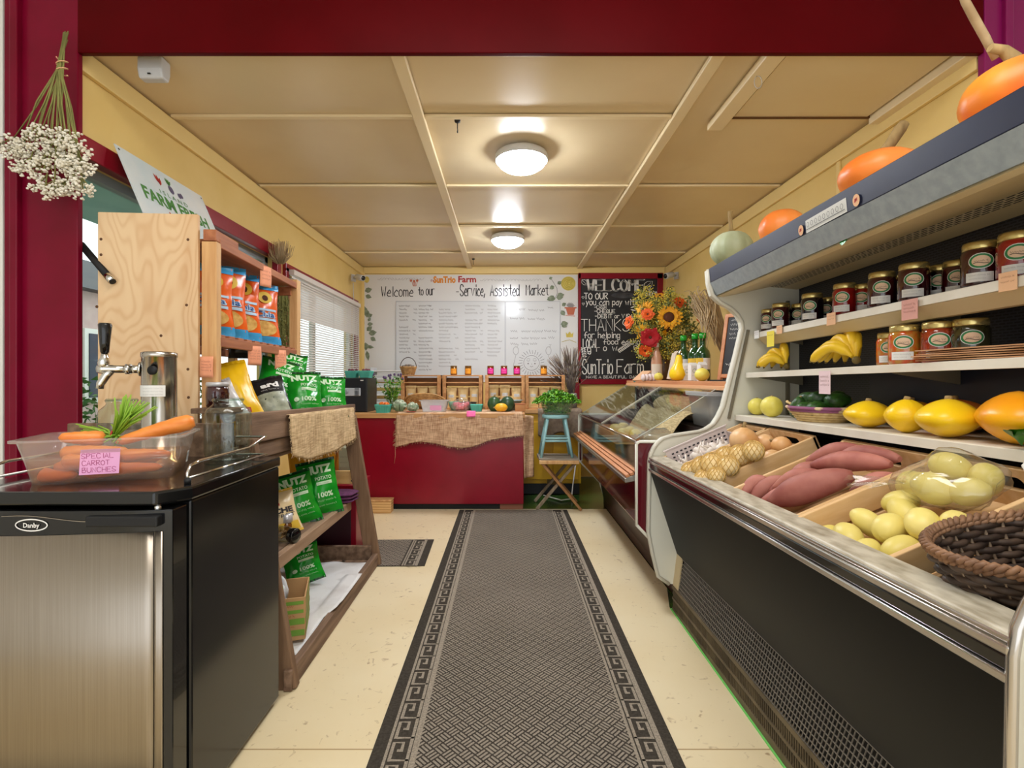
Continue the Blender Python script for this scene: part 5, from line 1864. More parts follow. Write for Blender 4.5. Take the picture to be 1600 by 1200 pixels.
# bagged radishes
t = thing('radish_bag', 'clear bag of pink radishes between the tub and the teal box', 'bag', (-0.405, 4.55, CZ + 0.008))
G().blob((0, 0, 0.055), (0.09, 0.07, 0.056), 22, 12, lambda th, ph: 1 + 0.04 * math.sin(5 * th + 3 * ph)).build('film', m_bagclear, t)
first = None
for i in range(22):
    a, q = RN.uniform(0, 2 * PI), 0.058 * math.sqrt(RN.random())
    p = V(-0.405 + q * math.cos(a), 4.55 + q * math.sin(a) * .75, CZ + 0.03 + RN.uniform(0, 0.055))
    if first is None:
        first = G().blob((0, 0, 0), (0.019, 0.019, 0.019), 12, 8, lambda th, ph: 1 + (0.5 if ph < -1.3 else 0)).build('radish', m_radish, loc=p)
        tag(first, 'pink radish inside the clear bag on the counter', 'radish', 'radishes in the bag')
    else:
        dup(first, loc=p, rot=(RN.uniform(0, 3), RN.uniform(0, 3), 0))
t = thing('bag_clip', 'green rubber bowl edge behind the radish bag', 'bowl', (-0.48, 4.7, CZ + 0.008))
G().lathe([(0.03, 0), (0.05, 0.04), (0.056, 0.08), (0.052, 0.08), (0.046, 0.04), (0.0, 0.006)], 24).build('bowl_body', mat('sage_bowl', (120, 158, 132), rough=0.5), t)
t.name = 'sage_bowl'
t['label'] = 'sage green bowl behind the radish bag'
pint('empty teal berry box in front of the wooden crates', (-0.27, 4.56, CZ + 0.008), sc=0.98)
note('price_note', 'hot pink price note hanging over the counter edge below the teal box', V(-0.305, 4.372, CZ + 0.022), 0.075, 0.055, mat('bright_pink_note', (250, 110, 170), rough=0.7), 0.0, -0.5)
tag(G().box((0, 0, 0), (0.05, 0.001, 0.02)).build('paper_label', m_paper, loc=(0.105, 4.372, 0.69)), 'small white label pinned to the right end of the burlap', 'label')


def squash(name, lb, grp, loc, r, m, fn=None, stem=None, rot=(0, 0, 0), n=24, k=14, stemm=None):
    t = thing(name, lb, 'squash', loc, 0, grp, rot=rot)
    G().blob((0, 0, 0), r, n, k, fn).build('flesh', m, t)
    if stem:
        pts, rr = stem
        G().tube(pts, rr, 8).build('stem', stemm or m_stem, t)
    return t


squash('green_squash', 'dark green round squash left of the two beside the yellow one', None, (-0.115, 4.60, CZ + 0.07), (0.06, 0.06, 0.068), m_melon, lambda th, ph: 1 + 0.012 * math.cos(8 * th), ([(0, 0, 0.064), (0.004, 0, 0.076), (0.012, 0, 0.084)], [0.008, 0.007, 0.008]))
squash('green_squash', 'dark green round squash right of the two with a pale stripe', None, (0.005, 4.58, CZ + 0.072), (0.064, 0.064, 0.068), mat('dark_green_squash', (30, 58, 36), (48, 76, 50), ns=4, rough=0.35), lambda th, ph: 1 + 0.012 * math.cos(8 * th))
squash('yellow_squash', 'small yellow oval squash in front of the two dark green ones', None, (-0.05, 4.475, CZ + 0.046), (0.057, 0.04, 0.038), mat('golden_squash_skin', (240, 186, 52), (232, 168, 34), ns=4, rough=0.35), lambda th, ph: 1 + 0.02 * math.cos(7 * ph), ([(-0.055, 0, 0), (-0.068, 0, -0.004)], [0.008, 0.006]))
t = thing('enamel_basin', 'grey enamel basin behind the green squashes', 'basin', (0.02, 4.80, CZ + 0.004))
G().lathe([(0.0, 0.004), (0.085, 0.004), (0.12, 0.085), (0.135, 0.09), (0.135, 0.094), (0.116, 0.092), (0.082, 0.01), (0, 0.01)], 32).build('basin_body', m_greybowl, t)
t = thing('small_wooden_box', 'small wooden box right of the dark green squashes', 'box', (0.118, 4.60, CZ + 0.004))
G().box((0, 0, 0.03), (0.09, 0.08, 0.06)).build('box_body', m_crate2, t, bev=0.003)
G().box((0, 0, 0.065), (0.096, 0.086, 0.012)).build('lid', m_red, t, bev=0.002)

# four wooden crates standing on their sides, with pouches inside
cw, chh, cdp = 0.388, 0.334, 0.26
cx_ = [(625.6 + 689) / 2, (691 + 753.6) / 2, (758 + 820) / 2, (821 + 882.7) / 2]
cx_ = [(p_ - 792) * 5.0 / 800 for p_ in cx_]
clab = ['wooden crate at the left end of the row under the whiteboard', 'wooden crate second from the left in the row', 'wooden crate third from the left in the row', 'wooden crate at the right end of the row behind the parsley']
cr0 = thing('display_crate', clab[0], 'crate', (cx_[0], 5.0, CZ), 0, 'crates under the whiteboard')
tb_ = 0.016


def cb(name, c, d):
    return G().box((0, 0, 0), d).build(name, m_crate2, cr0, bev=0.002, loc=c)


for s_ in (-1, 1):
    cb('side_panel', (s_ * (cw / 2 - tb_ / 2), cdp / 2, chh / 2), (tb_, cdp, chh))
    cb('corner_post', (s_ * (cw / 2 - 0.022), 0.012, chh / 2), (0.022, 0.024, chh - 0.02))
for j in range(2):
    cb('top_slat', (0, 0.065 + 0.13 * j, chh - 0.006), (cw, 0.115, 0.012))
    cb('bottom_slat', (0, 0.065 + 0.13 * j, 0.006), (cw - 0.034, 0.115, 0.012))
for j in range(3):
    cb('back_slat', (0, cdp - 0.006, 0.065 + 0.1 * j), (cw - 0.034, 0.012, 0.085))
cb('front_rail', (0, 0.012, chh - 0.075), (cw - 0.05, 0.012, 0.012))
for i in range(1, 4):
    dup(cr0, loc=(cx_[i], 5.0, CZ), label=clab[i])
kp = ['kraft pouch with white label, %%s of three in the %s crate of the row' % s_ for s_ in ('left end', 'second', 'third', 'right end')]
first = None
for i in range(4):
    for j in range(3):
        x = cx_[i] - 0.115 + 0.115 * j
        hgt = RN.uniform(0.19, 0.225)
        first = make_bag('kraft_pouch', kp[i] % ('left', 'middle', 'right')[j], 'pouches in the %s crate' % ('left end', 'second', 'third', 'right end')[i], 0.105, hgt, 0.06, m_kraft2, m_kraft2, [('patch', 'label', m_paper, 0.22, 0.78, 0.5, 0.64), ('scrib', 'label_print', m_inkmid, 0.28, 0.55, 0.44, 0.04)], (x, 5.10 + RN.uniform(-.02, .02), CZ + 0.013), (-0.06, 0, RN.uniform(-.08, .08)), 20 + i * 3 + j, 'pouch')
t = thing('wicker_platter', 'oval wicker platter leaning in front of the left crate', 'platter', (-0.79, 4.90, CZ + 0.008))
M = rm((0, 0, 0.06), -0.9, 0, 0)
g = G()
for i in range(9):
    r = 0.012 + 0.0165 * i
    g.tube([M @ V(r * 1.35 * math.cos(a), r * .62 * math.sin(a), 0.0025 * i * i * .16) for a in [2 * PI * k / 40 for k in range(40)]], 0.0095, 6, closed=True)
g.build('wicker', m_wick, t)
t = thing('dark_pan', 'dark shallow pan lying behind the radish bag', 'pan', (-0.40, 4.80, CZ + 0.004))
G().lathe([(0, 0.0), (0.1, 0.0), (0.115, 0.07), (0.125, 0.074), (0.112, 0.07), (0.097, 0.006), (0, 0.006)], 28).build('pan_body', m_charcoal, t)

# jars on the crates
def preserve(lb, loc, labm, jam, grp=None):
    t = thing('preserve_jar', lb, 'jar', loc, 0, grp)
    r, h = 0.034, 0.092
    G().lathe([(0, 0), (r * .9, 0), (r, 0.006), (r, h * .78), (r * .88, h * .86)], 20).build('glass_body', jam, t)
    G().lathe([(r * .86, h * .84), (r * .95, h * .85), (r * .95, h * .98), (r * .9, h), (0, h)], 20).build('lid', mat('brown_lid', (126, 92, 44), rough=0.35, metal=0.4), t)
    f = lambda x, y: V((r + .0008) * math.sin(x / r), -(r + .0008) * math.cos(x / r), y)
    g = G()
    g.grid(lambda u, v: f(-0.03 + 0.06 * u, 0.014 + 0.05 * v), 10, 1)
    l_ = g.build('label', labm, t, fix=False)
    g = G()
    f2 = lambda x, y: V((r + .0014) * math.sin(x / r), -(r + .0014) * math.cos(x / r), y)
    scribble(g, -0.018, 0.040, 0.036, 0.012, f2)
    scribble(g, -0.018, 0.024, 0.036, 0.006, f2)
    g.build('label_print', m_paper if labm is m_hotpink else m_ink, l_, fix=False)
    return t


ctop = CZ + chh
for px, lm, jm, lb in ((709, m_orangelab, m_amber, 'orange labelled jar on the second crate, left of its pair'), (731.5, m_orangelab, m_amber, 'orange labelled jar on the second crate, right of its pair'), (766.5, m_hotpink, m_jamR, 'pink labelled jar on the third crate, left of the three'),
                      (787.5, m_hotpink, m_jamR, 'pink labelled jar on the third crate, middle of the three'), (807.5, m_hotpink, m_jamR, 'pink labelled jar on the third crate, right of the three'), (849.5, m_orangelab, m_amber, 'orange labelled jar alone on the right end crate')):
    preserve(lb, ((px - 792) * 5.07 / 800, 5.07, ctop), lm, jm, 'jars on the crates')
# small handled basket
t = thing('handled_basket', 'small round wicker basket with hoop handle on the left crate', 'basket', at(638, 585, 5.08) * 1.0)
t.location.z = ctop
g = G()
for i in range(7):
    r = 0.055 + 0.004 * i
    g.tube([V(r * math.cos(a), r * math.sin(a), 0.008 + 0.0115 * i) for a in [2 * PI * k / 28 for k in range(28)]], 0.0065, 6, closed=True)
for i in range(16):
    a = 2 * PI * i / 16
    g.tube([V(0.056 * math.cos(a), 0.056 * math.sin(a), 0), V(0.082 * math.cos(a), 0.082 * math.sin(a), 0.088)], 0.004, 5)
g.lathe([(0, 0.006), (0.055, 0.006)], 20)
g.build('wicker', m_wick, t)
G().tube([V(0.08 * math.cos(a), 0, 0.075 + 0.10 * math.sin(a)) for a in [PI * k / 16 for k in range(17)]], 0.004, 6).build('handle', m_wickdk, t)
g = G()
for i in range(24):
    a, q = RN.uniform(0, 2 * PI), 0.06 * math.sqrt(RN.random())
    g.blob((q * math.cos(a), q * math.sin(a), 0.085 + RN.uniform(0, .015)), (0.013, 0.013, 0.009), 7, 5)
g.build('dried_filling', m_laven, t, kind='stuff')

# paper stack and herb jar by the safe
t = thing('paper_tray', 'stacked white paper tray behind the safe', 'tray', (-1.28, 5.55, CZ))
for i in range(5):
    z = 0.04 + 0.085 * i
    G().box((0, 0, z), (0.34, 0.26, 0.012)).build('tray_shelf', m_paper, t, bev=0.003)
    if i < 4:
        g = G()
        for q in range(4):
            g.box((RN.uniform(-.01, .01), RN.uniform(-.01, .01), z + 0.012 + 0.009 * q), (0.29, 0.22, 0.007), 0, (0, 0, RN.uniform(-.06, .06)))
        g.build('paper', m_wboard, t)
for sx in (-1, 1):
    G().box((sx * 0.165, 0, 0.21), (0.01, 0.26, 0.42)).build('tray_side', m_lightgray, t, bev=0.002)
t = thing('herb_jar', 'glass jar of purple flowering herbs beside the safe', 'herb jar', (-1.09, 4.86, CZ))
G().lathe([(0, 0), (0.04, 0), (0.043, 0.006), (0.043, 0.11), (0.036, 0.12), (0.036, 0.13)], 20).build('jar', m_jarglass, t)
g, g2, g3 = G(), G(), G()
for i in range(26):
    e = V(RN.gauss(0.02, 0.05), RN.gauss(0, 0.04), RN.uniform(0.2, 0.34))
    g.tube([V(RN.uniform(-.02, .02), RN.uniform(-.02, .02), 0.01), e * .5, e], 0.0018, 4)
    for q in range(7):
        M = rm(e * RN.uniform(0.4, 0.95) + V(RN.uniform(-.02, .02), RN.uniform(-.02, .02), 0), RN.uniform(0, 3), RN.uniform(0, 3), RN.uniform(0, 3))
        g2.add([V(-.008, 0, 0), V(0, -.02, 0.003), V(.008, 0, 0), V(0, .02, 0.003)], [(0, 1, 2, 3)], 0, False, M)
    if e.z > 0.27:
        g3.blob(e, (0.011, 0.011, 0.014), 7, 5)
g.build('stems', m_cartop, t, kind='stuff')
g2.build('leaves', m_herb, t, fix=False, kind='stuff')
g3.build('flowers', mat('dusky_purple', (96, 74, 110), rough=0.8), t, kind='stuff')

# dried lavender vase right of the crates
t = thing('dried_lavender_vase', 'tall bunch of dried lavender in a grey pot right of the crates', 'dried flowers', (0.655, 5.16, CZ))
G().lathe([(0, 0), (0.05, 0), (0.06, 0.08), (0.05, 0.15), (0.04, 0.155), (0.045, 0.08), (0, 0.01)], 22).build('pot', mat('grey_pot', (140, 132, 126), rough=0.6), t)
g = G()
for i in range(150):
    a = RN.gauss(-0.25, 0.42)
    q = RN.uniform(0.26, 0.52)
    e = V(math.sin(a) * q * .72, RN.gauss(0, 0.06), 0.12 + math.cos(a) * q)
    m1 = V(e.x * .28, e.y * .3, 0.12 + (e.z - .12) * .5)
    g.tube([V(RN.uniform(-.02, .02), RN.uniform(-.02, .02), 0.08), m1, e], 0.0019, 4)
    g.tube([m1.lerp(e, .45), m1.lerp(e, 0.8), e], [0.0028, 0.0048, 0.002], 5)
g.build('stalks', m_laven, t, kind='stuff')

# folding stool with the blue stool and parsley bin
fs = thing('folding_stool', 'weathered wooden folding stool with crossed legs by the counter', 'stool', (0.445, 4.52, 0))
pts_ = [(-0.17, 0.17), (0.17, 0.17)]
for i in range(4):
    G().box((0, 0, 0), (0.34, 0.07, 0.02)).build('seat_slat', mat('grey_weathered', (158, 148, 132), (128, 116, 100), ns=5, st=(0.6, 7, 7), rough=0.8, rnd=0.06), fs, bev=0.003, loc=(0, -0.12 + 0.08 * i, 0.435))
G().box((0, -0.165, 0.415), (0.34, 0.018, 0.03)).build('apron', m_pine, fs, bev=0.003)
G().box((0, 0.165, 0.415), (0.34, 0.018, 0.03)).build('apron', m_pine, fs, bev=0.003)
for y, m in ((-0.145, m_oldp), (0.145, m_oldp)):
    G().bar((-0.15, y, 0.41), (0.19, y, 0.005), 0.022, 0.04, 0, (0, 1, 0)).build('leg', mat('honey_leg', (176, 128, 78), (146, 100, 58), ns=5, st=(7, 7, 0.6), rough=0.6), fs, bev=0.003)
    G().bar((0.15, y + 0.024, 0.41), (-0.19, y + 0.024, 0.005), 0.022, 0.04, 0, (0, 1, 0)).build('leg', mat('grey_weathered_leg', (150, 132, 108), (120, 102, 80), ns=5, st=(7, 7, 0.6), rough=0.8), fs, bev=0.003)
G().tube([(0.0, -0.16, 0.21), (0.0, 0.18, 0.21)], 0.006, 8).build('pivot_rod', m_charcoal, fs)
bs = thing('blue_stool', 'pale blue painted stool standing on the folding stool', 'stool', (0.43, 4.52, 0.446))
G().lathe([(0, 0.335), (0.115, 0.335), (0.12, 0.341), (0.12, 0.361), (0.115, 0.366), (0, 0.366)], 28).build('seat', m_bluest, bs)
for sx in (-1, 1):
    for sy in (-1, 1):
        G().tube([(sx * 0.075, sy * 0.06, 0.337), (sx * 0.135, sy * 0.11, 0.0)], [0.015, 0.0125], 10).build('leg', m_bluest, bs)
for z, q in ((0.14, 0.112), (0.165, 0.106)):
    for sy in (-1, 1):
        G().tube([(-q, sy * (0.088), z), (q, sy * (0.088), z)], 0.009, 8).build('rung', m_bluest, bs)
for sx in (-1, 1):
    G().tube([(sx * 0.113, -0.09, 0.115), (sx * 0.113, 0.09, 0.115)], 0.009, 8).build('rung', m_bluest, bs)
pt = thing('parsley_bin', 'clear plastic bin heaped with green parsley on the blue stool', 'herb bin', (0.44, 4.52, 0.813))
g = G()
tub_mesh(g, (0.11, 0.08), (0.145, 0.105), 0.12)
g.build('tub', clear_mat('clear_tub_plastic', (226, 240, 226), 0.25, body=0.10, bodycol=(210, 226, 206), rough=0.1), pt)
g, g2 = G(), G()
for i in range(1500):
    a, q = RN.uniform(0, 2 * PI), math.sqrt(RN.random())
    z = RN.uniform(0.015, 0.12) if i < 350 else 0.105 + 0.105 * (1 - q * q) * RN.uniform(0.55, 1.05)
    sc = (0.10 + 0.03 * min(z / 0.12, 1)) if i < 350 else 0.205
    sy = 0.07 if i < 350 else 0.13
    c = V(sc * q * math.cos(a), sy * q * math.sin(a), z)
    M = rm(c, RN.uniform(-.9, .9), RN.uniform(-.9, .9), RN.uniform(0, 6.3), RN.uniform(0.7, 1.25))
    g.add([V(0, 0, 0), V(-.012, .01, .003), V(-.009, .021, 0), V(0, .016, .004), V(.009, .022, 0), V(.012, .01, .003)], [(0, 1, 2, 3, 4, 5)], i % 2, False, M)
for i in range(120):
    a, q = RN.uniform(0, 2 * PI), math.sqrt(RN.random())
    e = V(0.18 * q * math.cos(a), 0.12 * q * math.sin(a), 0.11 + 0.09 * (1 - q * q))
    g2.tube([V(e.x * .4, e.y * .4, 0.015), V(e.x * .6, e.y * .6, 0.08), e], 0.0015, 4)
g.build('leaves', [m_herb, mat('herb_leaf_light', (116, 176, 44), rough=0.45)], pt, fix=False, kind='stuff')
g2.build('stems', m_cartop, pt, kind='stuff')

# ------------------------------------------------------------------ whiteboard on the back wall
WD = YB - 0.016
wb = thing('whiteboard', 'wide decorated whiteboard with welcome heading and price lists', 'whiteboard', (-0.42, YB - 0.012, 1.09))
wo = -Vector(wb.location)
a, b = at(564.5, 429, WD), at(903, 597, WD)
G().box(((a.x + b.x) / 2, YB - 0.006, (a.z + b.z) / 2), (b.x - a.x, 0.012, a.z - b.z)).build('board', m_wboard, wb, loc=wo, bev=0.002)
FW = lambda d: (lambda x, y: at(x, -y, YB - d) + wo)
for nm, x0, x1 in (('inner_board', 619, 789), ('inner_board', 790, 875)):
    a, b = at(x0, 471, YB - 0.018), at(x1, 592, YB - 0.018)
    o = G().box(((a.x + b.x) / 2, YB - 0.015, (a.z + b.z) / 2), (b.x - a.x, 0.008, a.z - b.z)).build(nm, m_wboard2, wb, loc=wo, bev=0.002)
    g = G()
    for (xa, ya, xb, yb) in ((x0, 471, x1, 471), (x0, 471, x0, 590), (x1, 471, x1, 590)):
        pa, pb_ = at(xa, ya, YB - 0.02) + wo, at(xb, yb, YB - 0.02) + wo
        g.bar(pa, pb_, 0.008, 0.006, 0, (0, 1, 0))
    g.build('frame_strip', mat('silver_frame', (196, 198, 200), rough=0.35), wb)
f = FW(0.0135)
for wd_, x_, y_, h_, w_, s_ in (('Welcome', 596, -463, 15, 51, .085), ('to', 653.5, -461, 12, 9, .1), ('our', 666, -461, 14, 14, .085), ('Service,', 719, -462, 17, 40, .085), ('Assisted', 766, -462, 17, 47, .085), ('Market', 822, -461, 16, 36, .085), ('-', 713, -461, 10, 5, .1)):
    g = G()
    hand(g, wd_, x_, y_, h_, f, width=w_, sw=s_)
    g.build('heading_word', m_ink, wb, fix=False)
g = G()
print_text(g, 'the', 672.5, -440, 4, f, width=6)
print_text(g, 'Farm', 716, -441, 9.5, f, width=28, bold=0.03)
g.build('lettering', m_redtext, wb, fix=False)
g = G()
print_text(g, 'SunTrio', 677, -441.5, 9.5, f, width=35, bold=0.05)
g.build('lettering', m_orangeprint, wb, fix=False)
# price columns
f2 = FW(0.0205)
g, gm = G(), G()
cols = [(624, 17, 646, 14), (654.5, 20, 672, 19), (686, 25, 711, 18), (727, 24, 751, 16), (762, 22, 0, 15)]
for ci, (x0, w_, xp, n) in enumerate(cols):
    for i in range(n):
        y = 478 + i * 5.55
        if (ci * 7 + i * 5) % 11 == 3:
            continue
        gg = gm if ci < 2 else g
        scribble(gg, x0 + RN.uniform(-.5, .5), -y - 1.4, w_ * RN.uniform(.6, 1.0), 2.9, f2, sw=0.24)
        if xp and (i + ci) % 3:
            scribble(gg, xp - RN.uniform(-1, 2), -y - 1.2, RN.uniform(3, 5), 2.6, f2, sw=0.24)
for i, (x0, y, w_) in enumerate(((796, 484, 24), (826, 485, 24), (856, 481, 8), (797, 498, 22), (825, 499, 28), (798, 518, 10), (815, 518, 46), (863, 518, 6), (797, 529, 12), (815, 529, 38), (857, 528, 9), (798, 538, 10), (815, 538, 24))):
    scribble(gm, x0, -y - 1.6, w_, 4.2, f2, sw=0.16)
g.build('price_list', m_inkfaint, wb, fix=False, kind='stuff')
gm.build('price_list', m_inkmid, wb, fix=False, kind='stuff')
# sun drawing
g = G()
cx, cy = 830.5, -567
ring2(g, cx, cy, 12.2, 11.6, 0.55, f2)
for i in range(26):
    a = 2 * PI * i / 26
    r0, r1 = 14.5, 19.5 + (i % 2) * 1.2
    if cy + r1 * math.sin(a) < -590:
        continue
    ribbon(g, [V(cx + r0 * math.cos(a), cy + r0 * math.sin(a)), V(cx + r1 * math.cos(a + .05), cy + r1 * math.sin(a + .05))], 0.6, f2)
for sx in (-1, 1):
    ribbon(g, [V(cx + sx * 5 + 2.6 * math.cos(b), cy + 4 + 1.2 * math.sin(b)) for b in [PI + PI * k / 6 for k in range(7)]], 0.5, f2)
    disc2(g, cx + sx * 5.3, cy - 1.2, 1.2, 1.0, f2, n=10)
    ribbon(g, [V(cx + sx * 2.5, cy + 5.8), V(cx + sx * 5, cy + 6.6), V(cx + sx * 7.2, cy + 5.8)], 0.5, f2)
ribbon(g, [V(cx + 2 * math.cos(b), cy - 5 + 1.2 * math.sin(b)) for b in [PI + PI * k / 6 for k in range(7)]], 0.6, f2)
ribbon(g, [V(cx, cy - 1), V(cx + .8, cy - 2.6), V(cx, cy - 3)], 0.4, f2)
for x0, s_ in ((806, 1), (857, -1)):
    ring2(g, x0, -548, 4.2, 6.2, 0.45, f2, n=16)
    ribbon(g, [V(x0, -555), V(x0 - s_ * 4, -572)], 0.4, f2)
    ribbon(g, [V(x0 + 2, -542), V(x0 + 4.5, -538), V(x0 + 1, -539)], 0.4, f2)
g.build('sun_drawing', m_inkmid, wb, fix=False)
# vine at the left, leaves at the right
g, gl = G(), G()
ribbon(g, [V(567.5 + 2 * math.sin(i * .8), -432 - i * 7.3) for i in range(21)], 0.7, f)
FD = [0.0136]


def f_leaf(x, y):
    return at(x, -y, YB - FD[0]) + wo


for (x, y, ln, an) in ((570, 455, 12, 0.3), (571, 462, 10, -0.3), (569, 478, 19, -1.35), (572, 483, 15, -1.2), (573, 495, 10, 0.4), (574, 507, 9, 0.1), (573, 517, 11, 0.7), (571, 535, 13, -1.5), (576, 521, 13, 0.15), (579, 527, 10, -0.6), (571, 541, 14, -0.15), (573, 548, 16, -1.4), (568, 538, 8, -1.8), (575, 502, 7, 0.9)):
    FD[0] += 0.0003
    gl = G()
    leaf2(gl, x, -y, ln, ln * .8 if ln < 14 else ln * .45, an, f_leaf)
    gl.build('drawn_leaf', m_leafprint, wb, fix=False)
ribbon(g, [V(860, -434), V(864, -440), V(870, -450), V(871, -458), V(867, -467)], 0.9, f)
for (x, y, ln, an) in ((870, 463, 12, 0.25), (869, 465, 11, 0.05), (868, 467, 13, 3.0), (866, 466, 12, 3.35), (866, 447, 9, 3.7), (871, 444, 8, 0.6), (858, 436, 6, 0.5), (877, 485, 10, -1.0), (878, 478, 8, 0.6), (876, 507, 12, 0.2), (877, 506, 10, -0.5)):
    FD[0] += 0.0003
    gl = G()
    leaf2(gl, x, -y, ln, ln * .85, an, f_leaf)
    gl.build('drawn_leaf', m_leafprint, wb, fix=False)
for i in range(13):
    ribbon(g, [V(590 + i * 5.5 + q * 1.2, -436 - 1.6 * math.sin(q * .9 + i)) for q in range(7)], 0.35, f)
    if 590 + i * 5.5 > 660:
        break
for i in range(16):
    ribbon(g, [V(750 + i * 6 + q * 1.3, -437.5 - 1.6 * math.sin(q * .9 + i)) for q in range(7)], 0.35, f)
g.build('vine_stem', m_inkfaint, wb, fix=False, kind='stuff')
g = G()
disc2(g, 573, -437, 4.0, 5.0, f)
g.build('lemon_drawing', m_yellowprint, wb, fix=False)
g = G()
disc2(g, 888, -443, 11.5, 11, f, n=24)
g.build('rose_drawing', m_yellowprint, wb, fix=False)
g = G()
g.add([f(885, -527), f(895, -527), f(896, -519), f(893, -522), f(890, -518), f(887, -522), f(884, -519)], [tuple(range(7))])
g.build('flower_drawing', m_yellowprint, wb, fix=False)
g = G()
f3 = FW(0.0140)
for q in range(4):
    ring2(g, 888 + q * .4, -443, 9.8 - 2.4 * q, 9.3 - 2.4 * q, 0.7, f3)
ribbon(g, [V(878, -534), V(890, -531), V(900, -535)], 0.8, f3)
g.build('rose_line', mat('olive_crayon', (178, 164, 70), rough=0.8), wb, fix=False)
g = G()
g.add([f(884, -481), f(899, -481), f(896.5, -492), f(887, -492)], [(0, 1, 2, 3)])
ribbon(g, [V(883, -481), V(900, -481)], 2.2, f3)
ribbon(g, [V(884, -493), V(898, -494)], 1.0, f3)
g.build('pot_drawing', m_terraprint, wb, fix=False)
g = G()
for i in range(3):
    disc2(g, 647 + 6 * (i - 1) * .8, -438.5 - (i % 2), 2.0, 2.2, f, n=8)
ribbon(g, [V(648 - 4, -441), V(648 - 2.6, -447), V(648 + 2.2, -447), V(648 + 4, -441)], 0.8, f)
for i in range(3):
    ribbon(g, [V(646 + 1.6 * i, -441), V(646.3 + 1.4 * i, -446.5)], 0.8, f)
g.build('basket_drawing', m_terraprint, wb, fix=False, kind='stuff')
g = G()
for i in range(8):
    a = PI * (0.12 + 0.1 * i)
    leaf2(g, 891, -480, 8, 3.2, a, FW(0.0142 + 0.0003 * i))
g.build('drawn_leaf', m_inkfaint, wb, fix=False)

# ------------------------------------------------------------------ chalkboard
cbd = thing('chalkboard', 'black chalkboard with burgundy frame and white welcome lettering', 'chalkboard', (1.3, YB - 0.012, 1.07))
ko = -Vector(cbd.location)
a, b = at(906, 434, YB - 0.02), at(1028, 594, YB - 0.02)
G().box(((a.x + b.x) / 2, YB - 0.008, (a.z + b.z) / 2), (b.x - a.x, 0.012, a.z - b.z)).build('slate', m_slate, cbd, loc=ko)
g = G()
for (x0, y0, x1, y1) in ((904, 427, 1035.5, 435.5), (904, 592.5, 1035.5, 600.5), (904, 427, 907.5, 600), (1027, 427, 1035.5, 600)):
    a, b = at(x0, y0, YB - 0.02), at(x1, y1, YB - 0.02)
    g.box(((a.x + b.x) / 2, YB - 0.014, (a.z + b.z) / 2), (b.x - a.x, 0.028, a.z - b.z))
g.build('frame', m_burg, cbd, loc=ko, bev=0.003)
f = lambda x, y: at(x, -y, YB - 0.0150) + ko
g = G()
for dx, dy in ((0, 0), (1.1, -0.4), (2.2, 0.2)):
    hand(g, 'WELCOME', 917 + dx, -454 + dy, 17, f, width=91, sw=0.085)
hand(g, 'TO OUR', 913, -467, 9, f, width=38, sw=0.15)
hand(g, 'store', 1009, -461.5, 9, f, width=18, sw=0.12)
hand(g, 'you can pay with', 916, -476.5, 9, f, width=82, sw=0.12)
hand(g, '-CASH', 929, -482.5, 5, f, width=19, sw=0.16)
hand(g, '-CHEQUE', 929, -489, 5.5, f, width=33, sw=0.16)
hand(g, '-DEBIT or VISA', 930, -497, 6, f, width=60, sw=0.16)
hand(g, 'THANKS', 908, -517, 18, f, width=78, sw=0.06)
hand(g, 'for helping', 913, -528, 9, f, width=57, sw=0.12)
hand(g, 'LOCAL', 911, -543, 13, f, width=25, sw=0.10)
hand(g, 'food economy', 943, -538, 8, f, width=72, sw=0.12)
hand(g, 'g', 918, -550, 10, f, sw=0.13)
hand(g, 'r', 932, -549, 9, f, sw=0.13)
hand(g, 'o', 943, -548, 9, f, sw=0.13)
hand(g, 'w', 957, -548, 9, f, width=9, sw=0.13)
hand(g, 'SunTrio', 910, -584, 22, f, width=49, sw=0.075)
hand(g, 'Farm', 964, -583, 21, f, width=44, sw=0.075)
hand(g, 'HAVE A BEAUTIFUL', 916, -591, 4, f, width=64, sw=0.16)
hand(g, 'DAY', 984, -591, 4, f, width=14, sw=0.16)
for x, y in ((911, 465), (911.5, 475)):
    ribbon(g, [V(x, -y - 2), V(x - 2.2, -y + 1), V(x - 1, -y + 2), V(x, -y + .8), V(x + 1, -y + 2), V(x + 2.2, -y + 1)], 0.6, f, closed=True)
for (x, y, ln, an) in ((909, 437, 12, -0.8), (1006, 451, 18, 0.7)):
    c, s_ = math.cos(an), math.sin(an)
    pts = [(0, 0), (.3, .3), (.65, .28), (1, 0), (.65, -.28), (.3, -.3)]
    ribbon(g, [V(x + ln * (p * c - q * s_), -y + ln * (p * s_ + q * c)) for p, q in pts], 0.7, f, closed=True)
    ribbon(g, [V(x, -y), V(x + ln * .8 * c, -y + ln * .8 * s_)], 0.5, f)
for i in range(9):
    leaf2(g, 966 + 2.2 * i, -549 + 1.5 * i, 4.5, 2.2, 1.6 + .0 * i, f)
    leaf2(g, 966 + 2.2 * i, -549 + 1.5 * i, 4.5, 2.2, -0.4, f)
for i in range(6):
    leaf2(g, 911 + .4 * i, -545 - 2.6 * i, 4.5, 2.0, 0.3, f)
    leaf2(g, 911 + .4 * i, -545 - 2.6 * i, 4.5, 2.0, 2.6, f)
ribbon(g, [V(999, -557), V(991, -545), V(990, -541), V(994, -540), V(999, -545), V(1003, -541), V(1006, -543), V(1005, -548)], 1.0, f, closed=True)
for q in (0, 1.3):
    leaf2(g, 985, -481 - q * 2, 9, 2.4, 0.3 - q * .4, f)
g.build('chalk_lettering', m_chalk, cbd, fix=False)
g = G()
disc2(g, 974, -461.5, 19, 4.6, lambda x, y: at(x, -y, YB - 0.0145) + ko, n=24)
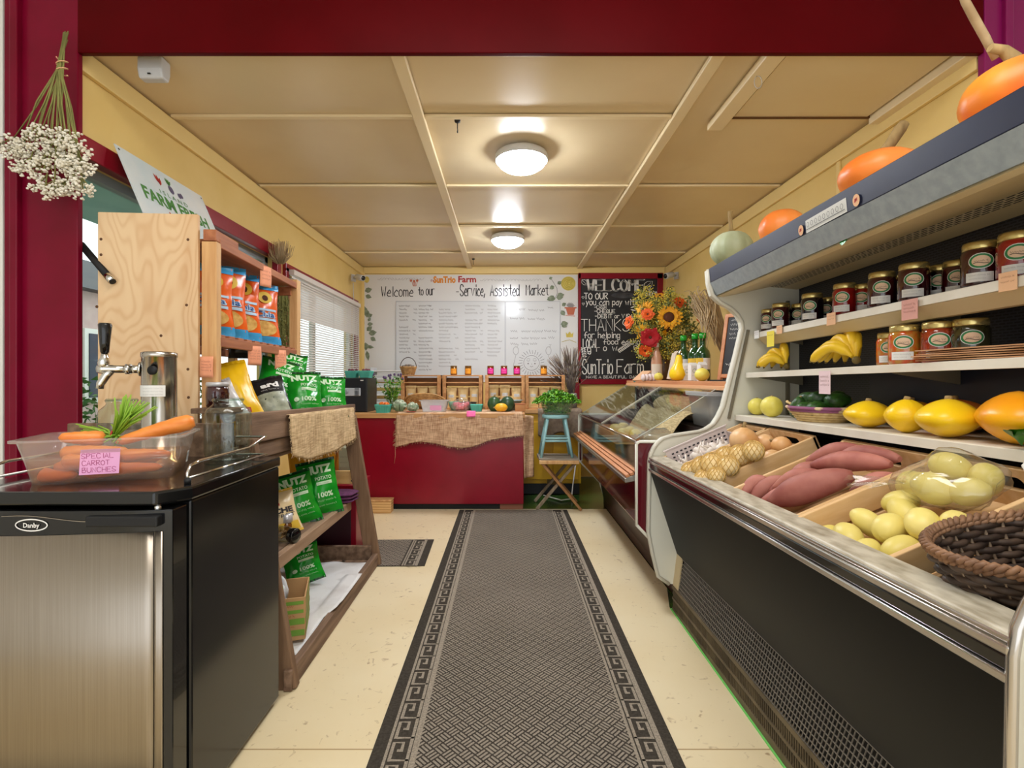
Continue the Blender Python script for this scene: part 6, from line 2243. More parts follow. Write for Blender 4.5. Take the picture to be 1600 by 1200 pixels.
g.build('chalk_smudge', mat('chalk_smudge', (84, 84, 86), (60, 60, 62), ns=8, rough=0.9), cbd, fix=False)

# ------------------------------------------------------------------ maroon service case
NY, FY = 2.56, 4.59
sc_ = thing('service_case', 'low maroon glass fronted service case with wooden hand rail', 'display case', (1.2, 3.57, 0))
so = V(-1.2, -3.57, 0)
XZ = lambda a, b, h: V(a, h, b) + so
G().prism([(0.865, 0.0), (0.865, 0.06), (0.83, 0.20), (1.78, 0.20), (1.78, 0.0)], NY + 0.01, FY - 0.01, XZ).build('base', m_dkmaroon, sc_)
G().prism([(0.655, 0.395), (0.83, 0.195), (0.86, 0.195), (0.69, 0.41), (0.69, 0.60), (0.655, 0.60)], NY + 0.02, FY - 0.02, XZ).build('front_panel', m_maroon, sc_, bev=0.004)
G().prism([(0.69, 0.40), (0.86, 0.2), (1.76, 0.2), (1.76, 0.86), (1.02, 0.86), (0.98, 0.70), (0.69, 0.68)], NY + 0.02, FY - 0.02, XZ).build('tank', mat('dark_case_inside', (44, 30, 28), rough=0.4), sc_)
# end panels with a pale edging
endp = [(0.642, 0.40), (0.642, 0.80), (0.655, 0.812), (1.115, 0.812), (1.15, 0.83), (1.15, 1.085), (1.78, 1.085), (1.78, 0.1), (0.86, 0.1), (0.83, 0.2)]
for y0, y1 in ((NY - 0.02, NY + 0.015), (FY - 0.015, FY + 0.02)):
    G().prism(endp, y0, y1, XZ).build('end_panel', m_maroon, sc_)
    g = G()
    pl = [V(a, y0 - 0.003, b) + so for a, b in endp]
    for p0, p1 in zip(pl, pl[1:] + pl[:1]):
        g.tube([p0, p1], 0.0075, 8)
    g.build('edge_trim', m_endp, sc_)
# superstructure
G().box((1.60, (NY + FY) / 2, 0.97), (0.02, FY - NY - 0.06, 0.24)).build('back_liner', m_blackmt, sc_, loc=so)
G().box((1.38, (NY + FY) / 2, 1.066), (0.46, FY - NY - 0.04, 0.012)).build('light_canopy', m_charcoal, sc_, loc=so)
G().box((1.20, (NY + FY) / 2, 1.052), (0.06, FY - NY - 0.3, 0.02)).build('lamp_housing', m_endp, sc_, loc=so, bev=0.003)
G().box((0, 0, 0), (0.72, FY - NY + 0.06, 0.026)).build('wooden_top', m_shelfwood, sc_, loc=V(1.44, (NY + FY) / 2, 1.0975) + so, bev=0.003)
G().box((0, 0, 0), (0.02, FY - NY + 0.06, 0.022)).build('top_edging', mat('pale_top_edge', (224, 168, 122), rough=0.5), sc_, loc=V(1.085, (NY + FY) / 2, 1.076) + so, bev=0.002)
# hand rail of wooden strips on metal
for i in range(3):
    G().box((0, 0, 0), (0.02, FY - NY - 0.02, 0.016)).build('rail_strip', m_shelfwood, sc_, bev=0.003, loc=V(0.607 + 0.0225 * i, (NY + FY) / 2, 0.636 + 0.010 * i) + so, rot=(0, -0.42, 0))
G().prism([(0.592, 0.622), (0.596, 0.600), (0.655, 0.610), (0.66, 0.645)], NY + 0.015, FY - 0.015, XZ).build('rail_metal', mat('brushed_rail', (170, 166, 158), rough=0.3, metal=0.8), sc_, bev=0.002)
# glass
G().box((0.652, (NY + FY) / 2, 0.73), (0.006, FY - NY - 0.04, 0.15)).build('front_glass', m_glass, sc_, loc=so)
g = G()
g.tube([V(0.652, NY + 0.02, 0.806) + so, V(0.652, FY - 0.02, 0.806) + so], 0.007, 8)
g.tube([V(0.652, NY + 0.02, 0.655) + so, V(0.652, FY - 0.02, 0.655) + so], 0.006, 8)
for y in (NY + 0.02, FY - 0.02):
    g.tube([V(0.652, y, 0.65) + so, V(0.652, y, 0.81) + so], 0.006, 8)
g.build('glass_channel', m_steel2, sc_)
g = G()
for i, (y0, y1) in enumerate(((2.64, 3.56), (3.60, 4.58))):
    a0, a1 = V(1.085, 0, 1.075), V(0.662, 0, 0.812)
    nn = V(0.263, 0, -0.423).normalized() * 0.003
    vs = [a0 + V(0, y0, 0), a1 + V(0, y0, 0), a1 + V(0, y1, 0), a0 + V(0, y1, 0)]
    gg = G()
    gg.add([v - nn + so for v in vs] + [v + nn + so for v in vs], [(0, 1, 2, 3), (7, 6, 5, 4), (0, 4, 5, 1), (1, 5, 6, 2), (2, 6, 7, 3), (3, 7, 4, 0)])
    gg.build('slanted_glass', m_glass, sc_)
    for y in (y0, y1):
        g.tube([a0 + V(0, y, 0) + so, a1 + V(0, y, 0) + so], 0.003, 6)
g.build('glass_edge', mat('pale_glass_edge', (206, 204, 190), rough=0.2), sc_)
# contents of the service case
t = thing('burlap_sack', 'beige burlap sack lying in the service case', 'sack', (1.16, 3.35, 0.865))
G().blob((0, 0, 0.075), (0.13, 0.55, 0.085), 28, 14, lambda th, ph: 1 + 0.07 * noise.noise(V(math.cos(th) * 2, math.sin(th) * 3, ph))).build('cloth', m_burlap2, t)
G().grid(lambda u, v: V(-0.12 - 0.17 * v, -0.5 + 0.95 * u, 0.065 - 0.2 * v ** 1.5 + 0.012 * math.sin(u * 14 + v * 4)), 30, 10).build('flap', m_burlap2, t, fix=False, solid=0.002)
t = thing('avocado_pack', 'clear topped pack of green avocados on the sack in the case', 'produce pack', (1.20, 3.86, 1.005), 0.2, rot=(0, -0.22, 0.25))
G().box((0, 0, -0.02), (0.15, 0.2, 0.055)).build('tray', mat('dark_green_tray', (40, 58, 34), rough=0.5), t, bev=0.01)
G().box((0, 0, 0.02), (0.16, 0.21, 0.02)).build('lid', m_tub2, t, bev=0.006)
G().box((0, 0, 0.031), (0.07, 0.1, 0.002)).build('label', m_ltgreen, t)
t = thing('grey_net_bag', 'crumpled grey clear bag beside the avocado pack in the case', 'bag', (1.2, 3.25, 0.99))
G().blob((0, 0, 0), (0.10, 0.17, 0.06), 24, 12, lambda th, ph: 1 + 0.16 * noise.noise(V(math.cos(th) * 3, math.sin(th) * 3, ph * 3))).build('film', mat('grey_film', (126, 130, 134), (96, 102, 108), ns=18, rough=0.25, bump=0.4, bs=30), t)
t = thing('frosted_bin', 'frosted plastic bin with pink note in the service case', 'bin', (1.13, 2.76, 0.87))
g = G()
tub_mesh(g, (0.085, 0.13), (0.105, 0.155), 0.17)
g.build('tub', m_tub2, t)
G().box((0, 0, 0.178), (0.225, 0.33, 0.016)).build('lid', m_tub2, t, bev=0.004)
g = G()
g.grid(lambda u, v: V(-0.012 + 0.038 * u, -0.158 + 0.004 - 0.02 * v + 0.0, 0.075 + 0.075 * v), 2, 3)
g.build('sticky_note', m_pink, t, fix=False)
t = thing('wooden_tray', 'shallow wooden tray of pale squash in the service case', 'tray', (0.84, 3.72, 0.70))
G().box((0, 0, 0.008), (0.26, 0.8, 0.016)).build('tray_base', m_pine, t)
for sx in (-1, 1):
    G().box((sx * 0.125, 0, 0.035), (0.014, 0.8, 0.05)).build('tray_side', m_shelfwood, t, bev=0.002)
for sy in (-1, 1):
    G().box((0, sy * 0.393, 0.035), (0.236, 0.014, 0.05)).build('tray_side', m_shelfwood, t, bev=0.002)
for i, (x, y) in enumerate(((0.80, 3.50), (0.87, 3.62), (0.81, 3.82), (0.89, 3.92), (0.86, 3.42))):
    squash('pale_squash', 'small pale yellow squash lying in the wooden tray of the service case', 'squash in the wooden tray', (x, y, 0.755), (0.05, 0.038, 0.036), mat('cream_yellow_skin', (240, 206, 124), (230, 190, 100), ns=5, rough=0.4), rot=(0, 0, i * 1.1), stem=([(0.045, 0, 0), (0.058, 0, 0.004)], [0.007, 0.006]))
t = thing('clear_bag', 'crumpled clear plastic bag at the near end of the service case', 'bag', (0.93, 3.02, 0.775))
G().blob((0, 0, 0), (0.14, 0.2, 0.055), 26, 12, lambda th, ph: 1 + 0.22 * noise.noise(V(math.cos(th) * 3, math.sin(th) * 3, ph * 4))).build('film', clear_mat('crumpled_film', (240, 238, 232), 0.4, body=0.35, bodycol=(226, 218, 206), rough=0.2), t)

# things on the wooden top
TZ = 1.1108
def on_top(px, X):
    return V(X, X * 800 / (px - 792), TZ)


vs_ = thing('bouquet', 'large bouquet of sunflowers and orange flowers on the wooden top', 'flowers', on_top(1035, 1.17) + V(0, 0, 0))
vs_.location = (1.29, 4.22, TZ)
G().lathe([(0, 0), (0.05, 0), (0.065, 0.02), (0.07, 0.09), (0.05, 0.16), (0.055, 0.2), (0.05, 0.2), (0.045, 0.16), (0, 0.02)], 22).build('vase', mat('brown_vase', (96, 72, 48), rough=0.3), vs_)
vl = Vector(vs_.location)


def flower(name, px, py, D, r, npet, petm, cr, face, plen=1.0, rows=1, lbl=None, pw=0.34):
    c = at(px, py, D) - vl
    fd = Vector(face).normalized()
    q = fd.to_track_quat('Z', 'Y').to_matrix().to_4x4()
    M = Matrix.Translation(c) @ q
    g = G()
    for row in range(rows):
        for i in range(npet):
            a = 2 * PI * (i + 0.5 * row) / npet + RN.uniform(-.08, .08)
            L = r * plen * RN.uniform(0.85, 1.1) * (1 - .18 * row)
            w = L * pw
            ca, sa = math.cos(a), math.sin(a)
            up = 0.12 + 0.25 * row + RN.uniform(-.1, .1)
            pt = [(cr * .7, 0, 0.0), (L * .55, w * .5, L * up * .5), (L * .85, w * .36, L * up * .6), (L, 0, L * up * .4), (L * .85, -w * .36, L * up * .6), (L * .55, -w * .5, L * up * .5)]
            g.add([V(x * ca - y * sa, x * sa + y * ca, z) for x, y, z in pt], [(0, 1, 5), (1, 2, 4, 5), (2, 3, 4)], 0, False, M)
    f_ = g.build(name, petm, vs_, fix=False)
    if lbl:
        f_['label'] = lbl
    G().blob((0, 0, 0.004), (cr, cr, cr * .5), 16, 8, m=M).build('flower_centre', m_seed, f_)
    G().tube([c - fd * 0.006, c * .7 + V(0, 0, .02), V(0, 0, 0.16)], [0.004, 0.004, 0.003], 6).build('flower_stem', m_foliage, f_)


flower('sunflower', 1045, 496, 4.02, 0.105, 22, m_petY, 0.045, (-.15, -1, .15), rows=2, lbl='large yellow sunflower with a brown disc', pw=0.25)
flower('sunflower', 1008, 487, 4.10, 0.095, 20, m_petY, 0.035, (-.9, -.7, .2), rows=2, lbl='yellow sunflower seen from the side', pw=0.25)
flower('sunflower', 1046, 513, 4.06, 0.081, 18, m_petY, 0.037, (.5, -.7, -.5), rows=1, lbl='yellow sunflower hanging down', pw=0.25)
flower('sunflower', 1004, 520, 4.12, 0.081, 18, m_petY, 0.030, (-.8, -.5, -.2), rows=1, lbl='yellow sunflower at the left edge', pw=0.25)
flower('red_flower', 1016, 527, 4.00, 0.086, 12, m_petR, 0.012, (-.2, -.8, -.25), rows=2, lbl='dark red flower', pw=0.5)
flower('orange_flower', 1012, 491, 3.98, 0.054, 10, m_petO, 0.008, (-.3, -1, .3), rows=3, lbl='orange flower in front of a sunflower', pw=0.6)
flower('orange_flower', 983, 504, 4.11, 0.060, 10, m_petO, 0.008, (-1, -.5, .1), rows=3, lbl='orange flower at the far left', pw=0.6)
flower('orange_flower', 1008, 548, 4.04, 0.060, 10, m_petO, 0.008, (-.3, -.8, -.7), rows=3, lbl='drooping orange flower at the bottom', pw=0.6)
flower('orange_flower', 1062, 473, 4.14, 0.060, 10, m_petO, 0.008, (.2, -.8, .5), rows=3, lbl='orange flower at the top', pw=0.6)
flower('orange_flower', 1096, 500, 4.08, 0.054, 10, m_petO, 0.008, (.4, -.8, .3), rows=3, lbl='orange flower at the right', pw=0.6)
flower('orange_flower', 1031, 462, 4.21, 0.048, 10, mat('amber_petal', (226, 150, 30), rough=0.6), 0.01, (-.2, -.5, .8), rows=2, lbl='amber flower at the top left', pw=0.5)
g, g2, g3 = G(), G(), G()
for i in range(330):
    px, py = RN.gauss(1030, 30), RN.gauss(505, 27)
    if px < 988 or px > 1108 or py < 452 or py > 560:
        continue
    D = 4.16 + RN.uniform(-.14, .2)
    c = at(px, py, D) - vl
    right = px > 1065
    if i % 3 == 0:
        g3.tube([V(0, 0, .15), c * .6 + V(0, 0, .02), c], 0.002, 4)
    for q in range(26):
        o_ = V(RN.gauss(0, .022), RN.gauss(0, .022), RN.gauss(0, .02))
        if (right and RN.random() < .6) or RN.random() < 0.2:
            M = rm(c + o_, RN.uniform(0, 3), RN.uniform(0, 3), RN.uniform(0, 3))
            g2.add([V(-.007, 0, 0), V(0, -.017, .002), V(.007, 0, 0), V(0, .017, .002)], [(0, 1, 2, 3)], 0, False, M)
        else:
            s_ = RN.uniform(.004, .0075)
            g.add([c + o_ + V(s_, 0, 0), c + o_ + V(-s_, 0, 0), c + o_ + V(0, s_, 0), c + o_ + V(0, -s_, 0), c + o_ + V(0, 0, s_), c + o_ + V(0, 0, -s_)], [(0, 2, 4), (2, 1, 4), (1, 3, 4), (3, 0, 4), (2, 0, 5), (1, 2, 5), (3, 1, 5), (0, 3, 5)], 0)
g.build('goldenrod_sprays', m_goldrod, vs_, fix=False, kind='stuff')
g2.build('foliage', m_foliage, vs_, fix=False, kind='stuff')
g3.build('stems', m_foliage, vs_, kind='stuff')
# pale grass bunch right of the bouquet
t = thing('pampas_bunch', 'arching bunch of pale dried grass plumes right of the bouquet', 'dried flowers', (1.62, 3.72, TZ))
G().lathe([(0, 0), (0.05, 0), (0.055, 0.12), (0.04, 0.2), (0.035, 0.2), (0, 0.02)], 20).build('vase', mat('stone_vase', (126, 112, 96), rough=0.6), t)
g = G()
pl_ = Vector(t.location)
for i in range(90):
    tp = at(RN.uniform(1075, 1118), RN.uniform(452, 490), RN.uniform(3.6, 4.0)) - pl_
    side = RN.random() < 0.6
    en = (at(RN.uniform(1096, 1120), RN.uniform(500, 552), RN.uniform(3.4, 3.7)) - pl_) if side else tp + V(RN.uniform(-.06, .0), 0, RN.uniform(-.02, .04))
    g.tube([V(RN.uniform(-.02, .02), RN.uniform(-.02, .02), .12), tp * .6 + V(.02, 0, .05), tp, tp.lerp(en, .5) + V(.015, 0, .02), en], [0.002, 0.002, 0.0035, 0.0045, 0.001], 4)
g.build('plumes', m_grass, t, kind='stuff')


def gbottle(lb, p, grp):
    t = thing('green_bottle', lb, 'bottle', p, RN.uniform(-.3, .3), grp)
    G().lathe([(0, 0), (0.032, 0), (0.035, 0.006), (0.035, 0.125), (0.03, 0.145), (0.014, 0.165), (0.0135, 0.205), (0.016, 0.207), (0.016, 0.215)], 20).build('glass_body', m_bottleg, t)
    G().lathe([(0.015, 0.205), (0.0165, 0.207), (0.0165, 0.232), (0.0, 0.234)], 16).build('cap', m_foilG, t)
    f = lambda x, y: V(.0358 * math.sin(x / .0358 - .5), -.0358 * math.cos(x / .0358 - .5), y)
    G().grid(lambda u, v: f(-0.045 + 0.045 * u, 0.055 + 0.055 * v), 8, 1).build('label', m_label_y, t, fix=False)
    G().grid(lambda u, v: f(0.0 + 0.04 * u, 0.055 + 0.055 * v), 8, 1).build('back_label', m_paper, t, fix=False)
    return t


for px, X, lb in ((1068, 1.27, 'green glass bottle left of the three behind the white cartons'), (1086, 1.30, 'green glass bottle middle of the three behind the white cartons'), (1098, 1.33, 'green glass bottle right of the three behind the white cartons')):
    gbottle(lb, on_top(px, X) + V(0, 0, 0.035 * 0), 'green bottles on the wooden top').scale = (1.4, 1.4, 1.4)
for k, (px, X) in enumerate(((1071, 1.19), (1082.5, 1.2), (1097, 1.21))):
    t = thing('white_carton', 'small white printed carton, %s of three in front of the green bottles' % ('left', 'middle', 'right')[k], 'carton', on_top(px, X), 0.1, 'white cartons')
    G().box((0, 0, 0.05), (0.046, 0.046, 0.10)).build('carton_body', m_paper, t, bev=0.002)
    G().prism([(-0.023, 0.1), (0.023, 0.1), (0, 0.118)], -0.023, 0.023, lambda a, b, h: V(h, a, b)).build('carton_top', m_wboard, t)
    g = G()
    ring2(g, 0, 0.065, 0.012, 0.012, 0.002, lambda x, y: V(x, -0.0238, y))
    scribble(g, -0.016, 0.03, 0.032, 0.008, lambda x, y: V(x, -0.0238, y))
    g.build('carton_print', m_greenprint, t, fix=False)
t = thing('brown_drink_bottle', 'small brown drink bottle with white label on the wooden top', 'bottle', on_top(1026, 1.19))
t.scale = (1.0, 1.0, 1.25)
G().lathe([(0, 0), (0.04, 0), (0.043, 0.006), (0.043, 0.11), (0.036, 0.16), (0.018, 0.2), (0.016, 0.215)], 22).build('bottle_body', mat('caramel_drink', (196, 146, 116), rough=0.25), t)
G().lathe([(0.0165, 0.212), (0.019, 0.213), (0.019, 0.238), (0, 0.24)], 16).build('cap', m_paper, t)
f = lambda x, y: V(.044 * math.sin(x / .044), -.044 * math.cos(x / .044), y)
G().grid(lambda u, v: f(-.06 + .12 * u, .03 + .075 * v), 12, 1).build('label', m_beigebox, t, fix=False)
t = thing('beige_carton', 'plain beige carton leaning behind the pear shaped gourd', 'carton', on_top(1052, 1.24), rot=(0, 0.22, 0.1))
G().box((0, 0, 0.105), (0.08, 0.07, 0.2)).build('carton_body', m_beigebox, t, bev=0.003)
G().box((0, 0, 0.212), (0.05, 0.07, 0.02)).build('carton_gable', m_beigebox, t, bev=0.003)
t = thing('pear_gourd', 'yellow pear shaped gourd standing on the wooden top edge', 'gourd', on_top(1058, 1.14) + V(0, 0, 0.0), rot=(0, 0.08, 0))
G().lathe([(0, 0.002), (0.03, 0.003), (0.05, 0.02), (0.056, 0.045), (0.05, 0.075), (0.034, 0.105), (0.025, 0.13), (0.022, 0.155), (0.016, 0.172), (0, 0.176)], 24).build('flesh', m_ysq, t)
G().tube([(0, 0, 0.172), (0.004, 0, 0.19), (0.012, 0, 0.2)], [0.007, 0.005, 0.006], 7).build('stem', m_stem, t)
for px, X, r, lb in ((1097, 1.15, 0.042, 'lemon coloured gourd at the right on the wooden top edge'), (1029, 1.14, 0.033, 'small yellow gourd in front of the brown drink bottle')):
    squash('round_gourd', lb, None, on_top(px, X) + V(0, 0, r * .9), (r, r, r * .92), m_lemonc, lambda th, ph: 1 + .015 * math.cos(7 * th), ([(0, 0, r * .85), (0.003, 0, r * 1.1)], [0.006, 0.005]))
t = thing('knitted_bootie', 'pale ridged shell like cloth on the wooden top corner', 'ornament', on_top(1016, 1.125))
for i in range(5):
    G().blob((-0.055 + 0.026 * i, 0, 0.025), (0.017, 0.04, 0.027 + 0.002 * i), 12, 8).build('ridge', mat('pale_pinkish', (226, 208, 204), rough=0.8), t)
t.name = 'ribbed_ornament'
t = thing('teal_folder', 'teal and tan folder leaning at the left corner of the wooden top', 'folder', on_top(1003, 1.12) + V(0, 0.02, 0.0), rot=(0, -0.7, 0.2))
G().box((0.03, 0, 0.012), (0.12, 0.16, 0.012)).build('cover', mat('teal_cover', (112, 190, 186), rough=0.5), t, bev=0.002)
G().box((0.03, 0, 0.026), (0.12, 0.16, 0.014)).build('pages', m_tannote, t, bev=0.002)
for k, (px, X, rz) in enumerate(((1040, 1.11, 0.2), (1072, 1.12, -0.2))):
    tag(G().box((0, 0, 0), (0.06, 0.16, 0.003)).build('kraft_card', m_kraft, loc=on_top(px, X) + V(0.01, 0.02, 0.002), rot=(0, 0, rz)), 'kraft price card lying %s of the pear shaped gourd' % ('left', 'right')[k], 'card')
# easel chalk sign
t = thing('easel_sign', 'wooden framed chalk easel sign leaning at the cooler end', 'sign', (1.34, 2.92, TZ), 0)
Ms = Euler((0, 0.0, -0.95)).to_matrix().to_4x4() @ Euler((-0.22, 0, 0)).to_matrix().to_4x4()
g = G()
for x in (-0.14, 0.14):
    g.box((x, 0, 0.2), (0.022, 0.018, 0.42), m=Ms)
for z in (0.03, 0.40):
    g.box((0, 0, z), (0.28, 0.016, 0.022), m=Ms)
g.build('frame', m_shelfwood, t, bev=0.002)
G().box((0, 0.002, 0.21), (0.27, 0.008, 0.36), m=Ms).build('slate', m_slate, t)
g = G()
fe = lambda x, y: Ms @ V(x, -0.003, y)
hand(g, 'C', -0.06, 0.15, 0.07, fe, sw=0.09)
hand(g, 'E', 0.0, 0.15, 0.06, fe, sw=0.09)
for i in range(5):
    scribble(g, -0.11, 0.25 + 0.028 * i, 0.22, 0.016, fe)
scribble(g, -0.11, 0.09, 0.22, 0.02, fe)
g.build('chalk_lettering', m_chalk, t, fix=False)
t = thing('flat_chalk_sign', 'small chalkboard lying flat in front of the easel sign', 'sign', (1.21, 2.70, TZ + 0.004), 0.3)
G().box((0, 0, 0), (0.2, 0.17, 0.008)).build('slate', m_slate, t)
g = G()
for i in range(4):
    scribble(g, -0.085, -0.06 + 0.036 * i, 0.17, 0.02, lambda x, y: V(x, y, 0.0052))
g.build('chalk_lettering', m_chalk, t, fix=False)
t = thing('curved_plank', 'orange wooden plank standing against the cooler end panel', 'plank', (1.24, 2.575, TZ))
G().prism([(-0.03, 0.0), (0.10, 0.0), (0.105, 0.12), (0.09, 0.19), (0.05, 0.215), (-0.005, 0.21), (-0.02, 0.1)], -0.008, 0.008, lambda a, b, h: V(a - 0.02, h, b)).build('board', m_shelfwood, t, bev=0.002)

# ------------------------------------------------------------------ open multi-deck cooler
SH = 0.0135
SL = 1.80                                   # length towards the viewpoint
def q(x, s, z):
    return V(x, 2.5 - s, z + SH * s)


mc = thing('open_cooler', 'long black open multi-deck cooler with white shelves on the right', 'cooler', (1.25, 1.6, 0))
mo = V(-1.25, -1.6, 0)
QX = lambda a, b, h: q(a, h, b) + mo
prof = [(.978, 1.654), (.984, 1.586), (1.0, 1.53), (1.0375, 1.495), (1.09, 1.466), (1.122, 1.436), (1.143, 1.40), (1.147, 1.37), (1.116, 1.236), (1.10, 1.176), (1.053, .989), (1.03, .94), (1.006, .904), (.97, .88), (.931, .867), (.80, .848), (.76, .835), (.735, .815), (.716, .79), (.70, .755), (.694, .717), (.6875, .379), (.71, .26), (.734, .164), (.7875, .126), (1.78, .126), (1.78, 1.654)]
for s0, s1 in ((-0.035, 0.012), (SL, SL + 0.04)):
    G().prism(prof, s0, s1, QX).build('end_panel', m_endp, mc)
    g = G()
    pts = [q(a, s1 + 0.001 if s0 < 0 else s0 - 0.001, b) + mo for a, b in prof[:25]]
    g.tube(pts, 0.009, 8)
    g.build('end_trim', m_rail if s0 > 0 else mat('pale_rubber', (206, 202, 188), rough=0.4), mc)
# base and kick grille
def base_prism(poly, s0, s1):
    g = G()
    k = len(poly)
    vs = []
    for s_ in (s0, s1):
        for a, b in poly:
            vs.append((q(a, s_, b) if b > 0.01 else V(a, 2.5 - s_, 0.0)) + mo)
    g.add(vs, [tuple(range(k - 1, -1, -1)), tuple(range(k, 2 * k))] + [(i, (i + 1) % k, k + (i + 1) % k, k + i) for i in range(k)])
    return g


base_prism([(.812, 0), (.812, .118), (1.74, .118), (1.74, 0)], 0.012, SL).build('base', m_blackmt, mc)
m_kick = mat('kick_metal', (112, 98, 74), (86, 74, 56), ns=12, rough=0.5, metal=0.3)
for z0, z1 in ((0.0, 0.016), (0.055, 0.066), (0.106, 0.122)):
    base_prism([(.803, z0), (.803, z1), (.815, z1), (.815, z0)], 0.012, SL).build('kick_rail', m_kick, mc)
g = G()
for i in range(150):
    s_ = 0.02 + (SL - 0.04) * i / 149
    for z0, z1 in ((0.016, 0.056), (0.066, 0.108)):
        g.bar(q(.807, s_, z0) + mo, q(.807, s_, z1) + mo, 0.0034, 0.004, 0, (1, 0, 0))
g.build('kick_bars', m_kick, mc, kind='stuff')
# sloping mesh grille above the kick
P0, P1 = (.808, .122), (.826, .272)
G().prism([(.822, .118), (.84, .275), (.86, .275), (.86, .118)], 0.012, SL, QX).build('grille_backing', m_blackmt, mc)
g = G()
def mp_(s_, v):
    return q(P0[0] + (P1[0] - P0[0]) * v, s_, P0[1] + (P1[1] - P0[1]) * v) + mo


for i in range(9):
    v = i / 8
    g.bar(mp_(0.09, v), mp_(SL - 0.1, v), 0.0017, 0.003, 0, (1, 0, 0))
n = 110
for i in range(n):
    s_ = 0.09 + (SL - 0.22) * i / n
    g.bar(mp_(s_, 0), mp_(s_ + 0.035, 1), 0.0017, 0.003, 0, (1, 0, 0))
g.build('mesh_bars', mat('mesh_wire', (150, 144, 136), rough=0.35, metal=0.6), mc, kind='stuff')
for s0, s1 in ((0.012, 0.085), (SL - 0.1, SL)):
    G().prism([(.806, .120), (.826, .274), (.832, .274), (.812, .120)], s0, s1, QX).build('grille_end_plate', m_cream, mc)
# black front panel and bumper rail
G().prism([(.828, .268), (.696, .675), (.712, .685), (.846, .272)], 0.012, SL, QX).build('front_panel', mat('black_front', (10, 10, 11), rough=0.45, spec=0.14), mc)
for z0, z1, m, dx in ((.676, .690, m_rail, .008), (.692, .714, m_blackgl, 0.004), (.716, .730, m_rail, .009), (.732, .742, m_rail, .005)):
    x0 = .690 - dx + 0.004
    G().prism([(x0, z0), (x0, z1), (.725, z1), (.725, z0)], 0.012, SL, QX).build('bumper_strip', m, mc, bev=0.003)
G().prism([(.690, .742), (.694, .748), (.762, .751), (.765, .712), (.70, .712)], 0.012, SL, QX).build('front_ledge', m_ledge, mc, bev=0.003)
# inside: sloping deck, liner, canopy
G().prism([(.765, .62), (.765, .60), (1.24, .80), (1.24, .82)], 0.012, SL, QX).build('produce_deck', m_blackmt, mc)
G().prism([(1.24, .60), (1.24, .86), (1.42, .86), (1.42, .60)], 0.012, SL, QX).build('lower_liner', m_charcoal, mc)
G().prism([(1.42, .84), (1.42, 1.60), (1.44, 1.60), (1.44, .84)], 0.012, SL, QX).build('perforated_back', m_perf, mc)
m_navyback = mat('dark_navy_liner', (30, 32, 50), rough=0.35)
G().prism([(1.417, .93), (1.417, 1.20), (1.42, 1.20), (1.42, .93)], 0.5, SL, QX).build('plain_liner', m_navyback, mc)
G().prism([(1.44, .13), (1.44, 1.64), (1.77, 1.64), (1.77, .13)], 0.012, SL, QX).build('rear_body', m_charcoal, mc)
G().prism([(1.0, 1.640), (1.0, 1.654), (1.78, 1.654), (1.78, 1.640)], 0.0, SL, QX).build('top_plate', m_cream, mc)
G().prism([(.978, 1.656), (.984, 1.588), (1.0, 1.588), (.995, 1.656)], 0.004, SL, QX).build('fascia_band', m_navy, mc, bev=0.002)
G().prism([(.984, 1.587), (1.014, 1.527), (1.03, 1.53), (1.0, 1.588)], 0.004, SL, QX).build('fascia_skirt', m_greyfas, mc)
G().prism([(1.020, 1.522), (1.05, 1.520), (1.275, 1.569), (1.275, 1.58), (1.03, 1.54)], 0.012, SL, QX).build('canopy_underside', m_cream, mc)
G().prism([(1.275, 1.569), (1.33, 1.565), (1.33, 1.58), (1.275, 1.58)], 0.012, SL, QX).build('air_grille', m_perfc, mc)
G().prism([(1.33, 1.565), (1.41, 1.556), (1.42, 1.575), (1.33, 1.58)], 0.012, SL, QX).build('canopy_lip', m_cream, mc)
# inner end lining and slotted uprights
m_up = mat('slotted_upright', (150, 142, 122), (66, 60, 50), ns=26, st=(1, 1, 6), wave='Z', lo=0.45, hi=0.55, rough=0.5)
g = G()
g.bar(q(1.17, 0.02, 1.36) + mo, q(1.075, 0.02, .93) + mo, 0.012, 0.01, 0, (0, 1, 0))
g.build('slotted_upright', m_up, mc)
g = G()
g.bar(q(1.36, 0.02, 1.50) + mo, q(1.36, 0.02, .95) + mo, 0.016, 0.01, 0, (0, 1, 0))
g.build('slotted_upright', m_up, mc)
# shelves
for nm, x0, z, th in (('shelf', 1.194, 1.345, .026), ('shelf', 1.15, 1.152, .024), ('shelf', 1.10, .950, .026)):
    G().prism([(x0, z - th), (x0, z - .002), (x0 + .003, z), (1.418, z), (1.418, z - .014), (x0 + .02, z - .014), (x0 + .018, z - th)], 0.03, SL - 0.01, QX).build(nm, m_pw, mc)
    for s_ in (0.05, SL * .5, SL - 0.05):
        g = G()
        g.prism([(x0 + .03, z - .014), (1.416, z - .014), (1.416, z - .06), (x0 + .06, z - .026)], s_ - .002, s_ + .002, QX)
        g.build('shelf_bracket', m_up, mc)
G().prism([(1.205, 1.318), (1.205, 1.331), (1.40, 1.331), (1.40, 1.312), (1.27, 1.285), (1.245, 1.285)], 0.035, SL - 0.01, QX).build('shelf_light_housing', m_cream, mc, bev=0.003)
# things fixed to the fascia
def fas(s_, z):
    x = .978 + (1.656 - z) * 0.088
    return x


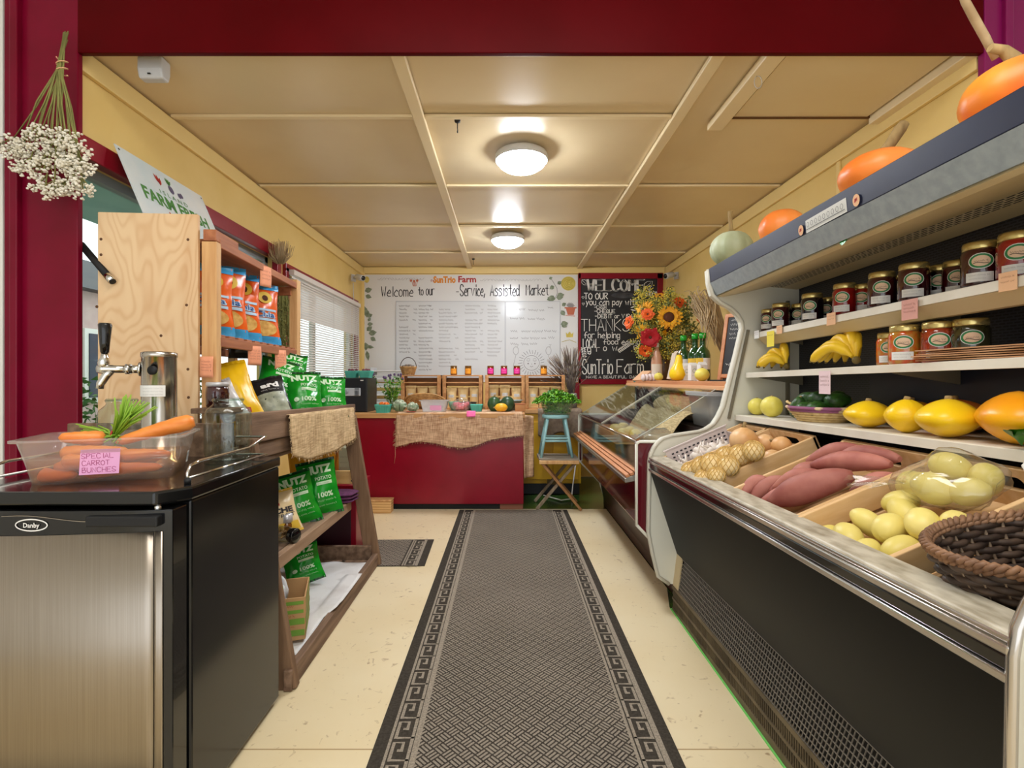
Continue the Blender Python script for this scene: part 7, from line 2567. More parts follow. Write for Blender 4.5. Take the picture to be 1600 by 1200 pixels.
Ff = lambda d: (lambda sx, z: q(fas(0, z) - d, sx, z) + mo)
F0 = Ff(0.0012)
g = G()
g.add([F0(.82, 1.588), F0(1.02, 1.591), F0(1.02, 1.632), F0(.82, 1.629)], [(0, 1, 2, 3)])
th_ = g.build('thermometer_strip', mat('thermo_plate', (206, 206, 200), rough=0.3), mc, fix=False, solid=0.003)
g = G()
F1 = Ff(0.0036)
for i in range(9):
    ring2(g, .835 + .021 * i, 1.612, .006, .008, .0014, F1, n=8)
ribbon(g, [V(.825, 1.598), V(1.015, 1.6)], .002, F1)
g.build('thermometer_marks', m_charcoal, th_, fix=False)
for s_, z in ((1.065, 1.608), (.81 - .0, 1.606)):
    s2 = s_ if s_ > 1 else .795
    g = G()
    disc2(g, s2, z, .0145, .017, F1, n=16)
    st_ = g.build('round_sticker', m_tannote, mc, fix=False)
    g = G()
    F2 = Ff(0.0042)
    leaf2(g, s2 - .008, z - .005, .018, .009, 0.7, F2)
    leaf2(g, s2 - .006, z + .005, .014, .007, -0.5, F2)
    g.build('sticker_print', m_redtext, st_, fix=False)
g = G()
s2 = 2.5 - 1.012 * 800 / (1315 - 792)
leaf2(g, s2 - .02, 1.530, .04, .03, 0.2, lambda a, b: q(1.02 - 0.002 - (1.53 - b) * 0.2, a, b - 0.006) + mo)
g.build('leaf_sticker', m_foilG, mc, fix=False)


# ---- goods in the cooler
def sh(px, X, zl):
    D = X * 800 / (px - 792)
    s_ = 2.5 - D
    return V(X, D, zl + SH * s_)


# squashes and pumpkins on the roof of the cooler
def pumpkin(lb, px, X, r, h, m, ribs, stem, stemm=None, dz=0.0, amp=.03):
    p = sh(px, X, 1.655)
    t = thing('pumpkin', lb, 'pumpkin', p + V(0, 0, h / 2 + dz))
    G().blob((0, 0, 0), (r, r, h / 2), 48, 18, lambda th, ph: ((1 - amp * (abs(math.cos(th * ribs / 2)) ** 8) * math.cos(ph)), 1 - .18 * max(0, math.cos((PI / 2 - abs(ph)) * 3.2)) * (abs(ph) > 1.0))).build('flesh', m, t)
    pts, rr = stem
    G().tube([V(0, 0, h * .38) + Vector(a) for a in pts], rr, 9).build('stem', stemm or m_stem, t)
    return t


pumpkin('orange pumpkin with curled pale stem, nearest of those on the cooler roof', 1592, 1.14, .105, .155, m_pumpY, 10, ([(0, 0, 0), (0.0, 0.01, .03), (-.015, .02, .055), (-.045, .02, .062)], [.017, .014, .012, .009]))
pumpkin('large flat orange pumpkin with thick slanting stem on the cooler roof', 1375, 1.12, .11, .135, m_pump, 10, ([(0, 0, 0), (.02, -.01, .03), (.045, -.02, .075), (.055, -.025, .092)], [.019, .015, .017, .013]))
pumpkin('small orange pumpkin beside the pale grey squash on the cooler roof', 1222, 1.12, .088, .15, m_pump, 12, ([(0, 0, 0), (.0, 0, .014)], [.012, .009]))
pumpkin('pale grey green ribbed squash at the far end of the cooler roof', 1143, 1.07, .098, .17, m_ghost, 10, ([(0, 0, 0), (-.004, 0, .05), (-.008, 0, .095), (-.006, 0, .115)], [.013, .009, .009, .011]), amp=.07)
t = thing('hanging_rope', 'pale stiff rope hanging from above onto the nearest pumpkin', 'rope', at(1553, 88, 1.17))
p0 = Vector(t.location)
G().tube([at(1556, 92, 1.17) - p0, at(1540, 60, 1.17) - p0, at(1522, 28, 1.16) - p0, at(1508, 2, 1.15) - p0, at(1496, -40, 1.14) - p0, V(-.06, -.06, 2.98 - p0.z)], [.0075, .0085, .0085, .008, .008, .008], 10).build('rope_strand', m_grass, t)

# jars: prototype and copies
def shop_jar(lb, p, r, h, jam, rz, grp, low_label=True):
    t = thing('preserve_jar', lb, 'jar', p, rz, grp)
    G().lathe([(0, 0), (r * .86, 0), (r * .97, .006), (r, .016), (r, h * .74), (r * .93, h * .81), (r * .86, h * .84)], 28).build('glass_body', jam, t)
    G().lathe([(r * .85, h * .83), (r * .92, h * .84), (r * .93, h * .855), (r * .93, h * .95), (r * .88, h), (r * .8, h * .985), (0, h * .985)], 28).build('lid', m_gold, t)
    R_ = r + .0007
    f = lambda d: (lambda x, y: V((R_ + d) * math.sin(x / R_), -(R_ + d) * math.cos(x / R_), y))
    g = G()
    w = r * .62
    for k_, (rw, rh, m_) in enumerate(((w, h * .17, m_paper), (w * .93, h * .155, m_labgreen), (w * .72, h * .115, m_laborange))):
        g = G()
        ff = f(.0004 * k_)
        g.grid(lambda u, v: ff(rw * v * math.cos(2 * PI * u), h * .56 + rh * v * math.sin(2 * PI * u)), 20, 2, wrap=True)
        o = g.build('emblem_oval' if k_ else 'label_oval', m_, t, fix=False)
    g = G()
    ff = f(.0016)
    scribble(g, -w * .5, h * .535, w, h * .05, ff)
    ribbon(g, [V(-w * .55 + w * 1.1 * i / 6, h * .515 + .002 * math.sin(i)) for i in range(7)], .0016, ff)
    g.build('emblem_print', m_ink, t, fix=False)
    g = G()
    ff = f(.0003)
    g.grid(lambda u, v: ff(-r * .75 + r * 1.35 * u, h * .12 + h * .2 * v), 10, 1)
    l_ = g.build('text_label', m_paper, t, fix=False)
    g = G()
    ff = f(.0008)
    scribble(g, -r * .6, h * .24, r * 1.0, h * .035, ff)
    scribble(g, -r * .6, h * .17, r * .8, h * .03, ff)
    g.build('label_print', m_inkmid, l_, fix=False)
    return t


RZ = -0.75
T1 = 1.345
row = [  # px, X, radius, height, jam, label
    (1201, 1.238, .035, .105, m_jamD, 'dark red jam jar at the far left end of the top shelf'),
    (1220, 1.238, .040, .115, m_jamD, 'dark red jam jar second from the far left end of the top shelf'),
    (1237, 1.34, .036, .105, m_jamD, 'small dark red jar behind, third from the left of the top shelf'),
    (1249, 1.31, .036, .11, m_jamK, 'black jam jar at the back, left of the three black ones'),
    (1269, 1.25, .041, .12, m_jamK, 'black jam jar in front, middle of the three black ones'),
    (1294, 1.34, .036, .11, m_jamK, 'black jam jar at the back, right of the three black ones'),
    (1320, 1.25, .040, .12, m_jamR, 'bright red jelly jar in front, left of the two bright red ones'),
    (1349, 1.31, .038, .115, m_jamR, 'bright red jelly jar set back, right of the two bright red ones'),
    (1378, 1.25, .041, .12, m_jamD, 'dark red jar in front beside the bright red jelly jars'),
    (1402, 1.34, .038, .115, m_jamD, 'dark red jar partly hidden behind the jar over the rose note'),
    (1428, 1.26, .042, .12, m_jamD, 'dark red jar in front standing over the rose price note'),
    (1470, 1.345, .038, .115, m_jamK, 'black jar set back right of the rose price note'),
    (1496, 1.345, .038, .115, m_jamD, 'dark red jar half hidden behind the big jar, second from the right'),
    (1533, 1.26, .0425, .122, m_jamD, 'big dark red jar second from the right on the top shelf'),
    (1592, 1.27, .0425, .122, m_jamR, 'red jar at the right end of the top shelf above the tan tag')]
for px, X, r, h, jam, lb in row:
    shop_jar(lb, sh(px, X, T1), r, h, jam, RZ + RN.uniform(-.12, .12), 'jam jars on the top shelf')
T2 = 1.153
for px, X, r, h, jam, lb in ((1390, 1.30, .038, .115, m_pickle, 'pickle jar at the back left on the middle shelf'), (1414, 1.235, .043, .122, m_pickle, 'mixed pickle jar in front on the middle shelf'),
                             (1467, 1.27, .043, .122, m_relish, 'orange red relish jar behind the paper bag stack'), (1517, 1.30, .043, .122, mat('green_pickle', (52, 50, 20), (30, 32, 14), ns=30, rough=0.08, coat=1.0), 'dark green pickle jar behind the paper bag stack')):
    shop_jar(lb, sh(px, X, T2), r, h, jam, RZ + RN.uniform(-.1, .1), 'jars on the middle shelf')

# paper bag stack
p = sh(1576, 1.222, T2)
for k in range(6):
    t = thing('paper_bag', ('flat brown paper bag, %s of the stack on the middle shelf' % ('bottom one', 'second from the bottom', 'third from the bottom', 'third from the top', 'second from the top', 'top one')[k]), 'paper bag', p + V(0.0, 0.0, .001 + .0055 * k), 0.05 + RN.uniform(-.09, .09), 'paper bag stack')
    g = G()
    g.grid(lambda u, v: V(-.062 + .124 * u, -.20 + .40 * v, .003 + .003 * noise.noise(V(u * 3, v * 5, k))), 8, 16)
    g.grid(lambda u, v: V(.062 - .124 * u, -.20 + .40 * v, -.0 + .001 * noise.noise(V(u * 3, v * 5, k + 9))), 8, 16)
    for sx in (-1, 1):
        g.grid(lambda u, v: V(sx * .062, -.20 + .40 * v, .003 * u), 1, 16)
    g.build('paper', m_kraft, t, fix=False)

# bananas
def banana_bunch(lb, loc, n, L, r, a0, a1, rz, lift, grp=None):
    t = thing('banana_bunch', lb, 'bananas', loc, rz)
    for i in range(n):
        a = a0 + (a1 - a0) * i / max(1, n - 1)
        dirv = V(math.cos(a), math.sin(a) * .55, 0)
        pts, rr = [], []
        for k in range(13):
            u = k / 12
            rad = L * (0.08 + 0.92 * u)
            z = lift * math.sin(PI * (0.10 + 0.86 * u)) * (1 - .4 * (i / n)) + .004
            pts.append(V(-dirv.x * rad, dirv.y * rad, z + r + (0.018 * i if i % 2 else 0.012 * i) * math.sin(PI * u) * .8))
            rr.append(r * (0.34 if u < 0.06 else 0.5 if u < .14 else (1 if u < .86 else (0.85 if u < .93 else 0.35))))
        b_ = G().tube(pts, rr, 10).build('banana', m_banana, t)
        G().tube([pts[-1], pts[-1] + (pts[-1] - pts[-2]).normalized() * .008], [r * .34, r * .2], 7).build('tip', m_bandark, b_)
    G().blob((0, 0, r + .008), (.013, .016, .014), 10, 7).build('crown', m_bandark, t)
    return t


banana_bunch('large bunch of ripe bananas on the middle shelf', sh(1338, 1.24, T2), 7, .185, .0185, -0.45, 1.0, -1.45, .055)
banana_bunch('small bunch of bananas at the far left of the middle shelf', sh(1229, 1.26, T2), 6, .13, .0165, -0.7, 1.1, -1.0, .04)

# bottom shelf
T3 = .951
for px, X, r, lb in ((1183, 1.188, .040, 'pale yellow round cucumber behind, far left of the bottom shelf'), (1206, 1.17, .046, 'pale yellow round cucumber in front, far left of the bottom shelf')):
    squash('round_cucumber', lb, None, sh(px, X, T3) + V(0, 0, r), (r, r, r), m_lemonc, lambda th, ph: 1 + .03 * math.cos(7 * th) * math.cos(ph), ([(0, 0, r * .92), (0, 0, r * 1.08)], [.007, .005]))
bp_ = sh(1284, 1.225, T3)
t = thing('woven_basket', 'flat coiled basket with purple blocks holding avocados', 'basket', bp_)
m_coil = mat('straw_coil', (222, 196, 142), (202, 170, 112), ns=60, rough=0.8, bump=.3, bs=120)
m_coilp = mat('purple_straw', (148, 88, 124), (226, 200, 160), ns=14, lo=.48, hi=.52, st=(1, 1, .4), rough=0.8)
for i in range(6):
    g = G()
    r = .078 + .0075 * i
    g.tube([V(r * math.cos(a), r * 1.15 * math.sin(a), .006 + .0095 * i) for a in [2 * PI * k / 44 for k in range(44)]], .0062, 7, closed=True)
    g.build('coil', m_coilp if i == 4 or i == 5 else m_coil, t)
g = G()
g.grid(lambda u, v: V(.08 * v * math.cos(2 * PI * u), .092 * v * math.sin(2 * PI * u), .005), 24, 2, wrap=True)
g.build('coil_base', m_coil, t, fix=False, solid=.003)
G().tube([V(-.02, .125, .05), V(-.03, .15, .058), V(-.034, .175, .065), V(-.03, .19, .068)], [.008, .006, .005, .007], 8).build('handle', m_coil, t)
first = None
for (x, y, z, rx, rz, lb) in ((-.05, .075, .045, .3, .2, 'avocado at the left handle end of the coiled basket'), (-.06, .005, .044, 1.3, 1.2, 'avocado low in front, left of centre in the coiled basket'), (-.05, -.05, .048, 1.4, 1.8, 'largest looking avocado at the front of the coiled basket'),
                              (.0, .045, .045, 1.2, .4, 'avocado low behind the left front one in the basket'), (.02, -.02, .045, 1.5, 2.2, 'avocado buried in the middle of the coiled basket'), (.0, .02, .085, 1.4, 1.0, 'avocado on top of the heap, left one'),
                              (.045, .05, .05, 1.5, .2, 'avocado at the back left of the coiled basket'), (.02, -.055, .08, 1.4, 1.3, 'avocado on top of the heap, right front one'), (.05, -.02, .088, 1.5, 2.6, 'avocado on top of the heap, at the back'), (-.015, .075, .08, 1.2, .5, 'avocado on top at the left end of the heap')):
    if first is None:
        first = thing('avocado', lb, 'avocado', bp_ + V(x, y, z), 0, 'avocados in the basket', rot=(rx, 0, rz))
        G().lathe([(0, -.038), (.02, -.035), (.031, -.018), (.0325, 0), (.028, .02), (.02, .038), (.012, .048), (0, .051)], 18).build('flesh', m_avo, first)
        G().lathe([(.005, .049), (.004, .054), (0, .055)], 8).build('stem', m_stem, first)
    else:
        dup(first, loc=bp_ + V(x, y, z), rot=(rx, 0, rz), label=lb)
o = dup(first, loc=bp_ + V(.09, -.10, .03), rot=(1.5, 0, 2.9), label='avocado with a white sticker lying behind the coiled basket', scale=1.15)
G().grid(lambda u, v: V(-.012 + .024 * u, -.0328, -.012 + .024 * v), 2, 2).build('sticker', m_paper, o, fix=False)
def lens(th, ph):
    e = 1.62
    return (abs(math.cos(ph)) ** e + abs(math.sin(ph)) ** e) ** (-1 / e) * (1 + .025 * math.cos(6 * th) * math.cos(ph) + .07 * math.cos(2 * th) * math.cos(ph))



yq = [(1357, 1.195, (.088, .074, .045), 0.75, 'yellow squash left of the three bright yellow ones'), (1417, 1.17, (.055, .058, .05), 0.2, 'yellow squash middle of the three, upright with a stem scar'),
      (1482, 1.175, (.095, .078, .052), 0.75, 'largest bright yellow squash, right of the three')]
for px, X, r, rz, lb in yq:
    t = squash('yellow_squash', lb, 'yellow squash on the bottom shelf', sh(px, X, T3) + V(0, 0, r[2] * .98), r, m_ysq, lens, ([(0, 0, r[2] * .9), (.003, 0, r[2] * 1.12)], [.010, .008]), rot=(0, 0, rz))
squash('orange_squash', 'big orange yellow squash at the right end of the bottom shelf', None, sh(1592, 1.20, T3) + V(0, 0, .062), (.105, .085, .063), m_osq, lens, rot=(0, 0, .9))
squash('orange_squash', 'flat orange squash behind between the yellow ones', None, sh(1490, 1.325, T3) + V(0, 0, .048), (.085, .085, .05), m_pump, lambda th, ph: 1 - .03 * abs(math.cos(5 * th)) ** 8, ([(0, 0, .045), (0, 0, .06)], [.012, .01]))
squash('orange_squash', 'small yellow orange squash at the back behind the yellow ones', None, sh(1424, 1.34, T3) + V(0, 0, .044), (.07, .07, .045), m_osq, lambda th, ph: 1 - .03 * abs(math.cos(5 * th)) ** 8, ([(0, 0, .042), (0, 0, .055)], [.011, .009]))
t = thing('leafy_green', 'green leaf tip showing at the right end of the bottom shelf', 'greens', sh(1597, 1.13, T3))
g = G()
for i in range(6):
    a = 2.2 + i * .3
    M = rm((0, 0, .01 + .004 * i), .3, .1 * i, a)
    g.grid(lambda u, v: V((u - .5) * .05 * math.sin(PI * min(v * .9 + .05, 1)), .08 * v, .012 * math.sin(v * 3) + .006 * math.cos(u * 6)), 6, 6, m=M)
g.build('leaf', m_herb, t, fix=False)

# price notes and tags on the cooler shelves
def tagc(lb, px, X, z, w, h, m, lines=3, txt=None, nm='price_tag'):
    p = sh(px, X, z)
    t = thing(nm, lb, 'price tag', p + V(-.0035, 0, 0), rot=(0, 0, -PI / 2))
    G().box((0, 0, -h / 2), (w, .0012, h)).build('card', m, t)
    g = G()
    f = lambda x, y: V(x, -.0011, y)
    for i in range(lines):
        scribble(g, -w * .36, -h * (.32 + .52 * i / max(lines, 1)), w * .72, h * .13, f)
    g.build('writing', mat('tag_ink', (120, 60, 44), rough=0.7), t, fix=False)
    return t


tagc('small white tag at the far left corner of the top shelf', 1183, 1.194, 1.352, .05, .038, m_paper, 2)
tagc('small tan price tag next to the yellow note on the top shelf', 1219, 1.192, 1.352, .045, .036, m_tannote, 2)
tagc('yellow price note hanging above the small banana bunch', 1205, 1.19, 1.335, .062, .07, m_ynote, 1, nm='price_note')
tagc('tan price tag under the bright red jelly jars', 1300, 1.192, 1.356, .05, .045, m_tannote, 2)
tagc('rose price note hanging under the dark red jar in front', 1423, 1.19, 1.343, .06, .06, m_rosenote, 3, nm='price_note')
tagc('tan framed price tag under the right end of the top shelf jars', 1577, 1.192, 1.358, .045, .045, m_tannote, 2)
tagc('pale pink price note hanging in front of the avocado basket', 1290, 1.146, 1.142, .065, .083, mat('pale_pink_note', (232, 206, 212), rough=.7), 3, nm='price_note')

# ---- crates in the sloping well
CA = 0.405
def crate_M(y1):
    p = q(.782, 2.5 - y1, .652)
    return p


def CRM(p):
    return Matrix.Translation(p) @ Euler((0, -CA, 0)).to_matrix().to_4x4()


def crate(lb, y1, w, far=True, back_hole=True):
    """sloping produce crate; y1 = far edge, w = width towards the viewpoint; local x up the slope, y away"""
    p = crate_M(y1)
    t = thing('produce_crate', lb, 'crate', p, rot=(0, -CA, 0), group='sloping produce crates')
    L, H, tk = .415, .105, .013
    def part(nm, c, d, m=m_crate):
        G().box((0, 0, 0), d).build(nm, m, t, bev=.002, loc=c)
    part('front_board', (tk / 2, -w / 2, H / 2 - .002), (tk, w, H - .012))
    g = G()
    pl = [(-w, 0), (0, 0), (0, H), (-w, H)]
    # back board with an oblong hand hole: built from four pieces joined
    hw, z0, z1 = .055, .05, .085
    for (a, b, c_, d_) in ((-w, -w / 2 - hw, 0, H), (-w / 2 + hw, 0, 0, H), (-w / 2 - hw, -w / 2 + hw, 0, z0), (-w / 2 - hw, -w / 2 + hw, z1, H)):
        g.box((L - tk / 2, (a + b) / 2, (c_ + d_) / 2), (tk, b - a, d_ - c_))
    for sy in (-1, 1):
        yc = -w / 2 + sy * (hw - .0175)
        n = 8
        pr = [(yc + sy * .0175 * math.sin(PI * k / n), (z0 + z1) / 2 - .0175 * math.cos(PI * k / n)) for k in range(n + 1)]
        g.prism(pr + [(yc + sy * .019, z1), (yc + sy * .019, z0)], L - tk + .0005, L - .0005, lambda a, b, h: V(h, a, b))
    g.build('back_board', m_crate, t)
    for y in (-tk / 2, -w + tk / 2):
        part('side_slat', (L / 2, y, H - .032), (L - 2 * tk + .02, tk, .06))
        part('side_slat', (L / 2, y, .018), (L - 2 * tk + .02, tk, .032))
    for i in range(3):
        part('bottom_slat', (L / 2, -w / 2 + (i - 1) * w * .31, .004), (L - 2 * tk, w * .28, .008))
    return t


crs = {}
for key, lb, y1, w in (('garlic', 'sloping crate at the far end of the cooler with grey tray of garlic', 2.455, .25), ('onion', 'sloping crate holding loose onions and a netted sack', 2.185, .325), ('sweet', 'sloping crate of red sweet potatoes with hand hole in its back board', 1.70, .365), ('pear', 'sloping crate of yellow green potatoes next to the dark wicker basket', 1.325, .318)):
    crate(lb, y1, w)
    crs[key] = CRM(crate_M(y1))


def inC(key, u, v, h):
    return crs[key] @ V(u, -v, h)


# garlic in a grey perforated tray
t = bpy.data.objects.new('garlic_tray', None)
COL.objects.link(t)
t.location = inC('garlic', .02, .02, .012)
t.rotation_euler = (0, -CA, 0)
tag(t, 'grey perforated plastic tray sitting in the far produce crate', 'tray')
g = G()
for (c, d) in (((.155, -.088, .002), (.31, .175, .004)), ((.155, -.004, .058), (.31, .005, .115)), ((.155, -.172, .03), (.31, .005, .06)), ((.003, -.088, .04), (.005, .175, .08)), ((.307, -.088, .045), (.005, .175, .09))):
    g.box(c, d)
g.box((.155, -.004, .117), (.325, .014, .006))
g.build('tray_body', mat('grey_pink_plastic', (206, 192, 188), rough=.45), t, bev=.001)
g = G()
for i in range(13):
    for j in range(3):
        g.box((.03 + .0215 * i, -.0072, .055 + .018 * j), (.011, .0012, .007))
g.build('tray_slots', m_charcoal, t, kind='stuff')
gm_ = None
gl_ = 'white garlic bulb in the grey perforated tray'
for i in range(22):
    u, v = .05 + .22 * RN.random(), .045 + .115 * RN.random()
    p = inC('garlic', u, v, .045 + RN.uniform(0, .04))
    if gm_ is None:
        gm_ = thing('garlic_bulb', gl_, 'garlic', p, 0, 'garlic bulbs')
        G().blob((0, 0, 0), (.025, .025, .021), 24, 10, lambda th, ph: (1 - .07 * abs(math.cos(th * 4)) * math.cos(ph)) * (1.0 if ph < .9 else .75)).build('bulb', m_garlic, gm_)
        G().tube([(0, 0, .012), (0, 0, .025), (.003, 0, .05)], [.009, .0055, .004], 7).build('stalk', m_garlic, gm_)
    else:
        dup(gm_, loc=p, rot=(RN.uniform(-1.3, 1.3), RN.uniform(-1, 1), RN.uniform(0, 6)), scale=RN.uniform(.85, 1.15))


def onion(lb, p, r, rot=(0, 0, 0), grp=None):
    t = thing('onion', lb, 'onion', p, 0, grp, rot=rot)
    G().blob((0, 0, 0), (r, r, r * .92), 24, 14, lambda th, ph: 1 + (.25 * max(0, ph - 1.15) ** 1) + .006 * math.cos(14 * th)).build('bulb', m_onion, t)
    G().tube([(0, 0, r * .95), (.002, 0, r * 1.15), (.006, 0, r * 1.32)], [r * .2, r * .1, r * .13], 7).build('neck', m_stem, t)
    return t


onion('largest brown onion standing highest in the onion crate', inC('onion', .255, .095, .125), .056)
onion('pale onion at the front left corner of the onion crate', inC('onion', .055, .06, .05), .036, (.3, .3, 0))
onion('brown onion by the hand hole at the back of the onion crate', inC('onion', .33, .10, .08), .038, (1.1, .3, 0))
onion('brown onion at the back right of the onion crate', inC('onion', .345, .19, .075), .038, (-1, .2, 0))
onion('onion under the largest one in the onion crate', inC('onion', .19, .06, .055), .04, (.4, -.6, 0))
onion('onion at the right rear side board of the onion crate', inC('onion', .26, .27, .07), .035, (1.4, .2, 0))
tag(G().blob((0, 0, 0), (.05, .035, .022), 16, 8).build('blue_label_bag', mat('blue_white_print', (120, 150, 206), (226, 230, 236), ns=12, rough=.3), loc=inC('onion', .215, .19, .105), rot=(.2, -.4, .3)), 'blue and white printed label on the netted sack', 'label')
# netted sack of onions
nb = thing('net_sack', 'gold netted sack of onions spilling over the onion crate front', 'sack', inC('onion', .12, .20, .085))
NO = (-.012, .035, .028)
nb.scale = (1.1, 1.1, 1.1)
nbl = Vector(nb.location)
lumps = [((.02, .10, .075), .033), ((.05, .155, .09), .037), ((.07, .215, .1), .042), ((.10, .26, .09), .036), ((.02, .225, .068), .034), ((.13, .19, .10), .036), ((.16, .235, .1), .036), ((.19, .28, .11), .034), ((.045, .285, .085), .028), ((.09, .13, .07), .034)]
mo_ = mat('onion_skin_gold', (226, 190, 120), (236, 212, 160), ns=12, rough=.4)
for (c, r) in lumps:
    o = G().blob((0, 0, 0), (r, r, r * .95), 18, 10).build('netted_onion', mo_, nb, loc=inC('onion', *[a_ + b_ for a_, b_ in zip(c, NO)]) - nbl)
    g = G()
    n_, k_ = 13, 8
    vs = []
    for j in range(k_ + 1):
        for i in range(n_):
            th, ph = 2 * PI * (i + .5 * (j % 2)) / n_, PI * (j / k_ - .5) * .96
            vs.append(V(math.cos(th) * math.cos(ph), math.sin(th) * math.cos(ph), math.sin(ph)) * (r * 1.035))
    for j in range(k_ - 1):
        for i in range(n_):
            a = j * n_ + i
            if j % 2 == 0:
                g.add([vs[a], vs[(j + 1) * n_ + i], vs[min(j + 2, k_) * n_ + i], vs[(j + 1) * n_ + (i - 1) % n_]], [(0, 1, 2, 3)])
            else:
                g.add([vs[a], vs[(j + 1) * n_ + (i + 1) % n_], vs[min(j + 2, k_) * n_ + i], vs[(j + 1) * n_ + i]], [(0, 1, 2, 3)])
    g.build('netting', m_net, o, fix=False, wire=.0022, kind='stuff')
g = G()
pts = [inC('onion', .03, .09, .115) - nbl, inC('onion', .09, .15, .125) - nbl, inC('onion', .12, .2, .135) - nbl, inC('onion', .2, .27, .145) - nbl]
g.tube(pts, [.005, .006, .006, .004], 8)
g.build('gathered_seam', m_stem, nb)

# sweet potatoes
def sweet(lb, a, b, r, bend, grp=None):
    a, b = Vector(a), Vector(b)
    t = thing('sweet_potato', lb, 'sweet potato', a, 0, grp)
    d = b - a
    pts, rr = [], []
    side = d.cross(V(0, 0, 1)).normalized()
    ph = RN.uniform(0, 6)
    for i in range(17):
        u = i / 16
        pts.append(d * u + side * bend * math.sin(PI * u) + V(0, 0, .01 * math.sin(PI * u)))
        pr = max(.10, math.sin(PI * min(max(u * .92 + .04, 0), 1)) ** .62)
        rr.append(r * pr * (1 + .05 * math.sin(u * 9 + ph)))
    G().tube(pts, rr, 16).build('root', m_sweet, t)
    return t


sw = [(('sweet', .04, .16, .075), ('sweet', .23, .30, .115), .042, .012, 'largest sweet potato lying across the front of its crate'),
      (('sweet', .03, .04, .05), ('sweet', .15, .07, .09), .026, -.02, 'slim curved sweet potato at the front left corner'),
      (('sweet', .03, .09, .05), ('sweet', .16, .17, .07), .027, .012, 'small sweet potato in front left of the largest one'),
      (('sweet', .09, .06, .065), ('sweet', .22, .17, .085), .027, -.01, 'sweet potato second from the left side board'),
      (('sweet', .16, .06, .075), ('sweet', .27, .10, .085), .03, .012, 'short sweet potato by the left side board'),
      (('sweet', .26, .05, .075), ('sweet', .37, .14, .085), .027, .008, 'sweet potato at the back left under the hand hole'),
      (('sweet', .22, .12, .115), ('sweet', .33, .31, .105), .03, -.012, 'long sweet potato lying across the middle of the heap'),
      (('sweet', .30, .10, .105), ('sweet', .37, .29, .10), .028, -.01, 'long sweet potato at the back of the heap'),
      (('sweet', .22, .27, .06), ('sweet', .33, .33, .07), .025, .006, 'pale tipped sweet potato at the right side board'),
      (('sweet', .05, .26, .035), ('sweet', .2, .33, .035), .025, 0, 'sweet potato at the bottom right of its crate'),
      (('sweet', .02, .12, .035), ('sweet', .03, .28, .035), .022, 0, 'sweet potato along the front board of its crate'),
      (('sweet', .09, .11, .09), ('sweet', .20, .19, .115), .024, .01, 'short sweet potato lying on the left flank of the largest one'),
      (('sweet', .25, .04, .10), ('sweet', .35, .17, .125), .026, -.01, 'reddest sweet potato on top at the back left'),
      (('sweet', .02, .02, .07), ('sweet', .11, .035, .10), .022, -.02, 'sweet potato tip standing up over the front left corner')]
for a, b, r, bd, lb in sw:
    sweet(lb, inC(*a), inC(*b), r, bd)
# yellow green potatoes, some bagged
pl0 = None
pgrp = 'yellow green potatoes'
def pot(u, v, h, r, ln, rot, lb):
    global pl0
    p = inC('pear', u, v, h)
    if pl0 is None:
        pl0 = thing('potato', lb, 'potato', p, 0, pgrp, rot=rot)
        G().blob((0, 0, 0), (.033, .033, .044), 22, 14, lambda th, ph: 1 + .05 * math.sin(th + 1) * math.cos(ph) + .04 * noise.noise(V(math.cos(th), math.sin(th), ph * 1.4))).build('tuber', m_potato, pl0)
        pl0.scale = (r / .033, r / .033, ln / .044)
        return pl0
    o = dup(pl0, loc=p, rot=rot, label=lb, scale=(r / .033, r / .033, ln / .044))
    return o


loose = [(.045, .045, .045, .028, .034, 1.2, .4, 'at the front left corner'), (.06, .105, .055, .033, .046, 1.0, .9, 'largest along the front board, left half'), (.13, .085, .058, .028, .045, .2, 1.0, 'long one by the left side board'),
         (.19, .135, .07, .031, .05, .3, 1.0, 'long one reaching under the clear bag'), (.205, .105, .085, .028, .04, 1.2, .3, 'touching the clear bag on its left'), (.125, .165, .07, .033, .042, 1.3, .2, 'in the middle of the loose heap'),
         (.05, .175, .045, .029, .036, .6, .3, 'middle of the front board'), (.09, .235, .055, .032, .045, 1.2, .6, 'by the right side board near the front'), (.16, .225, .085, .033, .045, 1.2, .8, 'topmost in front of the clear bag'),
         (.2, .26, .075, .029, .033, .3, .5, 'right of the topmost one by the side board'), (.18, .19, .05, .03, .04, .9, .1, 'low down under the edge of the clear bag'), (.05, .27, .04, .03, .04, .9, .3, 'at the front right corner by the wicker basket')]
for (u, v, h, r, ln, rx, ry, lb) in loose:
    pot(u, v, h, r, ln, (rx, ry, RN.uniform(0, 3)), 'loose yellow green potato, ' + lb)
bagged = [(.25, .125, .115, .03, .036, 1.2, .4, 'front left one'), (.24, .18, .125, .034, .044, 1.0, .9, 'front middle one'), (.31, .16, .14, .034, .044, .3, 1.0, 'topmost one'), (.33, .215, .115, .031, .036, .3, .2, 'back right one'),
          (.27, .235, .115, .03, .038, 1.2, .3, 'front right one'), (.33, .10, .09, .03, .04, 1.3, .2, 'back left one'), (.27, .07, .095, .031, .04, 1, .2, 'leftmost one')]
for (u, v, h, r, ln, rx, ry, lb) in bagged:
    o = pot(u, v, h, r, ln, (rx, ry, RN.uniform(0, 3)), 'potato inside the clear bag, ' + lb)
    o['group'] = 'potatoes in the clear bag'
t = thing('clear_bag', 'clear plastic bag of potatoes lying on the potato crate', 'bag', inC('pear', .28, .16, .115))
Mb = Euler((0, -CA, 0)).to_matrix().to_4x4()
bm = bmesh.new()
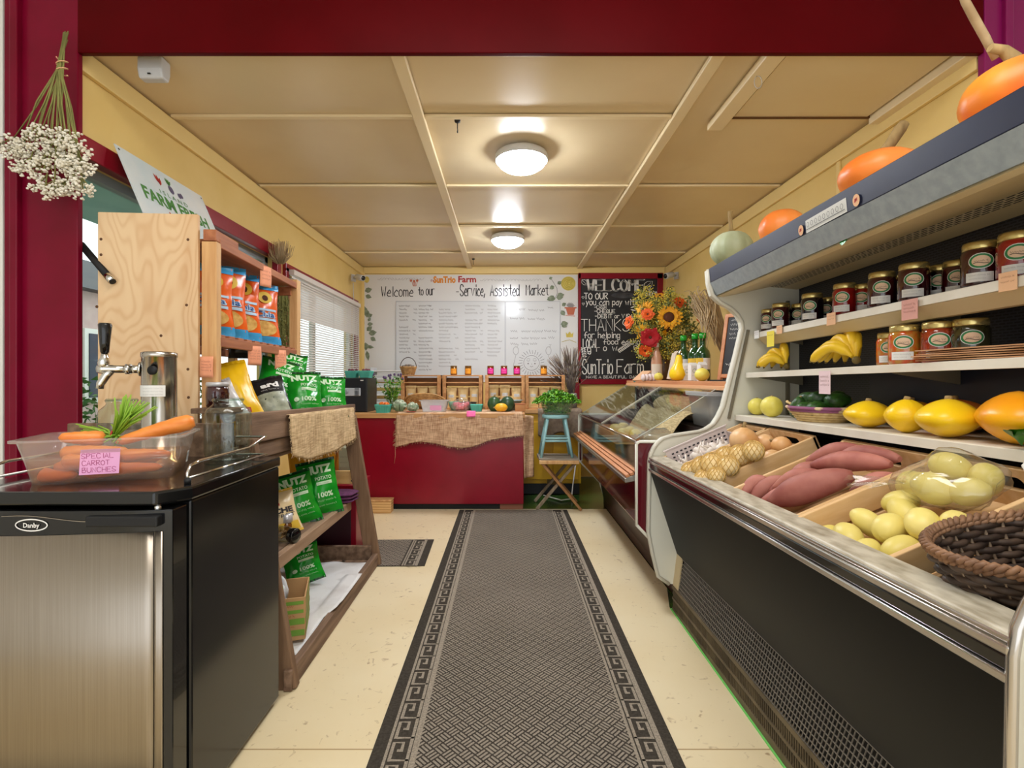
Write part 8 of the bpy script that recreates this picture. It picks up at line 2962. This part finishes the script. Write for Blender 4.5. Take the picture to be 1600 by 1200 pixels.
for (u, v, h, r, ln, rx, ry, lb) in bagged:
    for k in range(40):
        a, e = RN.uniform(0, 2 * PI), math.asin(RN.uniform(-1, 1))
        bm.verts.new(inC('pear', u, v, h) - Vector(t.location) + V(math.cos(a) * math.cos(e), math.sin(a) * math.cos(e), math.sin(e)) * (ln * 1.12))
bmesh.ops.convex_hull(bm, input=bm.verts)
bmesh.ops.delete(bm, geom=[v for v in bm.verts if not v.link_faces], context='VERTS')
bmesh.ops.subdivide_edges(bm, edges=bm.edges[:], cuts=2, use_grid_fill=True, smooth=0.25)
cs = [(inC('pear', u, v, h) - Vector(t.location), ln) for (u, v, h, r, ln, rx, ry, lb) in bagged]
for v in bm.verts:
    # pull the film in towards the potatoes where it spans a gap, and crease it
    d = min((v.co - c).length - ln for c, ln in cs)
    nrm = v.co.normalized()
    v.co -= nrm * max(0, d - .006) * .75
    v.co += nrm * (.006 * noise.noise(v.co * 38) + .004 * noise.noise(v.co * 95))
g = G()
bm.verts.index_update()
g.add([v.co.copy() for v in bm.verts], [[q_.index for q_ in f_.verts] for f_ in bm.faces], 0, True)
bm.free()
g.build('film', m_bagclear, t)
g = G()
g.grid(lambda u, v: Mb @ V(-.06 - .07 * v + .02 * math.sin(u * 9) * v, .06 + (.05 - .09 * u) + .04 * v, .02 + .012 * math.sin(u * 14) * v + .01 * v), 18, 8)
g.build('gathered_end', m_bagclear, t, fix=False)
tag(G().blob((0, 0, 0), (.045, .03, .012), 20, 8, lambda th, ph: 1 + .12 * noise.noise(V(math.cos(th) * 2, math.sin(th) * 2, ph))).build('white_cloth', m_paper, loc=inC('pear', .405, .27, .125), rot=(0, -.2, .4)), 'small crumpled white paper on the back board of the potato crate', 'paper')

# dark wicker basket
wk = thing('wicker_basket', 'dark brown wicker basket at the right front of the cooler', 'basket', (.945, .862, .745), rot=(.05, -.10, 0))
ra, rb_ = .205, .132
nst = 34
g = G()
def wq(a, v):
    s_ = .74 + .26 * v ** .8
    return V(ra * s_ * math.cos(a), rb_ * s_ * math.sin(a), .098 * v)


for row_ in range(9):
    pts = []
    for k in range(nst * 4):
        a = 2 * PI * k / (nst * 4)
        w_ = .0045 * math.cos(nst * a / 2 + PI * row_)
        p = wq(a, (row_ + .5) / 9.3)
        nrm = V(math.cos(a), math.sin(a), 0)
        pts.append(p + nrm * w_)
    gg = G().tube(pts, .0068, 7, closed=True)
    gg.build('weave_row', m_wickdk, wk)
for k in range(nst):
    a = 2 * PI * k / nst
    g.tube([wq(a, 0), wq(a, .5), wq(a, 1)], .0032, 6)
g.build('stakes', mat('pale_stake', (156, 132, 108), rough=.6), wk)
for j in range(2):
    g = G()
    for ph in (0, PI):
        pts = []
        for k in range(160):
            a = 2 * PI * k / 160
            p = wq(a, 1.0 + .07 * j)
            pts.append(p + V(math.cos(a), math.sin(a), 0) * (.0055 * math.cos(40 * a + ph)) + V(0, 0, .0055 * math.sin(40 * a + ph)))
        g.tube(pts, .0052, 6, closed=True)
    g.build('rim_braid', m_wickrim, wk)
g = G()
g.grid(lambda u, v: V(ra * .74 * v * math.cos(2 * PI * u), rb_ * .74 * v * math.sin(2 * PI * u), .002), 28, 3, wrap=True)
g.build('basket_base', m_wickdk, wk, fix=False, solid=.004)

# jam jar behind the big glass jar on the step rack
t = thing('preserve_jar', 'dark jam jar with silver lid standing behind the ribbed glass jar', 'jar', at(340, 640, 2.0) + V(0, 0, -.03))
t.location.z = 1.012
G().lathe([(0, 0), (.036, 0), (.04, .006), (.042, .05), (.04, .075), (.034, .082)], 22).build('glass_body', m_jamD, t)
G().lathe([(.035, .08), (.041, .082), (.041, .094), (.038, .098), (0, .098)], 22).build('lid', m_silver, t)
t = thing('jar_ledge', 'small weathered ledge board carrying the dark jam jar', 'board', (-1.13, 2.0, 1.0))
G().box((0, 0, 0), (.14, .12, .02)).build('board', m_old, t, bev=.003)
